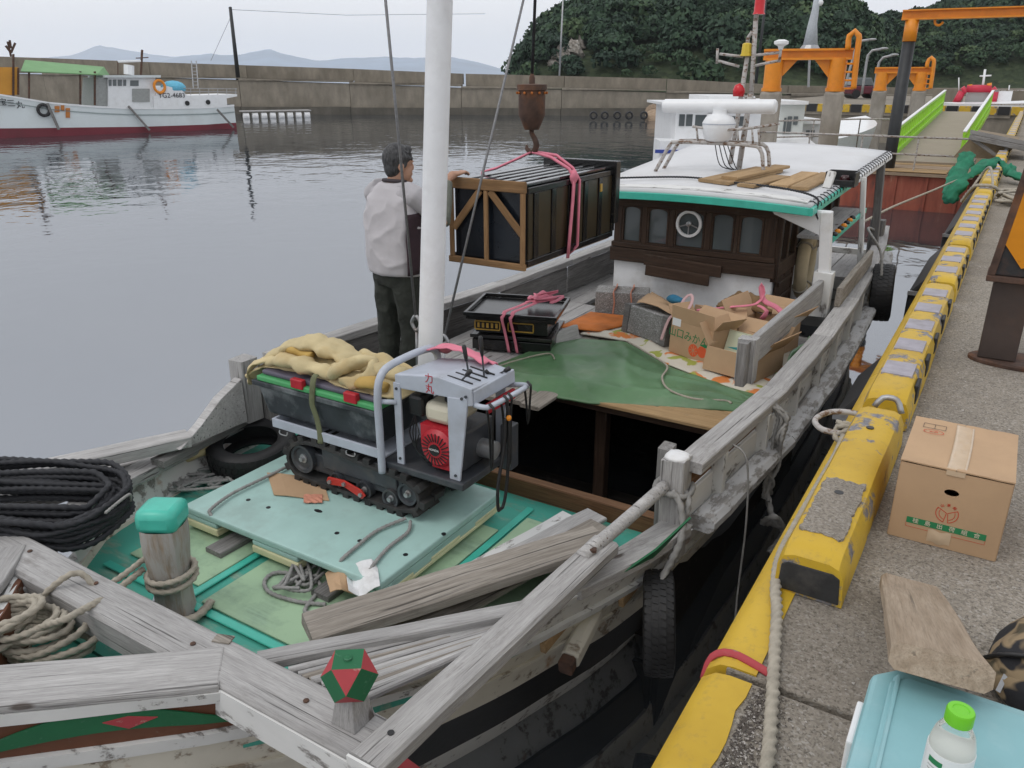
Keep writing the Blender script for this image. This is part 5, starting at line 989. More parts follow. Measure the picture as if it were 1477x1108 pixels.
mb=MB(); mb.grid(lambda a,b:Vector((-2.08+.46*a,6.24-.20*a+.34*b,1.385+.03*math.sin(a*4+b*2)+.02*mnoise.noise(Vector((a*4,b*4,3))))),12,8); tag(build('kraft_paper',mb,Mt['card'],smooth=True,solid=.004),'sheet of brown kraft paper over the timber-framed block','paper')
tag(plank('grey_board',(-2.3,6.95,1.15),(-1.55,6.72,1.17),.16,.08,WD,None,n=4,jit=.004),'thick grey board lying before the wheelhouse behind the cartons','plank')
# cartons
def carton(name,label,c,size,rz,open_=False,tilt=0,mat=None,ff=75):
    t=thing(name,label,'carton',c,rz); M=wm(t)@Matrix.Rotation(tilt,4,'X'); sx,sy,sz=[k/2 for k in size]; H=size[2]; th=.006
    def put(nm,lo,hi,R_=None,mm=mat or Mt['card'],bev=.002):
        mb=MB(); mb.bb(lo,hi)
        Q=M if R_ is None else M@R_
        mb.v=[tuple(Q@Vector(p)) for p in mb.v]; return build(nm,mb,mm,t,bevel=bev)
    put('wall',(-sx,-sy,0),(sx,-sy+th,H)); put('wall',(-sx,sy-th,0),(sx,sy,H)); put('wall',(-sx,-sy+th,0),(-sx+th,sy-th,H)); put('wall',(sx-th,-sy+th,0),(sx,sy-th,H)); put('base',(-sx+th,-sy+th,0),(sx-th,sy-th,th))
    if open_:
        fl=sy*.9
        put('flap',(-sx,-fl,0),(sx,0,th),Matrix.Translation((0,-sy,H))@Matrix.Rotation(R(ff),4,'X')); put('flap',(-sx,0,0),(sx,fl,th),Matrix.Translation((0,sy,H))@Matrix.Rotation(R(40),4,'X'))
        put('flap',(0,-sy,0),(fl,sy,th),Matrix.Translation((sx,0,H))@Matrix.Rotation(R(-50),4,'Y')); put('flap',(-fl,-sy,0),(0,sy,th),Matrix.Translation((-sx,0,H))@Matrix.Rotation(R(60),4,'Y'))
    else:
        put('flap',(-sx,-sy,H+.001),(-.002,sy,H+.001+th)); put('flap',(.002,-sy,H+.001),(sx,sy,H+.001+th))
    return t,M
ct,M=carton('fruit_carton','upright brown tangerine carton with green lettering and orange fruit print aboard',(-1.39,5.95,1.115),(.44,.27,.27),R(-24),True,-.06,None,-82)
fx=lambda x,z,o=.0012: M@Vector((x,-.135-o,z))
text_mesh('山口みかん',.085,frame(fx(-.03,.165),M.to_3x3()@Vector((1,0,-.02)),M.to_3x3()@Vector((0,0,1))),'lettering',Mt['ink_green'],ct)
for x,z,r in ((.04,.075,.05),(.13,.085,.046)):
    mb=MB(); mb.lathe([(r,0),(r,.001)],fx(x,z,.0006),M.to_3x3()@Matrix.Rotation(R(90),3,'X'),24); build('fruit_print',mb,plain('orange ink',(.66,.10,.03),.8,.06,30,0),ct)
for k in range(8): a=math.pi*k/4; mb=MB(); mb.bar(fx(.04,.075,.002),fx(.04+.042*math.cos(a),.075+.042*math.sin(a),.002),.003,.0008,up=M.to_3x3()@Vector((0,1,0))); build('segment_print',mb,Mt['card'],ct)
mb=MB(); mb.prism([fx(.10,.135),fx(.15,.155),fx(.20,.135),fx(.15,.125)],M.to_3x3()@Vector((0,-.001,0))); build('leaf_print',mb,Mt['ink_green'],ct)
mb=MB(); mb.prism([fx(-.21,.225),fx(-.12,.225),fx(-.12,.29),fx(-.21,.29)],M.to_3x3()@Vector((0,-.001,0))); build('paper_label',mb,Mt['white'],ct)
o2,M2=carton('open_carton','low open brown carton full of packets against the port rail',(-1.0,5.82,1.115),(.42,.40,.19),R(-14),True)
mb=MB(); mb.prism([M2@Vector(p) for p in ((-.06,-.2012,.03),(.03,-.2012,.03),(.03,-.2012,.08),(-.06,-.2012,.08))],M2.to_3x3()@Vector((0,-.0008,0))); build('paper_label',mb,Mt['white'],o2)
text_mesh('みかん',.05,frame(M2@Vector((-.14,-.2015,.055)),M2.to_3x3()@Vector((1,0,0)),(0,0,1)),'lettering',Mt['ink_red'],o2)
o3,M3=carton('open_carton','taller open carton behind, with pink cord tied across it',(-1.02,6.42,1.115),(.40,.44,.22),R(-12),True)
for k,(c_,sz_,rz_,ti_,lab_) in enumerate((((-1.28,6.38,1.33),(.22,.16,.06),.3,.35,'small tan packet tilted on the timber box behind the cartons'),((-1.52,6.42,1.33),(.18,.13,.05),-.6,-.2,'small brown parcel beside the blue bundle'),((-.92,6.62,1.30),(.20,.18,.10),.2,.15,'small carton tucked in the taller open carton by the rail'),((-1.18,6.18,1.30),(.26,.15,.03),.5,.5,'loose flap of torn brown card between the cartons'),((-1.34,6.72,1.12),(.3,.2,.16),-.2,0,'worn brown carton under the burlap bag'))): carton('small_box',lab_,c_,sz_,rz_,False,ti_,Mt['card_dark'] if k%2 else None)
carton('small_carton','flat closed brown carton lying in the taller open carton',(-.98,6.16,1.30),(.36,.2,.05),R(-20),False,.1)
o5,M5=carton('tissue_pack','pale green printed packet standing in the low open carton',(-1.02,5.86,1.20),(.30,.12,.17),R(-18),False,-.35,plain('pale green packet',(.62,.66,.48),.5,.05,9,.03,30))
mb=MB(); mb.prism([M5@Vector(p) for p in ((-.13,-.0612,.04),(.02,-.0612,.07),(.13,-.0612,.13),(.12,-.0612,.08),(.0,-.0612,.035))],M5.to_3x3()@Vector((0,-.0008,0))); build('print_swoosh',mb,plain('teal ink',(.04,.32,.33),.6,.05,30,0),o5)
mb=MB(); mb.blob((-1.22,5.98,1.27),(.10,.07,.06),12,8); tag(build('black_bag',mb.jitter(.02,9),Mt['black_paint'],smooth=True),'crumpled black bag between tangerine carton and packet','bag')
mb=MB(); mb.grid(lambda a,b:Vector((-1.50+.48*a,6.62+.3*b,1.36+.14*math.sin(math.pi*a)*math.sin(math.pi*min(1,b*1.1))*(.7+.6*mnoise.noise(Vector((a*4,b*4,2))))+.03*mnoise.noise(Vector((a*9,b*9,2))))),24,16); tag(build('burlap_bag',mb,plain('brown burlap',(.20,.125,.06),.95,.2,9,.5,90),smooth=True,solid=.01),'brown burlap bag slumped before the wheelhouse','bag')
tag(plank('timber_box',(-1.62,6.50,1.22),(-1.12,6.30,1.22),.20,.20,WD,None,n=2),'grey timber box wedged behind the tangerine carton','box')
mb=MB(); mb.tube(spline([(-1.55,6.25,1.40),(-1.3,6.35,1.44),(-1.12,6.45,1.47),(-1.08,6.50,1.56),(-1.11,6.5,1.62),(-1.07,6.48,1.50),(-.95,6.45,1.46),(-.8,6.35,1.38)],.03),.022,8,flat=.3); mb.tube(spline([(-1.10,6.44,1.46),(-1.02,6.42,1.43),(-1.05,6.40,1.36)],.03),.025,8,flat=.3); tag(build('knotted_ribbon',mb,Mt['pink'],smooth=True),'knotted pink cord across the cartons below the wheelhouse','ribbon')
mb=MB(); mb.tube(spline([(-1.66,6.12,1.42),(-1.64,6.2,1.50),(-1.60,6.22,1.53),(-1.57,6.18,1.49),(-1.59,6.1,1.42),(-1.68,6.0,1.38),(-1.72,5.93,1.2)],.02),.014,8,flat=.35); tag(build('pale_strap',mb,plain('pale pink strap',(.55,.36,.36),.85,.1,14,.3,200),smooth=True),'pale pink loop of strap standing up beside the tangerine carton','strap')
mb=MB(); mb.blob((-1.78,6.36,1.43),(.075,.05,.035),10,7); tag(build('blue_bundle',mb.jitter(.02,14),plain('blue cord',(.02,.14,.24),.8,.2,20,.5,90),smooth=True),'small bundle of blue cord on the kraft paper','cord')
# ---------------------------------------------------------------- crate slung from the crane
kx0,kx1,ky0,ky1,kz0,kz1=-2.85,-2.24,4.60,6.02,1.97,2.55
ch=thing('slung_crate','black lacquered chest in a timber-framed crate hanging from pink slings','chest',((kx0+kx1)/2,(ky0+ky1)/2,kz0))
mb=MB(); mb.bb((kx0+.012,ky0+.07,kz0+.03),(kx1-.012,ky1,kz1-.04)); build('body',mb,Mt['lacquer'],ch,bevel=.006)
for z0,z1 in ((kz0+.012,kz0+.055),(kz1-.075,kz1-.035)): mb=MB(); mb.bb((kx0-.002,ky0+.06,z0),(kx1+.002,ky1+.01,z1)); build('band',mb,Mt['lacquer'],ch,bevel=.004)
for k in range(6): y=ky0+.14+.25*k; mb=MB(); mb.bb((kx1-.014,y,kz0+.056),(kx1+.004,y+.06,kz1-.076)); build('side_post',mb,Mt['lacquer'],ch,bevel=.003)
for k,(a,b) in enumerate(((ky0+.075,ky0+.135),(ky0+.205,ky0+.385),(ky0+.455,ky0+.635),(ky0+.705,ky0+.885),(ky0+.955,ky0+1.135),(ky0+1.205,ky0+1.385))): mb=MB(); mb.bb((kx1-.013,a,kz0+.06),(kx1-.006,b,kz1-.08)); build('side_panel',mb,plain('dull bronze panel',(.035,.026,.014),.3,.3,4,.05,20),ch)
mb=MB(); mb.bb((kx1+.003,ky1-.27,kz1-.18),(kx1+.012,ky1-.24,kz1-.12)); build('brass_tag',mb,gold,ch)
mb=MB(); mb.bb((kx0-.03,ky1-.03,kz0+.12),(kx1+.03,ky1+.05,kz1+.03)); build('end_board',mb,Mt['lacquer'],ch,bevel=.006)
mb=MB(); mb.bb((kx0+.02,ky0+.05,kz0+.04),(kx1-.02,ky0+.068,kz1-.05)); build('front_panel',mb,plain('blue-black wrap',(.010,.014,.02),.25,.3,3,.25,8),ch)
glo=plain('wet black lacquer',(.02,.02,.021),.09,.3,5,.08,14)
for k in range(6):
    x=kx0+.03+.102*k; plank('lid_slat',(x+.02,ky0+.02,kz1-.022),(x+.02,ky1-.02,kz1-.022),.055,.022,glo,ch)
TF=Mt['wood_frame']; f0=ky0+.012
def tf(p,q,w=.04): plank('frame_timber',p,q,.022,w,TF,ch,up=(0,0,1) if abs(p[2]-q[2])<.3 else (1,0,0))
plank('frame_timber',(kx0-.01,f0,kz1-.028),(kx1+.008,f0,kz1-.028),.03,.075,TF,ch); plank('frame_timber',(kx0-.01,f0,kz0+.018),(kx1+.008,f0,kz0+.018),.03,.045,TF,ch)
for x,w_ in ((kx0+.015,.035),((kx0+kx1)/2,.032),(kx1-.012,.035)): plank('frame_timber',(x,f0-.002,kz0+.041),(x,f0-.002,kz1-.066),.024,w_,TF,ch,up=(1,0,0))
plank('frame_brace',((kx0+kx1)/2+.03,f0+.002,kz1-.07),(kx1-.02,f0+.002,kz0+.24),.018,.05,TF,ch,up=(1,0,1)); plank('frame_brace',((kx0+kx1)/2-.05,f0+.002,kz1-.07),(kx0+.03,f0+.002,kz0+.24),.018,.05,TF,ch,up=(-1,0,1))
for x in (kx0+.05,kx1-.05): plank('bottom_runner',(x,ky0+.03,kz0+.004),(x,ky1,kz0+.004),.05,.02,TF,ch)
tag(plank('white_board',(-3.05,6.85,2.24),(-2.75,6.98,2.24),.05,.13,Mt['white'],None),'white board standing at the roof corner behind the slung crate','board')
# crane hook, rope, slings
hkx,hky=(kx0+kx1)/2-.0,5.18; 
hp=lambda v: PY(767,v,hky).z
hkx=PY(767,170,hky).x
hk=thing('crane_hook','rusty cylindrical hook weight hanging on the crane rope above the crate','crane hook',(hkx,hky,hp(212)))
r=.095; mb=MB(); mb.lathe([(r*.55,hp(187)),(r*.78,hp(176)),(r,hp(166)),(r,hp(131)),(r*1.12,hp(130)),(r*1.12,hp(122)),(r*.5,hp(121))],(hkx,hky,0),n=24); build('weight',mb,Mt['rust'],hk,smooth=35)
for k in range(12): a=6.283*k/12; mb=MB(); mb.blob((hkx+r*1.1*math.cos(a),hky+r*1.1*math.sin(a),hp(134)),.010,6,5); build('bolt',mb,plain('orange rust',(.36,.11,.02),.85,.2,20,.3,60) if k==0 else bpy.data.materials['orange rust'],hk)
mb=MB(); z0=hp(188); s_=(hp(188)-hp(220)); pts=[(0,z0+.02),(0,z0-.02*1),(.028,z0-.06),(.042,z0-.10),(.025,z0-.145),(-.012,z0-.155),(-.04,z0-.125),(-.042,z0-.10)]
mb.tube(spline([(hkx+a,hky,b) for a,b in pts],.012),[.02,.02]+[.022]*200,10) if False else mb.tube([Vector((hkx+a,hky,b)) for a,b in pts],[.018,.018,.02,.023,.024,.021,.015,.006],10); build('hook',mb,Mt['rust'],hk,smooth=True)
mb=MB(); mb.lathe([(.022,hp(124)),(.02,hp(112)),(.01,hp(106))],(hkx,hky,0),n=12); build('socket',mb,Mt['rust'],hk,smooth=40)
mb=MB(); mb.tube([(hkx,hky,hp(110)),PY(782,-260,hky)],.011,8); tag(build('crane_rope',mb,Mt['rope_black'],smooth=True),'black crane wire rope running up from the hook weight','rope')
hz_=z0-.15
def sling(pts,w,label,mat=Mt['pink'],grp=None): mb=MB(); mb.tube([p for a,b in zip(pts[:-1],pts[1:]) for p in (Vector(a),Vector(a).lerp(Vector(b),.5))]+[pts[-1]],w*1.35,8,flat=.35); tag(build('sling',mb,mat,smooth=True),label,'sling',grp)
sling([(hkx,hky,hz_),(hkx-.1,hky-.03,hz_-.05),(kx0+.10,5.06,kz1+.03),(kx0-.01,5.05,kz1-.0),(kx0-.012,5.05,kz0)],.020,'dark pink sling from the hook to the far side of the crate')
sling([(hkx+.01,hky,hz_),((hkx+kx1)/2,5.22,(hz_+kz1)/2+.04),(kx1-.02,5.27,kz1+.035),(kx1+.02,5.28,kz1-.03),(kx1+.022,5.26,kz1-.2),(kx1+.02,5.21,kz0-.02)],.024,'pale pink sling knotted down the near side of the crate')
sling([(hkx+.01,hky+.02,hz_),((hkx+kx1)/2+.01,5.28,(hz_+kz1)/2+.05),(kx1-.02,5.33,kz1+.035),(kx1+.022,5.36,kz1-.05),(kx1+.02,5.36,kz0+.05),(kx1-.05,5.36,kz0-.012)],.024,'broad pink sling strap hanging straight down the crate side')
mb=MB(); mb.blob((kx1+.02,5.275,kz1-.02),(.028,.03,.06),10,8); tag(build('sling_knot',mb.jitter(.012,20),Mt['pink'],smooth=True),'pink sling knot at the upper edge of the crate','sling')
# ================================================================= the man steadying the crate
MX,MY,MZ=-3.03,4.22,1.085
Fd=Vector((.12,.99,0)).normalized(); Rd=Vector((Fd.y,-Fd.x,0))
man=thing('person','person with grey hair in pale vest and dark trousers steadying the slung crate','person',(MX,MY,MZ))
def mp_(r,f,z): return Vector((MX,MY,0))+Rd*r+Fd*f+Vector((0,0,MZ+z))
def loft(mb,rings,n=16,side=None,front=None):
    """rings: (centre, half width, half depth)"""
    s=side or Rd; f=front or Fd; vs=[]
    for c,a,b in rings:
        for k in range(n):
            t=2*math.pi*k/n; vs.append(Vector(c)+s*(a*math.copysign(abs(math.cos(t))**.85,math.cos(t)))+f*(b*math.copysign(abs(math.sin(t))**.85,math.sin(t))))
    N=len(rings); mb.add(vs,[(i*n+k,i*n+(k+1)%n,(i+1)*n+(k+1)%n,(i+1)*n+k) for i in range(N-1) for k in range(n)]+[tuple(range(n))[::-1],tuple((N-1)*n+k for k in range(n))])
def remesh(o,vox,sm=6,disp=0):
    k=o.modifiers.new('r','REMESH'); k.mode='VOXEL'; k.voxel_size=vox; k.use_smooth_shade=True
    k=o.modifiers.new('s','SMOOTH'); k.iterations=sm; k.factor=.5
    if disp:
        tx=bpy.data.textures.get('folds') or bpy.data.textures.new('folds','MUSGRAVE'); tx.musgrave_type='RIDGED_MULTIFRACTAL'; tx.noise_scale=.16; tx.octaves=2
        k=o.modifiers.new('d','DISPLACE'); k.texture=tx; k.strength=disp; k.mid_level=.5; k.texture_coords='LOCAL'
    return o
hand=Vector((kx0+.07,ky0-.005,kz1+.022)); shR=mp_(.20,.0,1.385); elR=PY(640,318,4.34); wrR=hand+Vector((-.01,-.09,-.02))
shL=mp_(-.20,.02,1.385); elL=mp_(-.24,.16,1.13); wrL=mp_(-.10,.36,1.20)
hc=mp_(.015,.045,1.575); Fh=Vector((.52,.85,0)).normalized(); Sh=Vector((Fh.y,-Fh.x,0))
# continuous body: trunk, neck, head, arms, hands, legs
mb=MB()
loft(mb,[(mp_(0,0,.86),.15,.10),(mp_(0,0,1.0),.14,.095),(mp_(0,0,1.2),.16,.10),(mp_(0,.0,1.36),.18,.095),(mp_(0,0,1.43),.10,.07)])
mb.tube([mp_(0,.0,1.40),mp_(.005,.02,1.47),mp_(.01,.035,1.53)],[.06,.054,.055],12)
Hq=Matrix((Sh,Fh,Vector((0,0,1)))).transposed()
mb.blob(hc+Vector((0,0,.03)),(.074,.093,.098),16,12,Hq); mb.blob(hc+Fh*.035-Vector((0,0,.045)),(.056,.06,.075),14,10,Hq)      # skull, jaw
mb.blob(hc+Fh*.098-Vector((0,0,.02)),(.012,.016,.024),8,6,Hq); mb.blob(hc+Fh*.093+Vector((0,0,.018)),(.045,.012,.010),8,6,Hq); mb.blob(hc+Fh*.088-Vector((0,0,.065)),(.024,.012,.010),8,6,Hq); mb.blob(hc+Fh*.080-Vector((0,0,.105)),(.026,.02,.018),8,6,Hq)
for s in(-1,1): mb.blob(hc+Sh*(s*.078)-Vector((0,0,.012))-Fh*.005,(.012,.022,.034),8,7,Hq)
for sh,el,wr in ((shR,elR,wrR),(shL,elL,wrL)): mb.tube([sh,sh.lerp(el,.5),el,el.lerp(wr,.35),wr],[.055,.05,.043,.042,.029],12)
def fingers(mb,palm,fd,up,side,curl,sc=1):
    """palm centre, finger direction, palm-back normal, thumb side"""
    mb.blob(palm,(.042*sc,.046*sc,.017*sc),12,8,Matrix((side,fd,up)).transposed())
    for i,(o,l) in enumerate(((.030,.070),(.010,.079),(-.010,.074),(-.029,.058))):
        b=palm+side*(o*sc)+fd*(.035*sc); p1=b+fd*(l*.45*sc)+up*(.006*sc); p2=p1+(fd*math.cos(curl)-up*math.sin(curl))*(l*.33*sc); p3=p2+(fd*math.cos(curl*1.9)-up*math.sin(curl*1.9))*(l*.28*sc)
        mb.tube([b-fd*.01,p1,p2,p3],[.0095*sc,.009*sc,.0082*sc,.0065*sc],8)
    b=palm+side*(.034*sc)-fd*(.02*sc); mb.tube([b,b+side*(.026*sc)+fd*(.022*sc),b+side*(.036*sc)+fd*(.05*sc)-up*.006],[.0125*sc,.0105*sc,.008*sc],8)
fingers(mb,hand+Vector((0,.0,.012)),Vector((.35,.93,.06)).normalized(),Vector((0,-.06,1)).normalized(),Vector((-.93,.35,0)).normalized(),.55,1.08)
fingers(mb,wrL+Vector((.02,.05,0)),Vector((.3,.93,.2)).normalized(),Vector((0,-.2,1)).normalized(),Vector((.93,-.3,0)).normalized(),.6)
mb.tube([wrR,hand+Vector((0,-.02,.01))],[.029,.03],10); mb.tube([wrL,wrL+Vector((.01,.03,0))],[.029,.03],10)
for s in(-1,1): mb.tube([mp_(s*.09,0,.88),mp_(s*.105,.01,.50),mp_(s*.11,0,.30),mp_(s*.115,-.01,.08)],[.082,.055,.052,.038],12); mb.tube([mp_(s*.115,-.02,.06),mp_(s*.12,.14,.035)],[.04,.032],10)
skin=plain('tanned skin',(.40,.225,.15),.6,.08,20,.08,70); remesh(build('body',mb,skin,man,smooth=True),.0075,3)
# hair
mb=MB(); mb.blob(hc+Vector((0,0,.042))-Fh*.012,(.083,.096,.100),20,14,Hq); mb.blob(hc-Fh*.04-Vector((0,0,.012)),(.070,.058,.080),16,10,Hq)
for s in(-1,1): mb.blob(hc+Sh*(s*.068)+Vector((0,0,.022))+Fh*.012,(.014,.03,.045),10,8,Hq)
mb.blob(hc+Fh*.062+Vector((0,0,.095)),(.052,.036,.030),12,8,Hq)
for k in range(150):
    d=Vector((random.gauss(0,1),random.gauss(-.25,1),abs(random.gauss(.25,.6)))).normalized(); p=hc+Vector((0,0,.038))+Hq@Vector((d.x*.082,d.y*.094,d.z*.099)); mb.tube([p,p+Hq@Vector((d.x*.006,d.y*.006-.004,-.016+d.z*.012))],[.010,.004],5)
n=NT('greying dark hair'); v=n.vec((60,60,12),False); n.bump(n.noise(v,3,4),.7,.006); hair=n.done(n.ramp(n.noise(n.vec((30,30,8),False),3,5),[(.35,(.016,.016,.017)),(.6,(.055,.055,.057)),(.75,(.17,.17,.17))]),.6)
remesh(build('hair',mb,hair,man,smooth=True),.0065,2)
# trousers
mb=MB(); loft(mb,[(mp_(0,0,.78),.165,.12),(mp_(0,-.01,.88),.172,.125),(mp_(0,0,.98),.162,.115),(mp_(0,0,1.03),.155,.11)])
for s in(-1,1): mb.tube([mp_(s*.088,-.0,.87),mp_(s*.095,.0,.70),mp_(s*.105,.012,.50),mp_(s*.11,.0,.34),mp_(s*.115,-.012,.16),mp_(s*.118,-.01,.045)],[.105,.100,.084,.080,.080,.077],14)
for k in range(0): s=random.choice((-1,1)); z=random.uniform(.1,.7); a=random.uniform(0,6.28); rr=.085; p=mp_(s*.11+rr*math.cos(a),rr*math.sin(a),z); mb.tube([p,p+Vector((random.uniform(-.05,.05),random.uniform(-.05,.05),.05))],[.016,.010],6)
tr_=plain('dark olive trousers',(.024,.027,.021),.85,.25,9,.5,16,bd=.03); remesh(build('trousers',mb,tr_,man,smooth=True),.010,4,.014)
for z,(a,b) in (): mb=MB(); mb.tube(spline([mp_(a,-.127,z),mp_((a+b)/2,-.135,z-.006),mp_(b,-.125,z+.004)],.02),.005,6); build('pocket_seam',mb,Mt['black_paint'],man)
for s in(-1,1): mb=MB(); mb.tube([mp_(s*.115,-.06,.04),mp_(s*.117,.02,.045),mp_(s*.12,.11,.035),mp_(s*.122,.16,.03)],[.042,.05,.042,.03],12); build('shoe',mb,Mt['black_paint'],man,smooth=True)
# shirt sleeves and vest
shirt=plain('pale grey shirt',(.40,.385,.40),.85,.05,8,.3,9,bd=.02); vest=plain('pale lilac grey vest',(.47,.45,.465),.85,.05,4,.28,6,bd=.03)
mb=MB(); mb.tube([mp_(.12,0,1.415),shR+Vector((0,0,.0)),shR.lerp(elR,.55),shR.lerp(elR,.72)],[.07,.078,.072,.070],14); mb.tube([mp_(-.12,0,1.415),shL,shL.lerp(elL,.6),shL.lerp(elL,.8)],[.07,.078,.070,.068],14)
loft(mb,[(mp_(0,0,1.30),.19,.11),(mp_(0,0,1.40),.185,.10),(mp_(0,.005,1.455),.10,.075)]); remesh(build('shirt',mb,shirt,man,smooth=True),.010,4,.008)
mb=MB(); mb.tube([shR.lerp(elR,.6),elR,elR.lerp(wrR,.5),wrR-(wrR-elR)*.06],[.052,.056,.05,.040],12); mb.tube([shL.lerp(elL,.7),elL,elL.lerp(wrL,.5),wrL],[.05,.055,.05,.038],12); remesh(build('undersleeve',mb,plain('grey green sleeve',(.14,.15,.125),.9,.15,12,.5,20,bd=.02),man,smooth=True),.010,3)
mb=MB(); loft(mb,[(mp_(0,-.0,.855),.205,.150),(mp_(0,-.004,.875),.215,.162),(mp_(0,-.005,.95),.222,.165),(mp_(0,-.008,1.1),.228,.160),(mp_(0,-.006,1.25),.226,.145),(mp_(0,0,1.36),.205,.122),(mp_(0,.004,1.43),.14,.095),(mp_(0,.01,1.462),.085,.075)],20)
remesh(build('vest',mb,vest,man,smooth=True),.010,5,.010)
mb=MB(); mb.grid(lambda a,b:mp_(.231-.006*(2*b-1)**2+.004*math.sin(a*6),-.115+.16*b+(.05*(a-.6)*(1-2*b) if a>.6 else 0),.88+.40*a),12,8); build('side_panel',mb,plain('dark maroon mesh',(.035,.018,.024),.9,.2,20,.4,120),man,smooth=True,solid=.012)
if False: mb=MB(); mb.tube(spline([mp_(-.17,-.142,1.268),mp_(-.10,-.150,1.272),mp_(-.03,-.148,1.268)],.02),.006,6); build('vest_seam',mb,shirt,man,smooth=True)
mb=MB(); mb.tube(spline([mp_(.06*math.sin(a)*1.15,.02-.078*math.cos(a),1.472+.01*math.cos(a)) for a in np.linspace(-2.2,2.2,12)],.02),.012,7); build('collar',mb,plain('dark collar',(.05,.04,.045),.8),man,smooth=True)
# ================================================================= on the quay
# carton of the growers' association
qc=thing('printed_carton','closed brown carton with green strip and red emblem standing on the quay','carton',(.515,3.175,QZ+.002),R(0))
x0,x1,y0,y1,z0,z1=.34,.69,2.95,3.40,QZ+.002,QZ+.305
M0=Matrix.Identity(4)
mb=MB(); hole=[(.515+.024*math.cos(a),QZ+.225+.0135*math.sin(a)) for a in np.linspace(0,2*math.pi,20,endpoint=False)]
bm=bmesh.new(); outer=[bm.verts.new((a,y0,b)) for a,b in ((x0,z0),(x1,z0),(x1,z1),(x0,z1))]; inner=[bm.verts.new((a,y0,b)) for a,b in hole]
ed=[bm.edges.new((outer[i],outer[(i+1)%4])) for i in range(4)]+[bm.edges.new((inner[i],inner[(i+1)%20])) for i in range(20)]
bmesh.ops.triangle_fill(bm,use_beauty=True,use_dissolve=False,edges=ed); bm.verts.index_update(); mb.add([v.co.copy() for v in bm.verts],[tuple(v.index for v in f.verts) for f in bm.faces]); bm.free()
build('front_wall',mb,Mt['card'],qc,solid=.006)
for lo,hi,nm in (((x0,y1-.003,z0),(x1,y1+.003,z1),'back_wall'),((x0-.003,y0+.003,z0),(x0+.003,y1-.003,z1),'side_wall'),((x1-.003,y0+.003,z0),(x1+.003,y1-.003,z1),'side_wall'),((x0+.003,y0+.003,z0),(x1-.003,y1-.003,z0+.005),'base')): build(nm,MB().bb(lo,hi),Mt['card'],qc)
tl=.007
for a,b in ((x0-.004,.5135),(.5165,x1+.004)):
    mb=MB(); mb.grid(lambda u,v:Vector((a+(b-a)*u,y0-.005+(y1-y0+.01)*v,z1+.004+.004*abs(2*v-1)**6+.002*mnoise.noise(Vector((u*3,v*3,a*9))))),8,8); build('top_flap',mb,Mt['card'],qc,solid=.005)
mb=MB(); mb.grid(lambda u,v:Vector((.515+(u-.5)*.062+.004*math.sin(v*3),(y0-.002)+(y1-y0+.004)*v,z1+.0095+.0012*mnoise.noise(Vector((u*6,v*9,1))))),6,24); build('tape',mb,Mt['tape'],qc,smooth=True,solid=.0008)
mb=MB(); mb.grid(lambda u,v:Vector((.515+(u-.5)*.06,y0-.0055-.001*math.sin(u*3),z1+.006-.018*v)),4,3); build('tape_end',mb,Mt['tape'],qc,solid=.0008)
FY=y0-.0035
def ink(poly,mat,nm='print'): mb=MB(); mb.prism([(a,FY,b) for a,b in poly],(0,-.0006,0)); return build(nm,mb,mat,qc)
sx0,sx1=x0+.052,x1-.042; sz=QZ+.072
ink([(sx0,sz),(sx1,sz),(sx1,sz+.024),(sx0,sz+.024)],Mt['ink_green'],'green_strip')
for a,b in (((sx0,sz-.016),(sx1,sz-.0148)),((sx0,sz-.016),(sx0+.0012,sz)),((sx1-.0012,sz-.016),(sx1,sz))): ink([a,(b[0],a[1]),b,(a[0],b[1])],Mt['ink_red'],'ruled_line')
for i,c in enumerate('桂島出荷組合'): text_mesh(c,.021,frame((sx0+.030+i*.0395,FY-.0012,sz+.012),(1,0,0),(0,0,1)),'lettering',Mt['ink_pale'],qc)
ec=(.515,QZ+.142); rr=.037
def arc(r0,r1,a0,a1,n=16): return [(ec[0]+r1*math.cos(R(a)),ec[1]+r1*math.sin(R(a))) for a in np.linspace(a0,a1,n)]+[(ec[0]+r0*math.cos(R(a)),ec[1]+r0*math.sin(R(a))) for a in np.linspace(a1,a0,n)]
def strip(poly_pts,w=.0022):
    for p,q in zip(poly_pts[:-1],poly_pts[1:]):
        d=Vector((q[0]-p[0],q[1]-p[1])); L=d.length; d/=L; nn=Vector((-d.y,d.x))*w/2; ink([(p[0]-nn.x,p[1]-nn.y),(q[0]-nn.x,q[1]-nn.y),(q[0]+nn.x,q[1]+nn.y),(p[0]+nn.x,p[1]+nn.y)],Mt['ink_red'],'emblem')
for a0,a1 in ((150,258),(282,390)):
    mb=MB(); P=arc(rr-.0025,rr,a0,a1); n2=len(P)//2
    mb.add([(a,FY-.0004,b) for a,b in P],[(i,i+1,len(P)-2-i,len(P)-1-i) for i in range(n2-1)]); build('emblem',mb,Mt['ink_red'],qc,solid=.0006)
    mb=MB(); P=arc(rr*.66,rr*.71,a0+8,a1-8); mb.add([(a,FY-.0004,b) for a,b in P],[(i,i+1,len(P)-2-i,len(P)-1-i) for i in range(n2-1)]); build('emblem',mb,Mt['ink_red'],qc,solid=.0006)
cs=lambda a,r=rr:(ec[0]+r*math.cos(R(a)),ec[1]+r*math.sin(R(a)))
strip([cs(150),(ec[0]-.002,ec[1]+.002),cs(258)]); strip([cs(30),(ec[0]+.002,ec[1]+.002),cs(282)])
for i,c in enumerate('山東組'): a=125-35*i; text_mesh(c,.012,frame((ec[0]+.034*math.cos(R(a)),FY-.0012,ec[1]+.034*math.sin(R(a))),(math.sin(R(a)),0,-math.cos(R(a))),(math.cos(R(a)),0,math.sin(R(a)))),'lettering',Mt['ink_red'],qc)
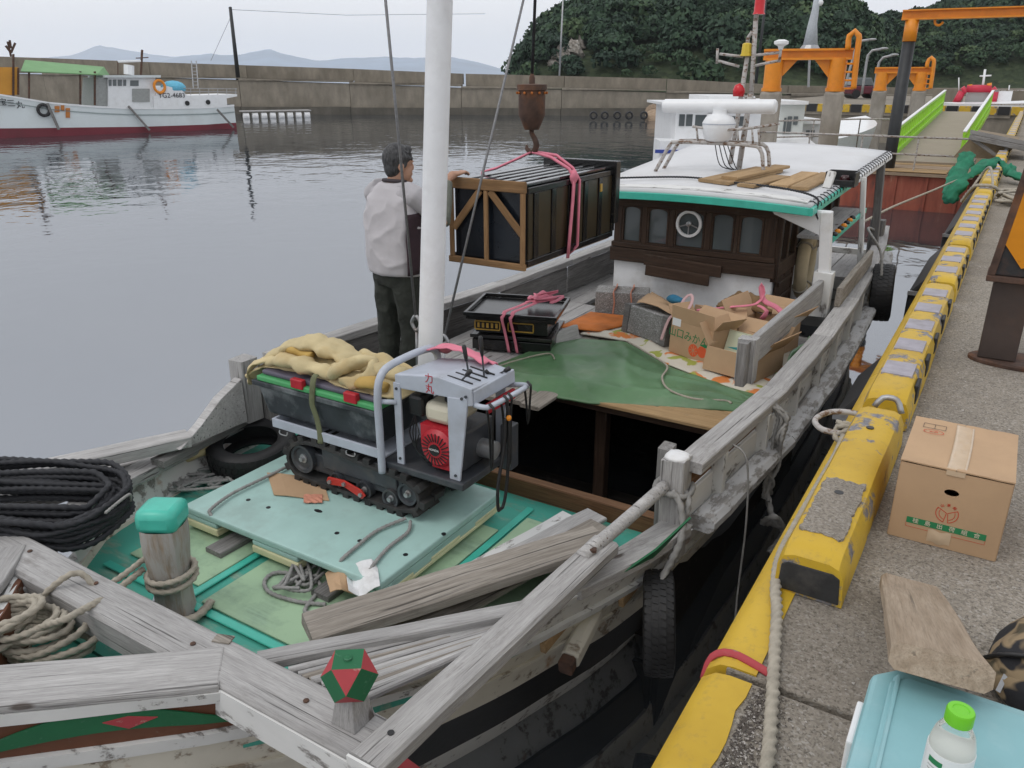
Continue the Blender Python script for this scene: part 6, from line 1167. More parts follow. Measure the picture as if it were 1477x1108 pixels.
mb=MB(); mb.grid(lambda u,v:Vector((.505+(u-.5)*.075,FY-.0012-.004*math.sin(math.pi*u)*math.sin(math.pi*v),QZ+.015+.05*v+.004*math.sin(u*9))),10,8); build('peeling_tape',mb,Mt['tape'],qc,smooth=True)
TZ=z1+.0105
def topink(poly,mat): mb=MB(); mb.prism([(a,b,TZ) for a,b in poly],(0,0,.0005)); build('print',mb,mat,qc)
for a,b,c,d in ((.372,3.30,.452,3.302),(.372,3.345,.452,3.347),(.372,3.30,.3735,3.345),(.412,3.30,.4135,3.345),(.4505,3.30,.452,3.345)): topink([(a,b),(c,b),(c,d),(a,d)],Mt['ink_dark'])
mb=MB(); P=[(.413+.036*math.cos(a)*k,3.265+.022*math.sin(a)*k) for k in (1,.93) for a in np.linspace(0,2*math.pi,28,endpoint=False)]; mb.add([(a,b,TZ+.0003) for a,b in P],[(i,(i+1)%28,28+(i+1)%28,28+i) for i in range(28)]); build('stamp',mb,Mt['ink_red'],qc,solid=.0006)
text_mesh('山口',.016,frame((.413,3.266,TZ+.0006),(1,0,0),(0,1,0)),'lettering',Mt['ink_red'],qc)
Mt["wood_old2"]=wood("sawn brown plank",(.33,.25,.175),(.52,.42,.32),gs=.8,ca=.5)
# old plank leaning on the cooler
a=PZ(1312,848,QZ+.045); b=PZ(1357,962,2.185)
tag(plank("old_plank",a,b,.17,.055,Mt["wood_old2"],None,n=8,jit=.006,cham=.012),'short thick brown plank leaning from the quay onto the aqua cooler','plank')
# cooler
cl=thing('cooler_box','aqua plastic cooler box with white latch at the plank end','cooler',(.66,1.18,QZ))
aqc=plain('aqua cooler plastic',(.22,.43,.46),.45,.06,6,.1,40,dirt=(.40,.54,.56),da=.5); zt=2.10
def body(mb,x0,x1,y0,y1,za,zb,ch): mb.prism([(x0+ch,y0,za),(x1-ch,y0,za),(x1,y0+ch,za),(x1,y1-ch,za),(x1-ch,y1,za),(x0+ch,y1,za),(x0,y1-ch,za),(x0,y0+ch,za)],(0,0,zb-za)); return mb
build('tub',body(MB(),.455,.90,.80,1.495,QZ,zt-.085,.05),aqc,cl,bevel=.015)
lid=build('lid',body(MB(),.44,.915,.785,1.51,zt-.08,zt-.006,.045),aqc,cl,bevel=.012)
build('lid_panel',body(MB(),.475,.88,.82,1.475,zt-.0055,zt+.004,.03),aqc,lid,bevel=.003)
mb=MB(); mb.prism([(.478,.82,zt-.004),(.478,1.47,zt-.004),(.486,1.47,zt+.008),(.486,.82,zt+.008)],(.006,0,0)); build('lid_rib',mb,aqc,lid,bevel=.002)
mb=MB(); mb.bb((.428,1.28,zt-.15),(.441,1.40,zt-.03)); build('latch',mb,Mt['white_clean'],cl,bevel=.004)
mb=MB(); mb.bb((.60,.86,zt+.0045),(.80,.92,zt+.007)); build('lid_label',mb,plain('deep aqua',(.05,.30,.36),.4,.05,9,0),cl,bevel=.001)
# drink bottle
bc=PZ(1384,1034,2.29); bq=Vector((bc.x,bc.y,zt+.005)); bo=thing('drink_bottle','clear drink bottle with bright green cap standing on the cooler lid','bottle',bq)
pet=NT('clear bottle plastic'); pet.b.inputs['Transmission Weight'].default_value=.9; pet.b.inputs['IOR'].default_value=1.25; pet.b.inputs['Roughness'].default_value=.06; pet.b.inputs['Base Color'].default_value=(.90,.93,.88,1)
mb=MB(); mb.lathe([(.024,.001),(.031,.004),(.0335,.02),(.0335,.115),(.0325,.135),(.028,.155),(.020,.170),(.0165,.176),(.0165,.185)],bq,n=32); build('shell',mb,pet.m,bo,smooth=40)
mb=MB(); mb.lathe([(.0338,.012),(.0342,.014),(.0342,.124),(.0338,.126)],bq,n=32); 
labm=plain('white label film',(.74,.75,.74),.35,.03,9,0); build('label_wrap',mb,labm,bo,smooth=40)
mb=MB(); pr=[(.0172,.174),(.0195,.176),(.0195,.196),(.0185,.199),(.012,.1995),(.011,.198),(.0,.198)]; N=48; vs=[]
for r_,z in pr:
    for k in range(N): q=r_*(1.03 if (k%2 and r_>.019) else 1); a=2*math.pi*k/N; vs.append(bq+Vector((q*math.cos(a),q*math.sin(a),z)))
mb.add(vs,[(i*N+k,i*N+(k+1)%N,(i+1)*N+(k+1)%N,(i+1)*N+k) for i in range(len(pr)-1) for k in range(N)]); build('cap',mb,plain('bright green cap',(.16,.56,.02),.35,.04,9,0),bo,smooth=30)
toC=Vector((EYE.x-bq.x,EYE.y-bq.y,0)).normalized(); base=math.atan2(toC.y,toC.x)
def onlab(a0,a1,z0,z1,mat,nm):
    mb=MB(); mb.grid(lambda u,v:bq+Vector((.0346*math.cos(base+R(a0+(a1-a0)*u)),.0346*math.sin(base+R(a0+(a1-a0)*u)),z0+(z1-z0)*v)),8,2); build(nm,mb,mat,bo,solid=.0004)
onlab(-48,-10,.105,.115,Mt['ink_green'],'label_print')
for k in range(6): onlab(-48,-12,.098-.007*k,.0995-.007*k,plain('grey print',(.4,.42,.4),.5) if k==0 else bpy.data.materials['grey print'],'label_print')
onlab(2,22,.094,.112,plain('blue ink',(.06,.30,.62),.5),'label_print'); onlab(24,50,.09,.115,plain('lime ink',(.32,.48,.03),.5),'label_print'); onlab(0,24,.07,.092,plain('yellow green ink',(.50,.52,.04),.5),'label_print'); onlab(28,42,.075,.088,Mt['ink_red'],'label_print')
# camouflage bag
gc=PZ(1512,1000,QZ); bag=thing('camouflage_bag','brown and black camouflage bag slumped beside the cooler','bag',gc)
cm=NT('camouflage cloth'); v=cm.vec((1,1,1),False); aa=cm.noise(v,9,2,.4,.5); bb_=cm.noise(cm.vec((1.3,1.3,1.3),False),7,2,.4,.8); c=cm.mix(cm.ramp(aa,[(.48,0.0),(.52,1.0)]),(.015,.015,.018),(.26,.19,.11)); c=cm.mix(cm.ramp(bb_,[(.58,0.0),(.62,1.0)]),c,(.08,.065,.04)); cm.bump(cm.noise(v,60,3),.3,.004); camo=cm.done(c,.85)
mb=MB(); mb.blob(gc+Vector((.03,0,.085)),(.20,.19,.10),28,18); mb.blob(gc+Vector((-.04,-.05,.13)),(.12,.10,.06),20,12); mb.v=[tuple((lambda p:Vector((p.x,p.y,max(QZ+.002,p.z))))(Vector(q)+mnoise.noise_vector(Vector(q)*6)*.045+mnoise.noise_vector(Vector(q)*17)*.018)) for q in mb.v]; build('body',mb,camo,bag,smooth=True)
mb=MB(); mb.tube(spline([gc+Vector((-.18,-.05,.07)),gc+Vector((-.13,-.12,.16)),gc+Vector((0,-.13,.20)),gc+Vector((.12,-.1,.18))],.02),.016,8,flat=.4); build('strap',mb,Mt['black_paint'],bag,smooth=True)
mb=MB(); mb.tube(spline([gc+Vector((-.14,-.12,.12)),gc+Vector((-.07,-.16,.13)),gc+Vector((.05,-.17,.13))],.01),.006,6); build('zip',mb,Mt['steel'],bag,smooth=True)
mb=MB(); mb.bar(gc+Vector((-.12,-.15,.12)),gc+Vector((-.13,-.17,.075)),.012,.004); build('zip_pull',mb,Mt['steel'],bag)
# crane foot
cf=thing('crane_post','rusty crane post with orange and black hazard paint standing on the quay','crane',(.72,5.42,QZ))
mb=MB(); mb.lathe([(.30,0),(.30,.018),(.285,.026)],(.75,5.42,QZ+.002),Matrix.Diagonal((1,.52,1)),32); build('base_plate',mb,Mt['rust'],cf,smooth=30)
dk=plain('dark brown steel',(.045,.031,.026),.6,.25,5,.25,30,dirt=(.12,.06,.035),da=.4)
mb=MB(); mb.bb((.50,5.34,QZ+.028),(.70,5.52,2.10)); build('stub',mb,dk,cf,bevel=.008)
mb=MB(); mb.bb((.46,5.29,2.10),(.98,5.57,2.135)); build('collar',mb,Mt['rust'],cf,bevel=.006)
mb=MB(); mb.prism([(.475,5.31,2.137),(.97,5.31,2.137),(1.05,5.31,3.3),(.60,5.31,3.3)],(0,.24,0)); build('upper_leg',mb,plain('scraped black steel',(.02,.02,.022),.55,.4,8,.3,40,dirt=(.16,.06,.03),da=.5),cf,bevel=.006)
mb=MB(); mb.prism([(.462,5.296,2.137),(.502,5.296,2.137),(.627,5.296,3.3),(.587,5.296,3.3)],(0,.012,0)); build('edge_flange',mb,Mt['rust'],cf,bevel=.003)
mb=MB(); mb.prism([(.505,5.298,2.335),(.62,5.298,2.19),(.90,5.298,2.27),(.93,5.298,2.30),(.56,5.298,2.62),(.536,5.298,2.60)],(0,.010,0)); build('orange_patch',mb,worn('chipped orange paint',(.62,.235,.01),(.10,.035,.02),.36,7),cf)
mb=MB(); mb.prism([(.60,5.2985,2.86),(.92,5.2985,2.60),(1.0,5.2985,2.85),(.66,5.2985,3.1)],(0,.010,0)); build('orange_patch',mb,bpy.data.materials['chipped orange paint'],cf)
# mooring ring and its heavy rope
mr=thing('mooring_ring','steel mooring ring at the quay edge with a rope knotted on it','ring',(.05,4.0,QZ)); 
mb=MB(); rc=Vector((-.01,3.93,QZ+.03)); mb.tube(spline([(.16,3.90,QZ+.035),(.06,3.93,QZ+.07),(-.06,3.90,QZ+.065),(-.11,3.80,QZ+.05),(-.06,3.71,QZ+.045),(.03,3.70,QZ+.05),(.065,3.74,QZ+.05)],.02),.014,10); build('ring',mb,Mt['rail'],mr,smooth=True)
mb=MB(); mb.tube(spline([(.13,3.885,QZ+.14),(.16,3.905,QZ+.185),(.22,3.905,QZ+.185),(.25,3.885,QZ+.13)],.02),.014,10); build('eye',mb,Mt['steel'],mr,smooth=True)
mb=MB(); rp=[(.045,3.73,QZ+.05),(.05,3.5,QZ+.03),(.047,3.2,QZ+.03),(.043,2.85,QZ+.03),(.045,2.55,QZ+.03),(.075,2.36,QZ+.028),(.115,2.22,QZ+.026),(.165,2.0,QZ+.02),(.21,1.8,QZ+.02),(.25,1.6,QZ+.02),(.275,1.35,QZ+.02),(.28,1.1,QZ+.02)]
rope(mb,rp,.0165,pitch=.036,n=12)
for k in range(5): rope(mb,[(.045+.045*math.cos(a),3.70+.035*math.sin(a)+.012*k,QZ+.055+.035*math.sin(a*1+k)) for a in np.linspace(0,2*math.pi,9,endpoint=False)],.011,closed=True)
tag(build('mooring_rope',mb,Mt['rope'],smooth=True),'thick twisted beige rope running from the mooring ring along the quay','rope')
# far mooring tackle, netting, little lean-to
mb=MB()
for k in range(6): rope(mb,[(.30+.55*random.random(),12.4+1.4*random.random(),QZ+.03+.02*k) for _ in range(6)],.018,n=6,pitch=.2)
rope(mb,[(-.10,13.2,1.55),(.02,13.0,1.78),(.15,12.9,1.82),(.27,12.95,1.80),(.4,13.1,1.7),(.6,13.3,1.64)],.022,n=7); rope(mb,[(-.1,13.5,1.5),(.05,13.9,1.85),(.15,13.6,2.0),(.22,13.2,1.9),(.25,13.0,1.8)],.016,n=7)
tag(build('rope_pile',mb,Mt['rope'],smooth=True),'pile of pale rope spread on the quay beside the whitish wheel stop','rope')
mb=MB(); rope(mb,[(-1.0,10.5,1.55),(-.9,12.5,1.5),(-.6,14.5,1.52),(-.2,16.2,1.62),(-.05,16.6,1.6)],.016,n=6,pitch=.2); tag(build('stern_line',mb,Mt['rope'],smooth=True),'slack stern line from the wooden boat to the quay by the netting','rope')
mb=MB(); NP=[(-.38,15.0,1.30),(-.22,15.2,1.62),(-.02,15.6,1.82),(.17,15.9,1.90),(.36,15.6,1.80),(.58,15.2,1.68),(.8,14.9,1.60)]
sp=spline(NP,.06); mb.tube(sp,[.085+.03*math.sin(i*.5)+.02*math.sin(i*1.7) for i in range(len(sp))],22,flat=.55); sp=spline([(-.36,15.1,1.35),(-.36,15.9,1.62),(-.28,16.6,1.95)],.08); mb.tube(sp,[.12]*len(sp),18,flat=.45); mb.v=[tuple(Vector(p)+mnoise.noise_vector(Vector(p)*5)*.05+mnoise.noise_vector(Vector(p)*14)*.05) for p in mb.v]
tag(build('netting',mb,Mt['net'],smooth=True),'bundle of dark green netting slung over the quay edge','net')
sh=thing('lean_to','small wooden lean-to roof on props over the quay edge','shed',(.5,20,QZ))
c=[PY(1400,187,20),PY(1490,206,20)]; mb=MB(); mb.prism([c[0],c[1],c[1]-Vector((0,0,.08)),c[0]-Vector((0,0,.08))],(0,1.3,-.10)); build('roof_sheet',mb,plain('grey roof sheet',(.26,.25,.24),.8,.15,4,.3,20),sh)
plank('eave_board',c[0]-Vector((0,.03,.14)),c[1]-Vector((0,.03,.14)),.05,.10,WD,sh)
for u in (1452,1400): b=PY(u,214 if u>1410 else 199,20); plank('prop',Vector((b.x,20.05,b.z)),Vector((max(b.x,.3)-.12,20.05,QZ)),.07,.07,WD,sh,up=(0,1,0))
plank('brace',Vector((1.35,20.0,2.0)),Vector((.55,20.0,QZ+.05)),.06,.06,WD,sh,up=(0,1,0)); mb=MB(); mb.prism([c[0]+Vector((.05,.4,-.12)),c[0]+Vector((.9,.4,-.25)),c[0]+Vector((.7,.4,-.6)),c[0]+Vector((-.25,.4,-.6))],(0,2.0,0)); build('side_cloth',mb,plain('tan canvas',(.22,.17,.11),.9),sh)
# weeds and crumbs
def stuff(name,label,cat,fn,n,mat):
    mb=MB()
    for _ in range(n): fn(mb)
    o=build(name,mb,mat,fix=False); tag(o,label,cat,None,'stuff'); return o
def weed(mb):
    p=Vector((.9+1.6*random.random(),17+16*random.random(),QZ)); h=random.uniform(.08,.4); a=random.uniform(0,6.28); d=Vector((math.cos(a),math.sin(a),0)); w_=.02; mb.add([p-d.cross(Vector((0,0,1)))*w_,p+d.cross(Vector((0,0,1)))*w_,p+d*.1+Vector((0,0,h))],[(0,1,2)])
stuff('weeds','dry and green weeds growing on the far quay surface','weeds',weed,2600,plain('dry weed',(.17,.17,.06),.8,.4,3,0))
def crumb(mb):
    t=random.random()
    if t<.62: p=Vector((.15+abs(random.gauss(0,.06)),random.uniform(1.1,1.87),QZ))
    elif t<.86: p=Vector((.30+abs(random.gauss(0,.09)),random.uniform(2.0,8.5),QZ))
    else: p=Vector((random.uniform(.2,1.6),random.uniform(1.5,9),QZ))
    s=random.uniform(.0015,.006)*(1.0 if p.y<3 else 1.5); q=[p+Vector((random.uniform(-s,s),random.uniform(-s,s),s*.4+random.uniform(0,s))) for _ in range(4)]; mb.add(q,[(0,1,2),(0,2,3),(0,3,1)])
stuff('shell_crumbs','pale shell fragments and grit scattered along the quay edge','shells',crumb,2400,plain('shell grit',(.40,.37,.34),.7,.5,300,0))
def grit(mb):
    p=Vector((.145+abs(random.gauss(0,.045)),random.uniform(1.05,1.88),QZ)); s=random.uniform(.002,.007); q=[p+Vector((random.uniform(-s,s),random.uniform(-s,s),s*.3+random.uniform(0,s*.6))) for _ in range(4)]; mb.add(q,[(0,1,2),(0,2,3),(0,3,1)])
stuff('dark_grit','dark gravelly grit packed against the ragged yellow edge','grit',grit,2600,plain('dark grit',(.085,.07,.06),.8,.5,300,0))
# ================================================================= roof fittings of the wooden boat
fr=thing('roof_arch','rusty tubular arch standing on the boat roof under the radar','frame',(-2.05,7.9,2.26)); RL=Mt['rail']
ya=7.9; zt_=PY(1030,207,ya).z
xl,xr=PY(945,250,ya).x+.02,PY(1100,262,ya).x; zr=lambda x,y: roofz(x,y)+.025
for dy in (0,.22):
    mb=MB(); mb.tube(spline([(xl-.02,ya+dy,zr(xl,ya)),(xl+.05,ya+dy,zt_-.16),(xl+.12,ya+dy,zt_-.03),(xl+.22,ya+dy,zt_),(xr-.2,ya+dy,zt_),(xr-.06,ya+dy,zt_-.03),(xr-.02,ya+dy,zt_-.14),(xr,ya+dy,zr(xr,ya))],.05),.019,8); build('arch_tube',mb,RL,fr,smooth=True)
for x in (xl+.22,-2.05,xr-.2): mb=MB(); mb.tube([(x,ya,zt_),(x,ya+.22,zt_)],.014,7); build('cross_tube',mb,RL,fr,smooth=True)
mb=MB(); mb.tube([(xr-.005,ya,zt_-.30),(xr-.005,ya+.22,zt_-.30)],.012,7); build('rung',mb,RL,fr,smooth=True)
mb=MB(); mb.tube(spline([(-2.28,ya-.02,zt_+.15),(-1.98,ya-.04,zt_+.13),(-1.72,ya+.02,zt_+.15),(-1.5,ya+.16,zt_+.19)],.05),.013,7); 
for x in (-2.22,-2.02,-1.82,-1.68,-1.62): mb.tube([(x,ya,zt_+.005),(x-.02,ya-.02,zt_+.14)],.011,6)
build('basket',mb,RL,fr,smooth=True)
mb=MB(); mb.tube([(-1.88,ya+.3,zr(-1.9,ya+.3)),(-1.84,ya+.3,zt_+.45)],.028,8); build('pole',mb,RL,fr,smooth=True)
for k in range(4): mb=MB(); mb.tube(spline([(-2.05+.04*k,ya,zt_),(-2.0+.05*k,ya+.05,zt_-.2),(-1.92+.02*k,ya+.2,zr(-1.9,ya)+.02)],.04),.005,5); build('cable',mb,Mt['black_paint'],fr,smooth=True)
dc=PY(1037,180,ya+.05); dm=thing('satellite_dome','white rounded antenna dome in the roof basket','antenna',(dc.x,dc.y,zt_+.02))
mb=MB(); mb.lathe([(.10,-.12),(.13,-.10),(.155,.0),(.158,.05),(.13,.10),(.08,.125),(.07,.14),(.07,.17)],Vector((dc.x,dc.y,zt_+.14)),n=24); build('shell',mb,Mt['white_clean'],dm,smooth=45); mb=MB(); mb.lathe([(.160,-.004),(.160,.004)],Vector((dc.x,dc.y,zt_+.18)),n=24); build('seam',mb,Mt['steel_paint'],dm)
a=PY(957,153,8.0); b=PY(1120,154,8.0); rd_=thing('radar_scanner','long white radar scanner bar above the boat roof','radar',((a.x+b.x)/2,8.0,a.z-.07))
mb=MB(); mb.tube([a,a+(b-a)*.015,b-(b-a)*.015,b],[.05,.066,.066,.05],12); build('bar',mb,Mt['white_clean'],rd_,smooth=35); mb=MB(); mb.lathe([(.06,-.10),(.05,-.03)],(a+b)/2-Vector((.05,0,.04)),n=12); build('pedestal',mb,Mt['white_clean'],rd_,smooth=True)
lm=thing('signal_mast','rusted signal mast with red lamps, yellow lamp and antennas on the boat','mast',(-1.9,8.5,2.27)); ym=8.5
P_=lambda u,v:PY(u,v,ym)
for p,q,r in ((P_(1052,245),P_(1079,75),.024),(P_(1083,145),P_(1090,30),.024),(P_(1090,30),P_(1096,-30),.024)): mb=MB(); mb.tube([p,q],r,8); build('pole',mb,RL,lm,smooth=True)
for p,q in ((P_(1038,78),P_(1072,82)),(P_(1036,88),P_(1066,96)),(P_(1035,70),P_(1034,92)),(P_(1088,80),P_(1124,76)),(P_(1088,95),P_(1122,88)),(P_(1124,90),P_(1127,66)),(P_(1060,132),P_(1086,145)),(P_(1060,145),P_(1090,143))): mb=MB(); mb.tube([p,q],.014,7); build('cross_arm',mb,RL,lm,smooth=True)
mb=MB(); mb.tube(spline([P_(1078,78),P_(1079,55),P_(1084,47),P_(1088,52)],.03),.02,8); build('gooseneck',mb,RL,lm,smooth=True)
rl=plain('red lamp glass',(.55,.012,.02),.25,.1,9,0); c=P_(1066,130); mb=MB(); mb.lathe([(.055,-.06),(.06,.0),(.045,.045),(.0,.065)],c,n=16); build('red_lamp',mb,rl,lm,smooth=True); c=P_(1096,6); mb=MB(); mb.lathe([(.06,-.09),(.05,-.07),(.048,.1),(.03,.11)],c,n=14); build('red_lamp',mb,rl,lm,smooth=40)
c=P_(1077,70); mb=MB(); mb.lathe([(.058,-.07),(.058,-.055),(.05,-.05),(.046,.04),(.03,.05)],c,n=8); build('yellow_lamp',mb,plain('yellow lamp',(.62,.45,.04),.4,.1,9,0),lm); c=P_(1127,62); mb=MB(); mb.lathe([(.02,-.06),(.03,-.03),(.068,-.01),(.068,.015),(.03,.03)],c,n=16); build('gps_antenna',mb,Mt['white_clean'],lm,smooth=40)
labs=['flat new timber plank at the arch end of the roof stack','new timber plank beside the arch leg on the boat roof','upper new plank crossing the roof stack by the arch','new timber plank lying under the arch foot','wide new plank on the roof between arch and black bin','new roof plank next to the white block and black bin']
for k,(p,q) in enumerate((((1018,261),(1100,243)),((1040,264),(1118,246)),((1052,257),(1128,240)),((1075,268),(1128,255)),((1122,269),(1168,250)),((1152,272),(1196,251)))):
    
    def onr(u,v):
        z=2.26
        for _ in range(8): c=PZ(u,v,z); z=roofz(c.x,c.y)+.045+(.03 if k==2 else 0)
        return PZ(u,v,z)
    a=onr(*p); b=onr(*q); b=a+(b-a).normalized()*min((b-a).length,1.3); tag(plank('roof_plank',a,b,.17,.028,Mt['wood_new'],None),labs[k],'plank','planks on the boat roof')
bb0=PZ(1213,268,2.27); bn=thing('black_bin','open black plastic bin on the boat roof corner','bin',bb0)
for lo,hi in (((-.13,-.10,0),(.13,.12,.012)),((-.13,-.10,.012),(-.118,.12,.13)),((.118,-.10,.012),(.13,.12,.13)),((-.118,.108,.012),(.118,.12,.13)),((-.118,-.10,.012),(.118,-.088,.06))): build('wall',MB().bb([bb0[i]+lo[i] for i in range(3)],[bb0[i]+hi[i] for i in range(3)]),Mt['black_paint'],bn,bevel=.004)
mb=MB(); mb.lathe([(.04,0),(.045,.05),(.03,.08)],bb0+Vector((.02,.03,.013)),n=12); tag(build('dark_jar',mb,plain('dark maroon glass',(.04,.01,.012),.2),smooth=True),'dark maroon jar inside the black roof bin','jar')
p=PZ(1192,272,2.27); tag(plank('white_block',p,p+Vector((.02,.06,.14)),.07,.06,WW,None,up=(0,1,0)),'small peeling white block beside the roof bin','block')
mb=MB(); rope(mb,[(-2.9,7.2,2.29),(-2.2,7.45,2.32),(-1.7,7.35,2.315),(-1.2,7.2,2.31),(-.88,7.05,2.27),(-.86,7.03,2.15),(-.8,7.06,2.02),(-.74,7.1,1.95)],.009,n=6); tag(build('roof_line',mb,Mt['rope_black'],smooth=True),'black line tied across the roof planks to the white post','rope')
# ================================================================= far boat by the breakwater
LA=PZ(0,200,0); LBp=PZ(345,186,0); ld=(LBp-LA).normalized(); ln_=Vector((-ld.y,ld.x,0))
if ln_.dot(LA-EYE)<0: ln_=-ln_
def LP(u,v,off=0):
    d=ray(u,v); o=LA+ln_*off; t=(o-EYE).dot(ln_)/d.dot(ln_); return EYE+d*t
fb=thing('fishing_boat','pale blue-white fishing boat with dark red bottom and green awning by the breakwater','boat',LP(190,193,2))
us=[-150,-100,-50,0,40,80,110,150,200,250,300,330,345]; top=[118,124,130,134,141,148,151,154,156,156,155,153.5,152]; red=[191,189,187,185.5,185,184.5,184,183.5,183,181.5,180,178,177.5]
hw=[0,1.0,1.6,2.0,2.2,2.3,2.3,2.3,2.3,2.25,2.1,1.95,1.9]
wat=[np.interp(u,[0,345],[200,186]) if u>=0 else 200-u*.04 for u in us]
pale=plain('pale blue white hull',(.60,.65,.66),.5,.05,.5,.1,3,dirt=(.40,.40,.36),da=.4); dred=plain('dark red antifouling',(.16,.018,.03),.6,.15,.6,.1,4,dirt=(.06,.02,.02),da=.5)
def band(va,vb,mat,nm,proud=0):
    mb=MB(); vs=[]
    for i,u in enumerate(us):
        for s in (-1,1):
            for v in (va[i],vb[i]): p=LP(u,v,0); h=p.z; q=LP(u,wat[i],0); vs.append(Vector((q.x,q.y,h))+ln_*(2.3+s*(hw[i]+proud)))
    n=len(us); fs=[]
    for i in range(n-1): fs+=[(i*4,i*4+1,(i+1)*4+1,(i+1)*4),(i*4+2,(i+1)*4+2,(i+1)*4+3,i*4+3)]
    fs+=[(n*4-4,n*4-3,n*4-1,n*4-2)]; mb.add(vs,fs); return build(nm,mb,mat,fb,smooth=30)
band(red,[w_+14 for w_ in wat],dred,'bottom'); band(top,red,pale,'hull'); band([t+9 for t in top],[t+10.5 for t in top],plain('hull rubbing line',(.25,.3,.3),.6),'rub_line',.06); band([t-1 for t in top],[t+1.5 for t in top],Mt['white_clean'],'gunwale',.05)
mb=MB(); vs=[]
for i,u in enumerate(us):
    for s in(-1,1): p=LP(u,top[i]+5,0); q=LP(u,wat[i],0); vs.append(Vector((q.x,q.y,p.z))+ln_*(2.3+s*hw[i]))
mb.add(vs,[(2*i,2*i+1,2*i+3,2*i+2) for i in range(len(us)-1)]); build('deck',mb,pale,fb)
def lbox(u0,u1,v0,v1,o0,o1,mat,nm,slant=0,par=None):
    mb=MB(); mb.prism([LP(u0,v1,o0),LP(u1,v1,o0),LP(u1,v0,o0),LP(u0+slant,v0,o0)],ln_*(o1-o0)); return build(nm,mb,mat,par or fb)
def lpoly(pts,o0,o1,mat,nm): mb=MB(); mb.prism([LP(u,v,o0) for u,v in pts],ln_*(o1-o0)); return build(nm,mb,mat,fb)
lpoly([(222,157),(328,155),(327,142),(342,139),(342,136),(270,138),(262,130),(240,124),(222,140)],.5,4,Mt['white_clean'],'aft_house')
cb=lbox(156,224,112,156,.7,3.9,Mt['white_clean'],'cabin'); lbox(135,157,112,155,.9,3.7,plain('grey cabin front',(.34,.35,.34),.6),'cabin_front',3); lbox(152,232,108.5,112,.4,4.2,pale,'cabin_roof')
for u0,u1 in ((157,161),(163,168),(170,176),(178,182)): lbox(u0,u1,115,124,.66,.72,Mt['glass'],'window',0,cb)
lbox(188,200,116,124,.66,.72,Mt['glass'],'window',0,cb); lbox(191,216,128,147,.64,.70,plain('grey door recess',(.30,.31,.30),.7),'door',0,cb)
lpoly([(30,88),(150,94),(160,109),(140,107),(40,103)],.3,.4,Mt['net'],'x') if False else None
aw=MB(); aw.add([LP(30,103,.2),LP(140,108,.2),LP(158,109,2.2),LP(150,97,2.3),LP(36,87,2.3)],[(0,1,2,3,4)]); aw.add([LP(36,87,2.3),LP(150,97,2.3),LP(140,108,4.4),LP(30,103,4.4)],[(0,1,2,3)]); build('awning',aw,plain('green awning',(.17,.33,.15),.7,.1,.8,.1,5),fb,solid=.05)
for u in (41,115,136): lbox(u,u+2.5,103,152,.4,.55,Mt['rust'],'awning_post')
lbox(-60,26,97,137,.8,.9,plain('orange canvas',(.55,.26,.04),.8,.1,1,.1,5),'orange_screen'); lbox(18,21,78,140,.7,.8,Mt['rust'],'derrick'); lbox(25,28,98,137,.75,.85,Mt['rust'],'derrick')
for a,b in (((16,82),(11,60)),((16,76),(22,62)),((16,70),(14,58)),((14,74),(8,66))): mb=MB(); mb.tube([LP(*a,1),LP(*b,1)],.06,6); build('antenna',mb,Mt['rust'],fb)
for a,b,r in (((203,112),(205,72),.07),((196,84),(214,83),.03),((170,108),(170,89),.03),((170,89),(203,88),.06),((186,108),(186,94),.3)): mb=MB(); mb.tube([LP(*a,1.5),LP(*b,1.5)],r,8); build('mast_fitting',mb,Mt['white_clean'] if r>.05 and r!=.07 else Mt['rust'],fb)
for k in range(7): u=262+13*k; mb=MB(); mb.tube([LP(u,137,.6),LP(u,127.5,.6)],.025,5); build('rail_post',mb,Mt['steel'],fb)
for v in (127.5,132): mb=MB(); mb.tube([LP(262,v,.6),LP(342,v+1,.6)],.025,5); build('rail',mb,Mt['steel'],fb)
mb=MB(); cc=LP(230,125,.42); mb.tube([cc+ld*(.32*math.cos(a))+Vector((0,0,.36*math.sin(a))) for a in np.linspace(0,6.28,20,endpoint=False)],.085,8,True); build('life_ring',mb,Mt['orange'],fb,smooth=True)
mb=MB(); mb.blob(LP(250,127,1.2),(.8,.8,.45),10,7); build('blue_cover',mb,plain('light blue cover',(.12,.42,.58),.7),fb,smooth=True)
for u,v in ((270,149),(300,147.5)): mb=MB(); c=LP(u,v,.49); mb.lathe([(.15,0),(.15,.03)],c,frame((0,0,0),ld,(0,0,1)).to_3x3(),14); build('porthole',mb,Mt['black_paint'],fb)
text_mesh('YG2-4683',.40,frame(LP(248,138,.47),ld,(0,0,1)),'registration',Mt['ink_dark'],fb,.005)
for c,u,v in (('宝',4,148),('三',16,149.5),('丸',29,152)): text_mesh(c,.42,frame(LP(u,v,.10),ld,(0,0,1)),'bow_lettering',Mt['ink_dark'],fb,.02)
for (a,b),(c,d) in (((68,149),(85,187)),((185,153),(216,188)),((313,158),(337,184))): mb=MB(); mb.bar(LP(a,b,-.12),LP(c,d,-.3),.14,.12); build('fender_pole',mb,WD,fb)
for u0,u1,v0,v1 in ((79,86,153,162),(95,101,156,170),(88,93,152,160)): lbox(u0,u1,v0,v1,-.06,.1,plain('orange rust stain',(.45,.17,.04),.8) if u0==79 else bpy.data.materials['orange rust stain'],'rust_patch')
c=LP(63,159,-.1); mb=MB(); Q=frame((0,0,0),ld,(0,0,1)).to_3x3(); mb.lathe([(.22,-.08),(.33,-.1),(.38,0),(.33,.1),(.22,.08)],c,Q,18,close=True); tag(build('fender_tyre',mb,Mt['rubber'],smooth=True),'black tyre hung on the bow of the pale fishing boat','tyre')
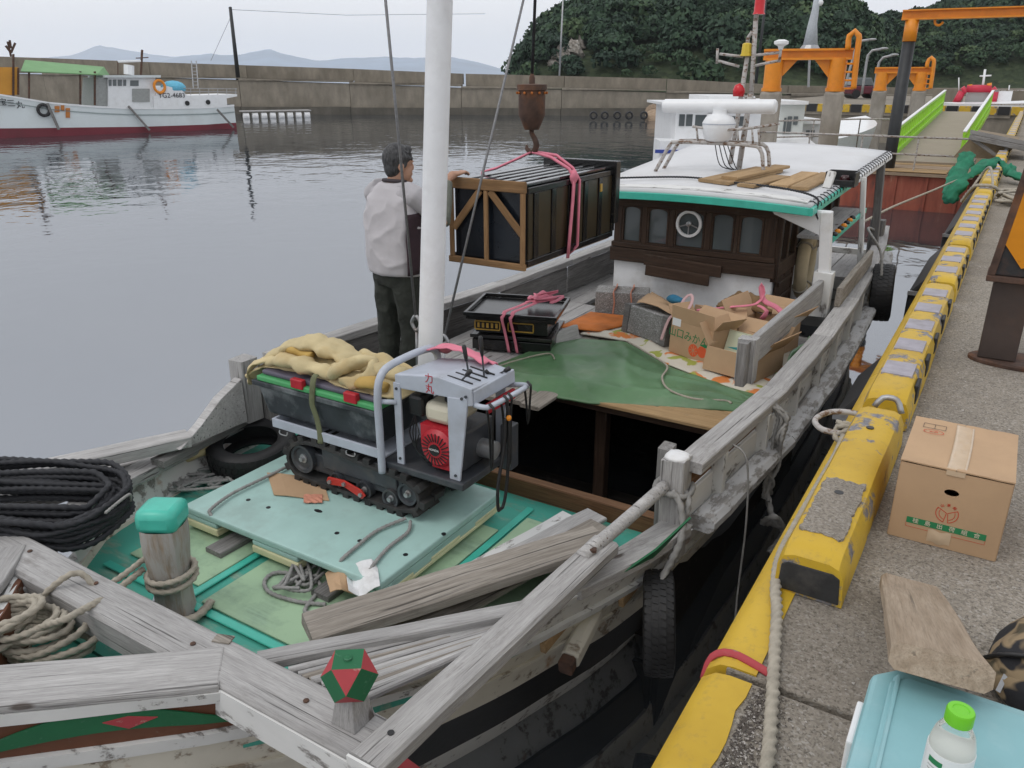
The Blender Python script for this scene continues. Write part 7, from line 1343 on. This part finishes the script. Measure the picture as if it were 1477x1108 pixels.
# floating raft, pole, ladder
ra=thing('float_raft','low raft of white floats under a plank deck by the fishing boat','raft',PZ(398,172,0)); 
a=PZ(349,171,0);b=PZ(449,169,0); d=(b-a); dn=d.normalized(); nn=Vector((-dn.y,dn.x,0))
for k in range(8): c=a+d*((k+.5)/8)+Vector((0,0,.15)); mb=MB(); mb.tube([c-dn*.25,c-dn*.22,c+dn*.22,c+dn*.25],[.18,.3,.3,.18],12); build('float',mb,Mt['white'],ra,smooth=40)
for o in (0,.5,1): plank('deck_plank',a+nn*o+Vector((0,0,.55)),b+nn*o+Vector((0,0,.55)),.4,.08,WG,ra)
def pole(name,label,cat,p,q,r,mat): mb=MB(); mb.tube([p,q],[r,r*.7],8); return tag(build(name,mb,mat,smooth=True),label,cat)
bp_=PZ(343,165,0); R1=(Vector((bp_.x,bp_.y,0))-Vector((EYE.x,EYE.y,0))).length+1.0
pole('utility_pole','dark leaning utility pole standing on the breakwater ledge','pole',PR(344,118,R1),PR(332,10,R1),.20,Mt['black_steel'])
mb=MB(); mb.tube([PR(334,22,R1),PR(304,88,R1)],.02,5); tag(build('guy_wire',mb,Mt['wire']),'thin guy wire beside the dark utility pole','wire')
mb=MB(); mb.tube([PR(334,14,R1)+Vector((0,0,0)),PR(500,22,R1+5),PR(700,20,R1+12)],.02,5); tag(build('overhead_wire',mb,Mt['wire']),'thin overhead wire strung from the utility pole','wire')
ldr=thing('ladder','steel ladder leaning on the upper breakwater wall','ladder',PR(281,130,78))
for o in (0,7): mb=MB(); mb.tube([PR(276+o,88,80),PR(279+o,128,79)],.05,6); build('stile',mb,Mt['steel'],ldr)
for k in range(7): mb=MB(); mb.tube([PR(276.4+k*.45,93+k*5,80),PR(283.4+k*.45,93+k*5,80)],.04,5); build('rung',mb,Mt['steel'],ldr)
pole('lamp_pole','thin grey pole on the breakwater before the wooded cliff','pole',PR(806,128,92),PR(813,-20,92),.11,Mt['steel']); pole('thin_pole','slim dark pole rising behind the signal mast','pole',PR(1090,122,95),PR(1107,-20,95),.17,Mt['black_steel'])
mb=MB(); mb.lathe([(.3,0),(.12,.4),(.1,.6)],PZ(663,165,0),n=10); tag(build('buoy',mb,Mt['white'],smooth=True),'small white buoy floating before the breakwater','buoy')
# ================================================================= pontoon, gangway, guide piles
pt=thing('pontoon','rust-streaked red steel pontoon moored at the quay end','pontoon',(-2.6,24.6,0))
mb=MB(); mb.bb((-4.6,23.1,-.5),(-.45,30,.86)); build('hull',mb,Mt['red_hull'],pt,bevel=.03); mb=MB(); mb.bb((-4.65,23.0,.862),(-.4,30,.93)); build('deck',mb,Mt['wood_old'],pt)
for k in range(6): x=-4.3+.72*k; mb=MB(); mb.bb((x,23.06,-.2),(x+.05,23.098,.85)); build('rib',mb,Mt['red_hull'],pt)
for k in range(3): plank('ramp_sheet',(-3.3,23.5+.85*k,.955+.012*k),(-1.0,23.5+.85*k,.955+.012*k),.84,.02,Mt['ply'] if k!=1 else Mt['wood_old'],pt)
gw=thing('gangway','sloping gangway with lime green side rails rising from the pontoon to the quay','gangway',(-1.75,26,.95))
G0,G1=Vector((-1.75,25.2,1.0)),Vector((-1.80,39.2,1.85)); gx=.86
mb=MB(); mb.bar(G0,G1,1.66,.08); build('walkway',mb,plain('tan anti-slip walkway',(.30,.255,.20),.9,.05,2,.2,40),gw)
for s in (-1,1):
    o=Vector((s*gx,0,0))
    for h,t in ((.08,.20),(.42,.05),(.80,.08)): mb=MB(); mb.bar(G0+o+Vector((0,0,h)),G1+o+Vector((0,0,h)),.07,t); build('rail',mb,Mt['lime'],gw)
    mb=MB(); mb.bar(G0+o+Vector((0,0,.86)),G1+o+Vector((0,0,.86)),.09,.03); build('handrail',mb,Mt['white_clean'],gw)
    for k in range(29): q=G0.lerp(G1,k/28)+o; mb=MB(); mb.bb((q.x-.025,q.y-.04,q.z+.16),(q.x+.025,q.y+.04,q.z+.78)); build('baluster',mb,Mt['lime'],gw)
def railing(name,label,pts,h,par=None):
    t=thing(name,label,'railing',pts[0])
    for z in (h,h*.5):
        mb=MB(); mb.tube([Vector(p)+Vector((0,0,z)) for p in pts],.025,6); build('bar',mb,Mt['rail'],t,smooth=True)
    for p,q in zip(pts[:-1],pts[1:]):
        p,q=Vector(p),Vector(q); k=max(1,int((q-p).length/1.2))
        for i in range(k+1): c=p.lerp(q,i/k); mb=MB(); mb.tube([c,c+Vector((0,0,h))],.022,6); build('post',mb,Mt['rail'],t)
railing('pontoon_railing','thin grey railing along the near edge of the red pontoon',[(-8.5,23.6,.93),(-.45,23.4,.93)],.85); railing('pontoon_railing','grey railing beyond the pontoon beside the black pile',[(-6.6,27,.9),(-4.2,29.4,.93),(-3.2,29.8,.93)],1.0); railing('quay_railing','grey railing at the quay end beside the gangway top',[(-1.0,40.5,1.6),(1.5,41,1.6)],1.1)
def portal(label,rng_,cols,ytop,ybot,bv,cv,hook,gname='orange mooring portals'):
    t=thing('guide_portal',label,'portal',PR((cols[0][0]+cols[1][1])/2,ybot,rng_)-Vector((0,0,0)),0); t.location.z=0
    for (u0,u1) in cols:
        lean=-(u0-738)*.00028*(ybot-ytop)
        a,b=PR(u0,ytop,rng_),PR(u1,ytop,rng_); w_=(b-a).length; c=(a+b)/2; m_=Matrix.Rotation(YAW*.35,3,'Z')
        mb=MB(); mb.box((c.x,c.y,(a.z-1)/2),(w_*.86,w_*.86,a.z+1),m_); build('concrete_pile',mb,Mt['pile'],t,bevel=.08)
        mb=MB(); zc=PR(u0,cv,rng_).z; mb.lathe([(w_*.37,a.z+.001),(w_*.37,zc)],(c.x,c.y,0),n=24); mb.lathe([(w_*.42,a.z+.002),(w_*.42,a.z+.1)],(c.x,c.y,0),n=24); build('orange_sleeve',mb,Mt['orange'],t,smooth=35)
        if u0==cols[0][0]: cA=c
        else: cB=c
    zt,zb=PR(cols[0][0],bv[0],rng_).z,PR(cols[0][0],bv[1],rng_).z; dv=(cB-cA).normalized(); s=w_
    for z,h,dpt in ((zt-.03,.06,.5),(zb+.03,.06,.5),((zt+zb)/2,zt-zb-.12,.12)): mb=MB(); mb.bar(Vector((cA.x,cA.y,z))-dv*s*.5,Vector((cB.x,cB.y,z))+dv*s*.55,dpt*s,h); build('beam',mb,Mt['orange'],t)
    for c,sg in ((cA,1),(cB,-1)):
        q=Vector((c.x,c.y,zb))+dv*sg*s*.36; mb=MB(); mb.prism([q,q+dv*sg*s*.65,q-Vector((0,0,s*.75))],Vector((-dv.y,dv.x,0))*.06); build('gusset',mb,Mt['orange'],t)
    if hook:
        H=[PR(u,v,rng_-.2) for u,v in hook]; mb=MB(); mb.tube(spline(H,.1),.10*s/.8,8); build('ladder_hoop',mb,Mt['orange'],t,smooth=True)
        for k in range(4): f=k/4; q=H[0].lerp(H[1],f); mb=MB(); mb.tube([q,q+(cB-cA).normalized()*.0+Vector((-.4*s,0,0))],.03,5); build('rung',mb,Mt['orange'],t)
    return t
portal('near orange steel portal on two concrete guide piles',27,((1095,1130),(1187,1221)),132,212,(71,87),84,[(1231,128),(1236,80),(1239,52),(1233,45),(1225,52),(1223,72)])
portal('farther orange steel portal on slimmer concrete piles',43,((1257,1281),(1314,1338)),131,200,(97,106),104,[(1342,128),(1346,100),(1347,87),(1343,83),(1338,90),(1337,98)])
bpz=thing('gantry_crane','black pile with orange head carrying a long orange beam over the gangway','gantry',PR(1283,212,24)); bpz.location.z=0
a=PR(1283,214,24); tp=PR(1313,62,24); xx=PR(1298,140,24); mb=MB(); mb.tube([Vector((xx.x,xx.y,-.5)),Vector((xx.x,xx.y,PR(1307,60,24).z))],.15,16); build('pile',mb,Mt['black_steel'],bpz,smooth=True)
z1_=PR(1310,60,24).z; z2_=PR(1315,28,24).z; mb=MB(); mb.tube([(xx.x,xx.y,z1_+.001),(xx.x,xx.y,z2_)],.16,16); build('head',mb,Mt['orange'],bpz,smooth=True)
bd=(PR(1490,20,24)-PR(1315,22,24)).normalized(); bd.z=0; b0=Vector((xx.x,xx.y,z2_+.10))-bd*.25
for z,h,t in ((.10,.03,.28),(-.10,.03,.28),(0,.17,.06)): mb=MB(); mb.bar(b0+Vector((0,0,z)),b0+bd*9+Vector((0,0,z)),t,h); build('beam',mb,Mt['orange'],bpz)
for k in range(7): q=b0+bd*(.9+1.1*k); mb=MB(); mb.bar(q-Vector((0,0,.085)),q+Vector((0,0,.085)),.05,.26,up=bd); build('stiffener',mb,Mt['orange'],bpz)
for o in (.75,2.8): mb=MB(); q=b0+bd*o-Vector((0,0,.12)); mb.tube(spline([q,q+bd*.03-Vector((0,0,.1)),q+bd*.12-Vector((0,0,.13)),q+bd*.2-Vector((0,0,.06))],.02),.03,7); build('hook',mb,Mt['orange'],bpz,smooth=True)
# ================================================================= other boats
def simple_boat(name,label,o,d,L,B,H,mats,group=None):
    """hull with flared bow; o = centre of stern on the water, d = heading"""
    t=thing(name,label,'boat',o); d=Vector(d).normalized(); s=Vector((d.y,-d.x,0)); vs=[]; n=12
    for i in range(n+1):
        f=i/n; hw=B/2*(1-max(0,(f-.55)/.45)**2.2); sh=H*(1+.45*f*f)
        for q,z in ((.7,-.3),(.86,.25),(1,sh)): 
            for sg in(-1,1): vs.append(Vector(o)+d*(L*f*(1+.04*z))+s*(sg*hw*q)+Vector((0,0,z)))
    fs=[]
    for i in range(n):
        a,b=i*6,(i+1)*6; fs+=[(a,a+2,b+2,b),(a+2,a+4,b+4,b+2),(a+1,b+1,b+3,a+3),(a+3,b+3,b+5,a+5),(a+4,a+5,b+5,b+4)]
    fs+=[(0,1,3,5,4,2)]; mb=MB(); mb.add(vs,fs); build('hull',mb,mats[0],t,smooth=35); return t,d,s
wo=PR(1075,232,23.5); wo.z=0
wb,wd_,ws=simple_boat('cabin_cruiser','white cabin boat with blue waterline stripe moored behind the wheelhouse roof',PR(1010,235,27)*1.0-Vector((0,0,PR(1010,235,27).z))+Vector((2.4,-1.0,0)),(-.35,1,0),9,3.0,1.25,[Mt['white_clean']])
def wbox(u0,u1,v0,v1,r0,dep,mat,nm,par):
    a,b,c,d_=PR(u0,v1,r0),PR(u1,v1,r0),PR(u1,v0,r0),PR(u0,v0,r0); nn=(ray(738,110)); nn.z=0; nn.normalize(); mb=MB(); mb.prism([a,b,Vector((b.x,b.y,c.z)),Vector((a.x,a.y,c.z))],nn*dep); return build(nm,mb,mat,par)
cabn=wbox(970,1090,152,240,23.0,3.2,Mt['white_clean'],'cabin',wb); wbox(1022,1088,139,151.5,23.3,2.6,Mt['white_clean'],'flybridge',wb); wbox(964,1096,150,153,22.8,3.6,Mt['white_clean'],'cabin_roof',wb)
for u0,u1,v0,v1 in ((979,987,165,182),(989,998,165,182),(1002,1026,166,183),(1048,1078,168,182)): wbox(u0,u1,v0,v1,22.97,.05,Mt['glass'],'window',cabn)
wbox(945,1060,218,221,22.5,.05,plain('blue stripe',(.03,.06,.30),.4),'stripe',wb); wbox(950,1062,205,240,22.55,1.0,Mt['white_clean'],'side_deck',wb)
wb2,_,_=simple_boat('cabin_boat','pale grey-green cabin boat moored between the concrete guide piles',PR(1150,235,33)-Vector((0,0,PR(1150,235,33).z)),(.1,1,0),8,2.6,1.1,[Mt['white_clean']])
pg=plain('pale grey green cabin',(.55,.58,.56),.5,.04,3,.05,10)
c2=wbox(1118,1152,150,232,30,3,pg,'cabin',wb2); wbox(1116,1166,146,151,29.8,3.4,Mt['white_clean'],'cabin_roof',wb2); c3=wbox(1152,1182,178,222,30.5,2.6,Mt['white_clean'],'fore_cabin',wb2); wbox(1150,1186,172,179,30.3,3,Mt['white_clean'],'fore_roof',wb2)
for u0,u1,v0,v1 in ((1134,1140,168,192),(1129,1132,170,193),(1144,1150,168,180)): wbox(u0,u1,v0,v1,29.96,.05,Mt['glass'],'window',c2)
for u0,u1,v0,v1 in ((1162,1167,188,198),(1169,1174,188,198),(1153,1156,188,200)): wbox(u0,u1,v0,v1,30.46,.05,Mt['glass'],'window',c3)
rb,_,_=simple_boat('rescue_boat','white boat with red wheelhouse arch moored beyond the gangway',PR(1368,152,52)-Vector((0,0,PR(1368,152,52).z)),(.9,.3,0),11,3.2,1.9,[Mt['white_clean']])
redp=plain('red arch paint',(.50,.02,.05),.4,.05,4,0)
for p,q,r in ((PR(1378,150,54),PR(1388,132,54),.20),(PR(1388,132,54),PR(1394,128,54),.2),(PR(1394,128,54),PR(1430,128,54),.20),(PR(1430,128,54),PR(1434,133,54),.2),(PR(1434,133,54),PR(1430,152,54),.22)): mb=MB(); mb.tube([p,q],r,10); build('arch',mb,redp,rb,smooth=True)
wbox(1392,1428,132,152,54.3,.1,pg,'windscreen',rb); wbox(1436,1456,131,156,54,1.5,Mt['white_clean'],'console',rb)
for p,q,r in ((PR(1417,128,54),PR(1421,100,54),.06),(PR(1413,110,54),PR(1430,109,54),.04),(PR(1399,128,54),PR(1399,122,54),.12),(PR(1427,128,54),PR(1427,120,54),.12),(PR(1383,132,54),PR(1383,112,54),.03),(PR(1455,131,54),PR(1456,123,54),.03)): mb=MB(); mb.tube([p,q],r,8); build('fitting',mb,Mt['white_clean'] if r<.1 else Mt['orange'],rb,smooth=True)
# far quay furniture
tw=thing('tower_mast','tall pale tapering tower mast behind the near portal','tower',PR(1168,120,75)); mb=MB(); mb.tube([PR(1168,72,75),PR(1172,35,75),PR(1176,15,75),PR(1180,-15,75)],[.62,.36,.28,.2],10); build('shaft',mb,plain('pale grey tower',(.42,.45,.48),.6),tw,smooth=True); mb=MB(); mb.tube([PR(1166,126,75),PR(1168,74,75)],.10,8); build('base_pole',mb,Mt['steel'],tw); mb=MB(); mb.lathe([(1.0,-.3),(.62,.25)],PR(1168,70,75),n=10); build('platform',mb,Mt['steel'],tw); mb=MB(); mb.blob(PR(1183,4,75),.25,8,6); build('lamp',mb,Mt['white_clean'],tw)
for k,(u,v,u2,v2,u3,v3,lab) in enumerate(((1243,136,1252,76,1275,70,'tall curved street lamp beside the dark red car'),(1260,134,1268,86,1290,79,'shorter curved street lamp nearer the far portal'),(1218,130,1236,62,1258,57,'curved street lamp behind the near portal'))):
    mb=MB(); mb.tube(spline([PR(u,v,64),PR((u+u2)/2,(v+v2)/2,64),PR(u2,v2+4,64),PR(u2+6,v2-3,64),PR(u3,v3,64)],.5),.09,7); t=thing('street_lamp',lab,'lamp',PR(u,v,64)); build('post',mb,Mt['steel'],t,smooth=True); mb=MB(); mb.blob(PR(u3,v3,64),(.3,.15,.08),8,6); build('lamp_head',mb,Mt['steel'],t,smooth=True)
cp=PR(1248,136,66); cp.z=1.78; vc=thing('parked_car','dark red car parked on the far quay behind the lamps','car',cp); s2=Vector((math.cos(YAW),math.sin(YAW),0)); n2=Vector((-s2.y,s2.x,0)); cr2=plain('dark red car paint',(.11,.012,.025),.3,.05,4,0)
mb=MB(); mb.prism([cp+s2*a+Vector((0,0,b)) for a,b in ((-1.0,.3),(1.0,.3),(1.05,.75),(.75,.85),(-1.02,.85))],n2*1.5); build('body',mb,cr2,vc,bevel=.08); mb=MB(); mb.prism([cp+s2*a+n2*.1+Vector((0,0,b)) for a,b in ((-.95,.86),(.65,.86),(.35,1.4),(-.85,1.4))],n2*1.3); build('cabin',mb,Mt['glass'],vc,bevel=.06)
for a in (-.65,.65): mb=MB(); mb.tube([cp+s2*a-n2*.02+Vector((0,0,.3)),cp+s2*a+n2*1.52+Vector((0,0,.3))],.3,14); build('wheel',mb,Mt['rubber'],vc)
for (u0,u1,v0,v1,r,lab) in ((1345,1388,128,140,58,'low grey concrete wall behind the far portal'),(1440,1500,128,146,62,'grey concrete wall beyond the white boat')):
    t=MB(); a,b=PR(u0,v1,r),PR(u1,v1,r); z=PR(u0,v0,r).z; t.prism([Vector((a.x,a.y,1.7)),Vector((b.x,b.y,1.7)),Vector((b.x,b.y,z)),Vector((a.x,a.y,z))],(0,1,0)); tag(build('concrete_wall',t,Mt['concrete_far']),lab,'wall')
# ---------------------------------------------------------------- hazy air
if True:
    mb=MB(); mb.bb((-11500,-900,-1.5),(4500,11500,520)); hzm=bpy.data.materials.new('pale haze'); hzm.use_nodes=True; t_=hzm.node_tree; t_.nodes.clear()
    o_=t_.nodes.new('ShaderNodeOutputMaterial'); pv=t_.nodes.new('ShaderNodeVolumePrincipled'); pv.inputs['Color'].default_value=(.90,.94,1,1); pv.inputs['Density'].default_value=.0001; pv.inputs['Anisotropy'].default_value=.2
    t_.links.new(pv.outputs[0],o_.inputs['Volume']); hz_o=build('haze',mb,hzm); tag(hz_o,'thin pale haze filling the air over the harbour','haze',None,'stuff')
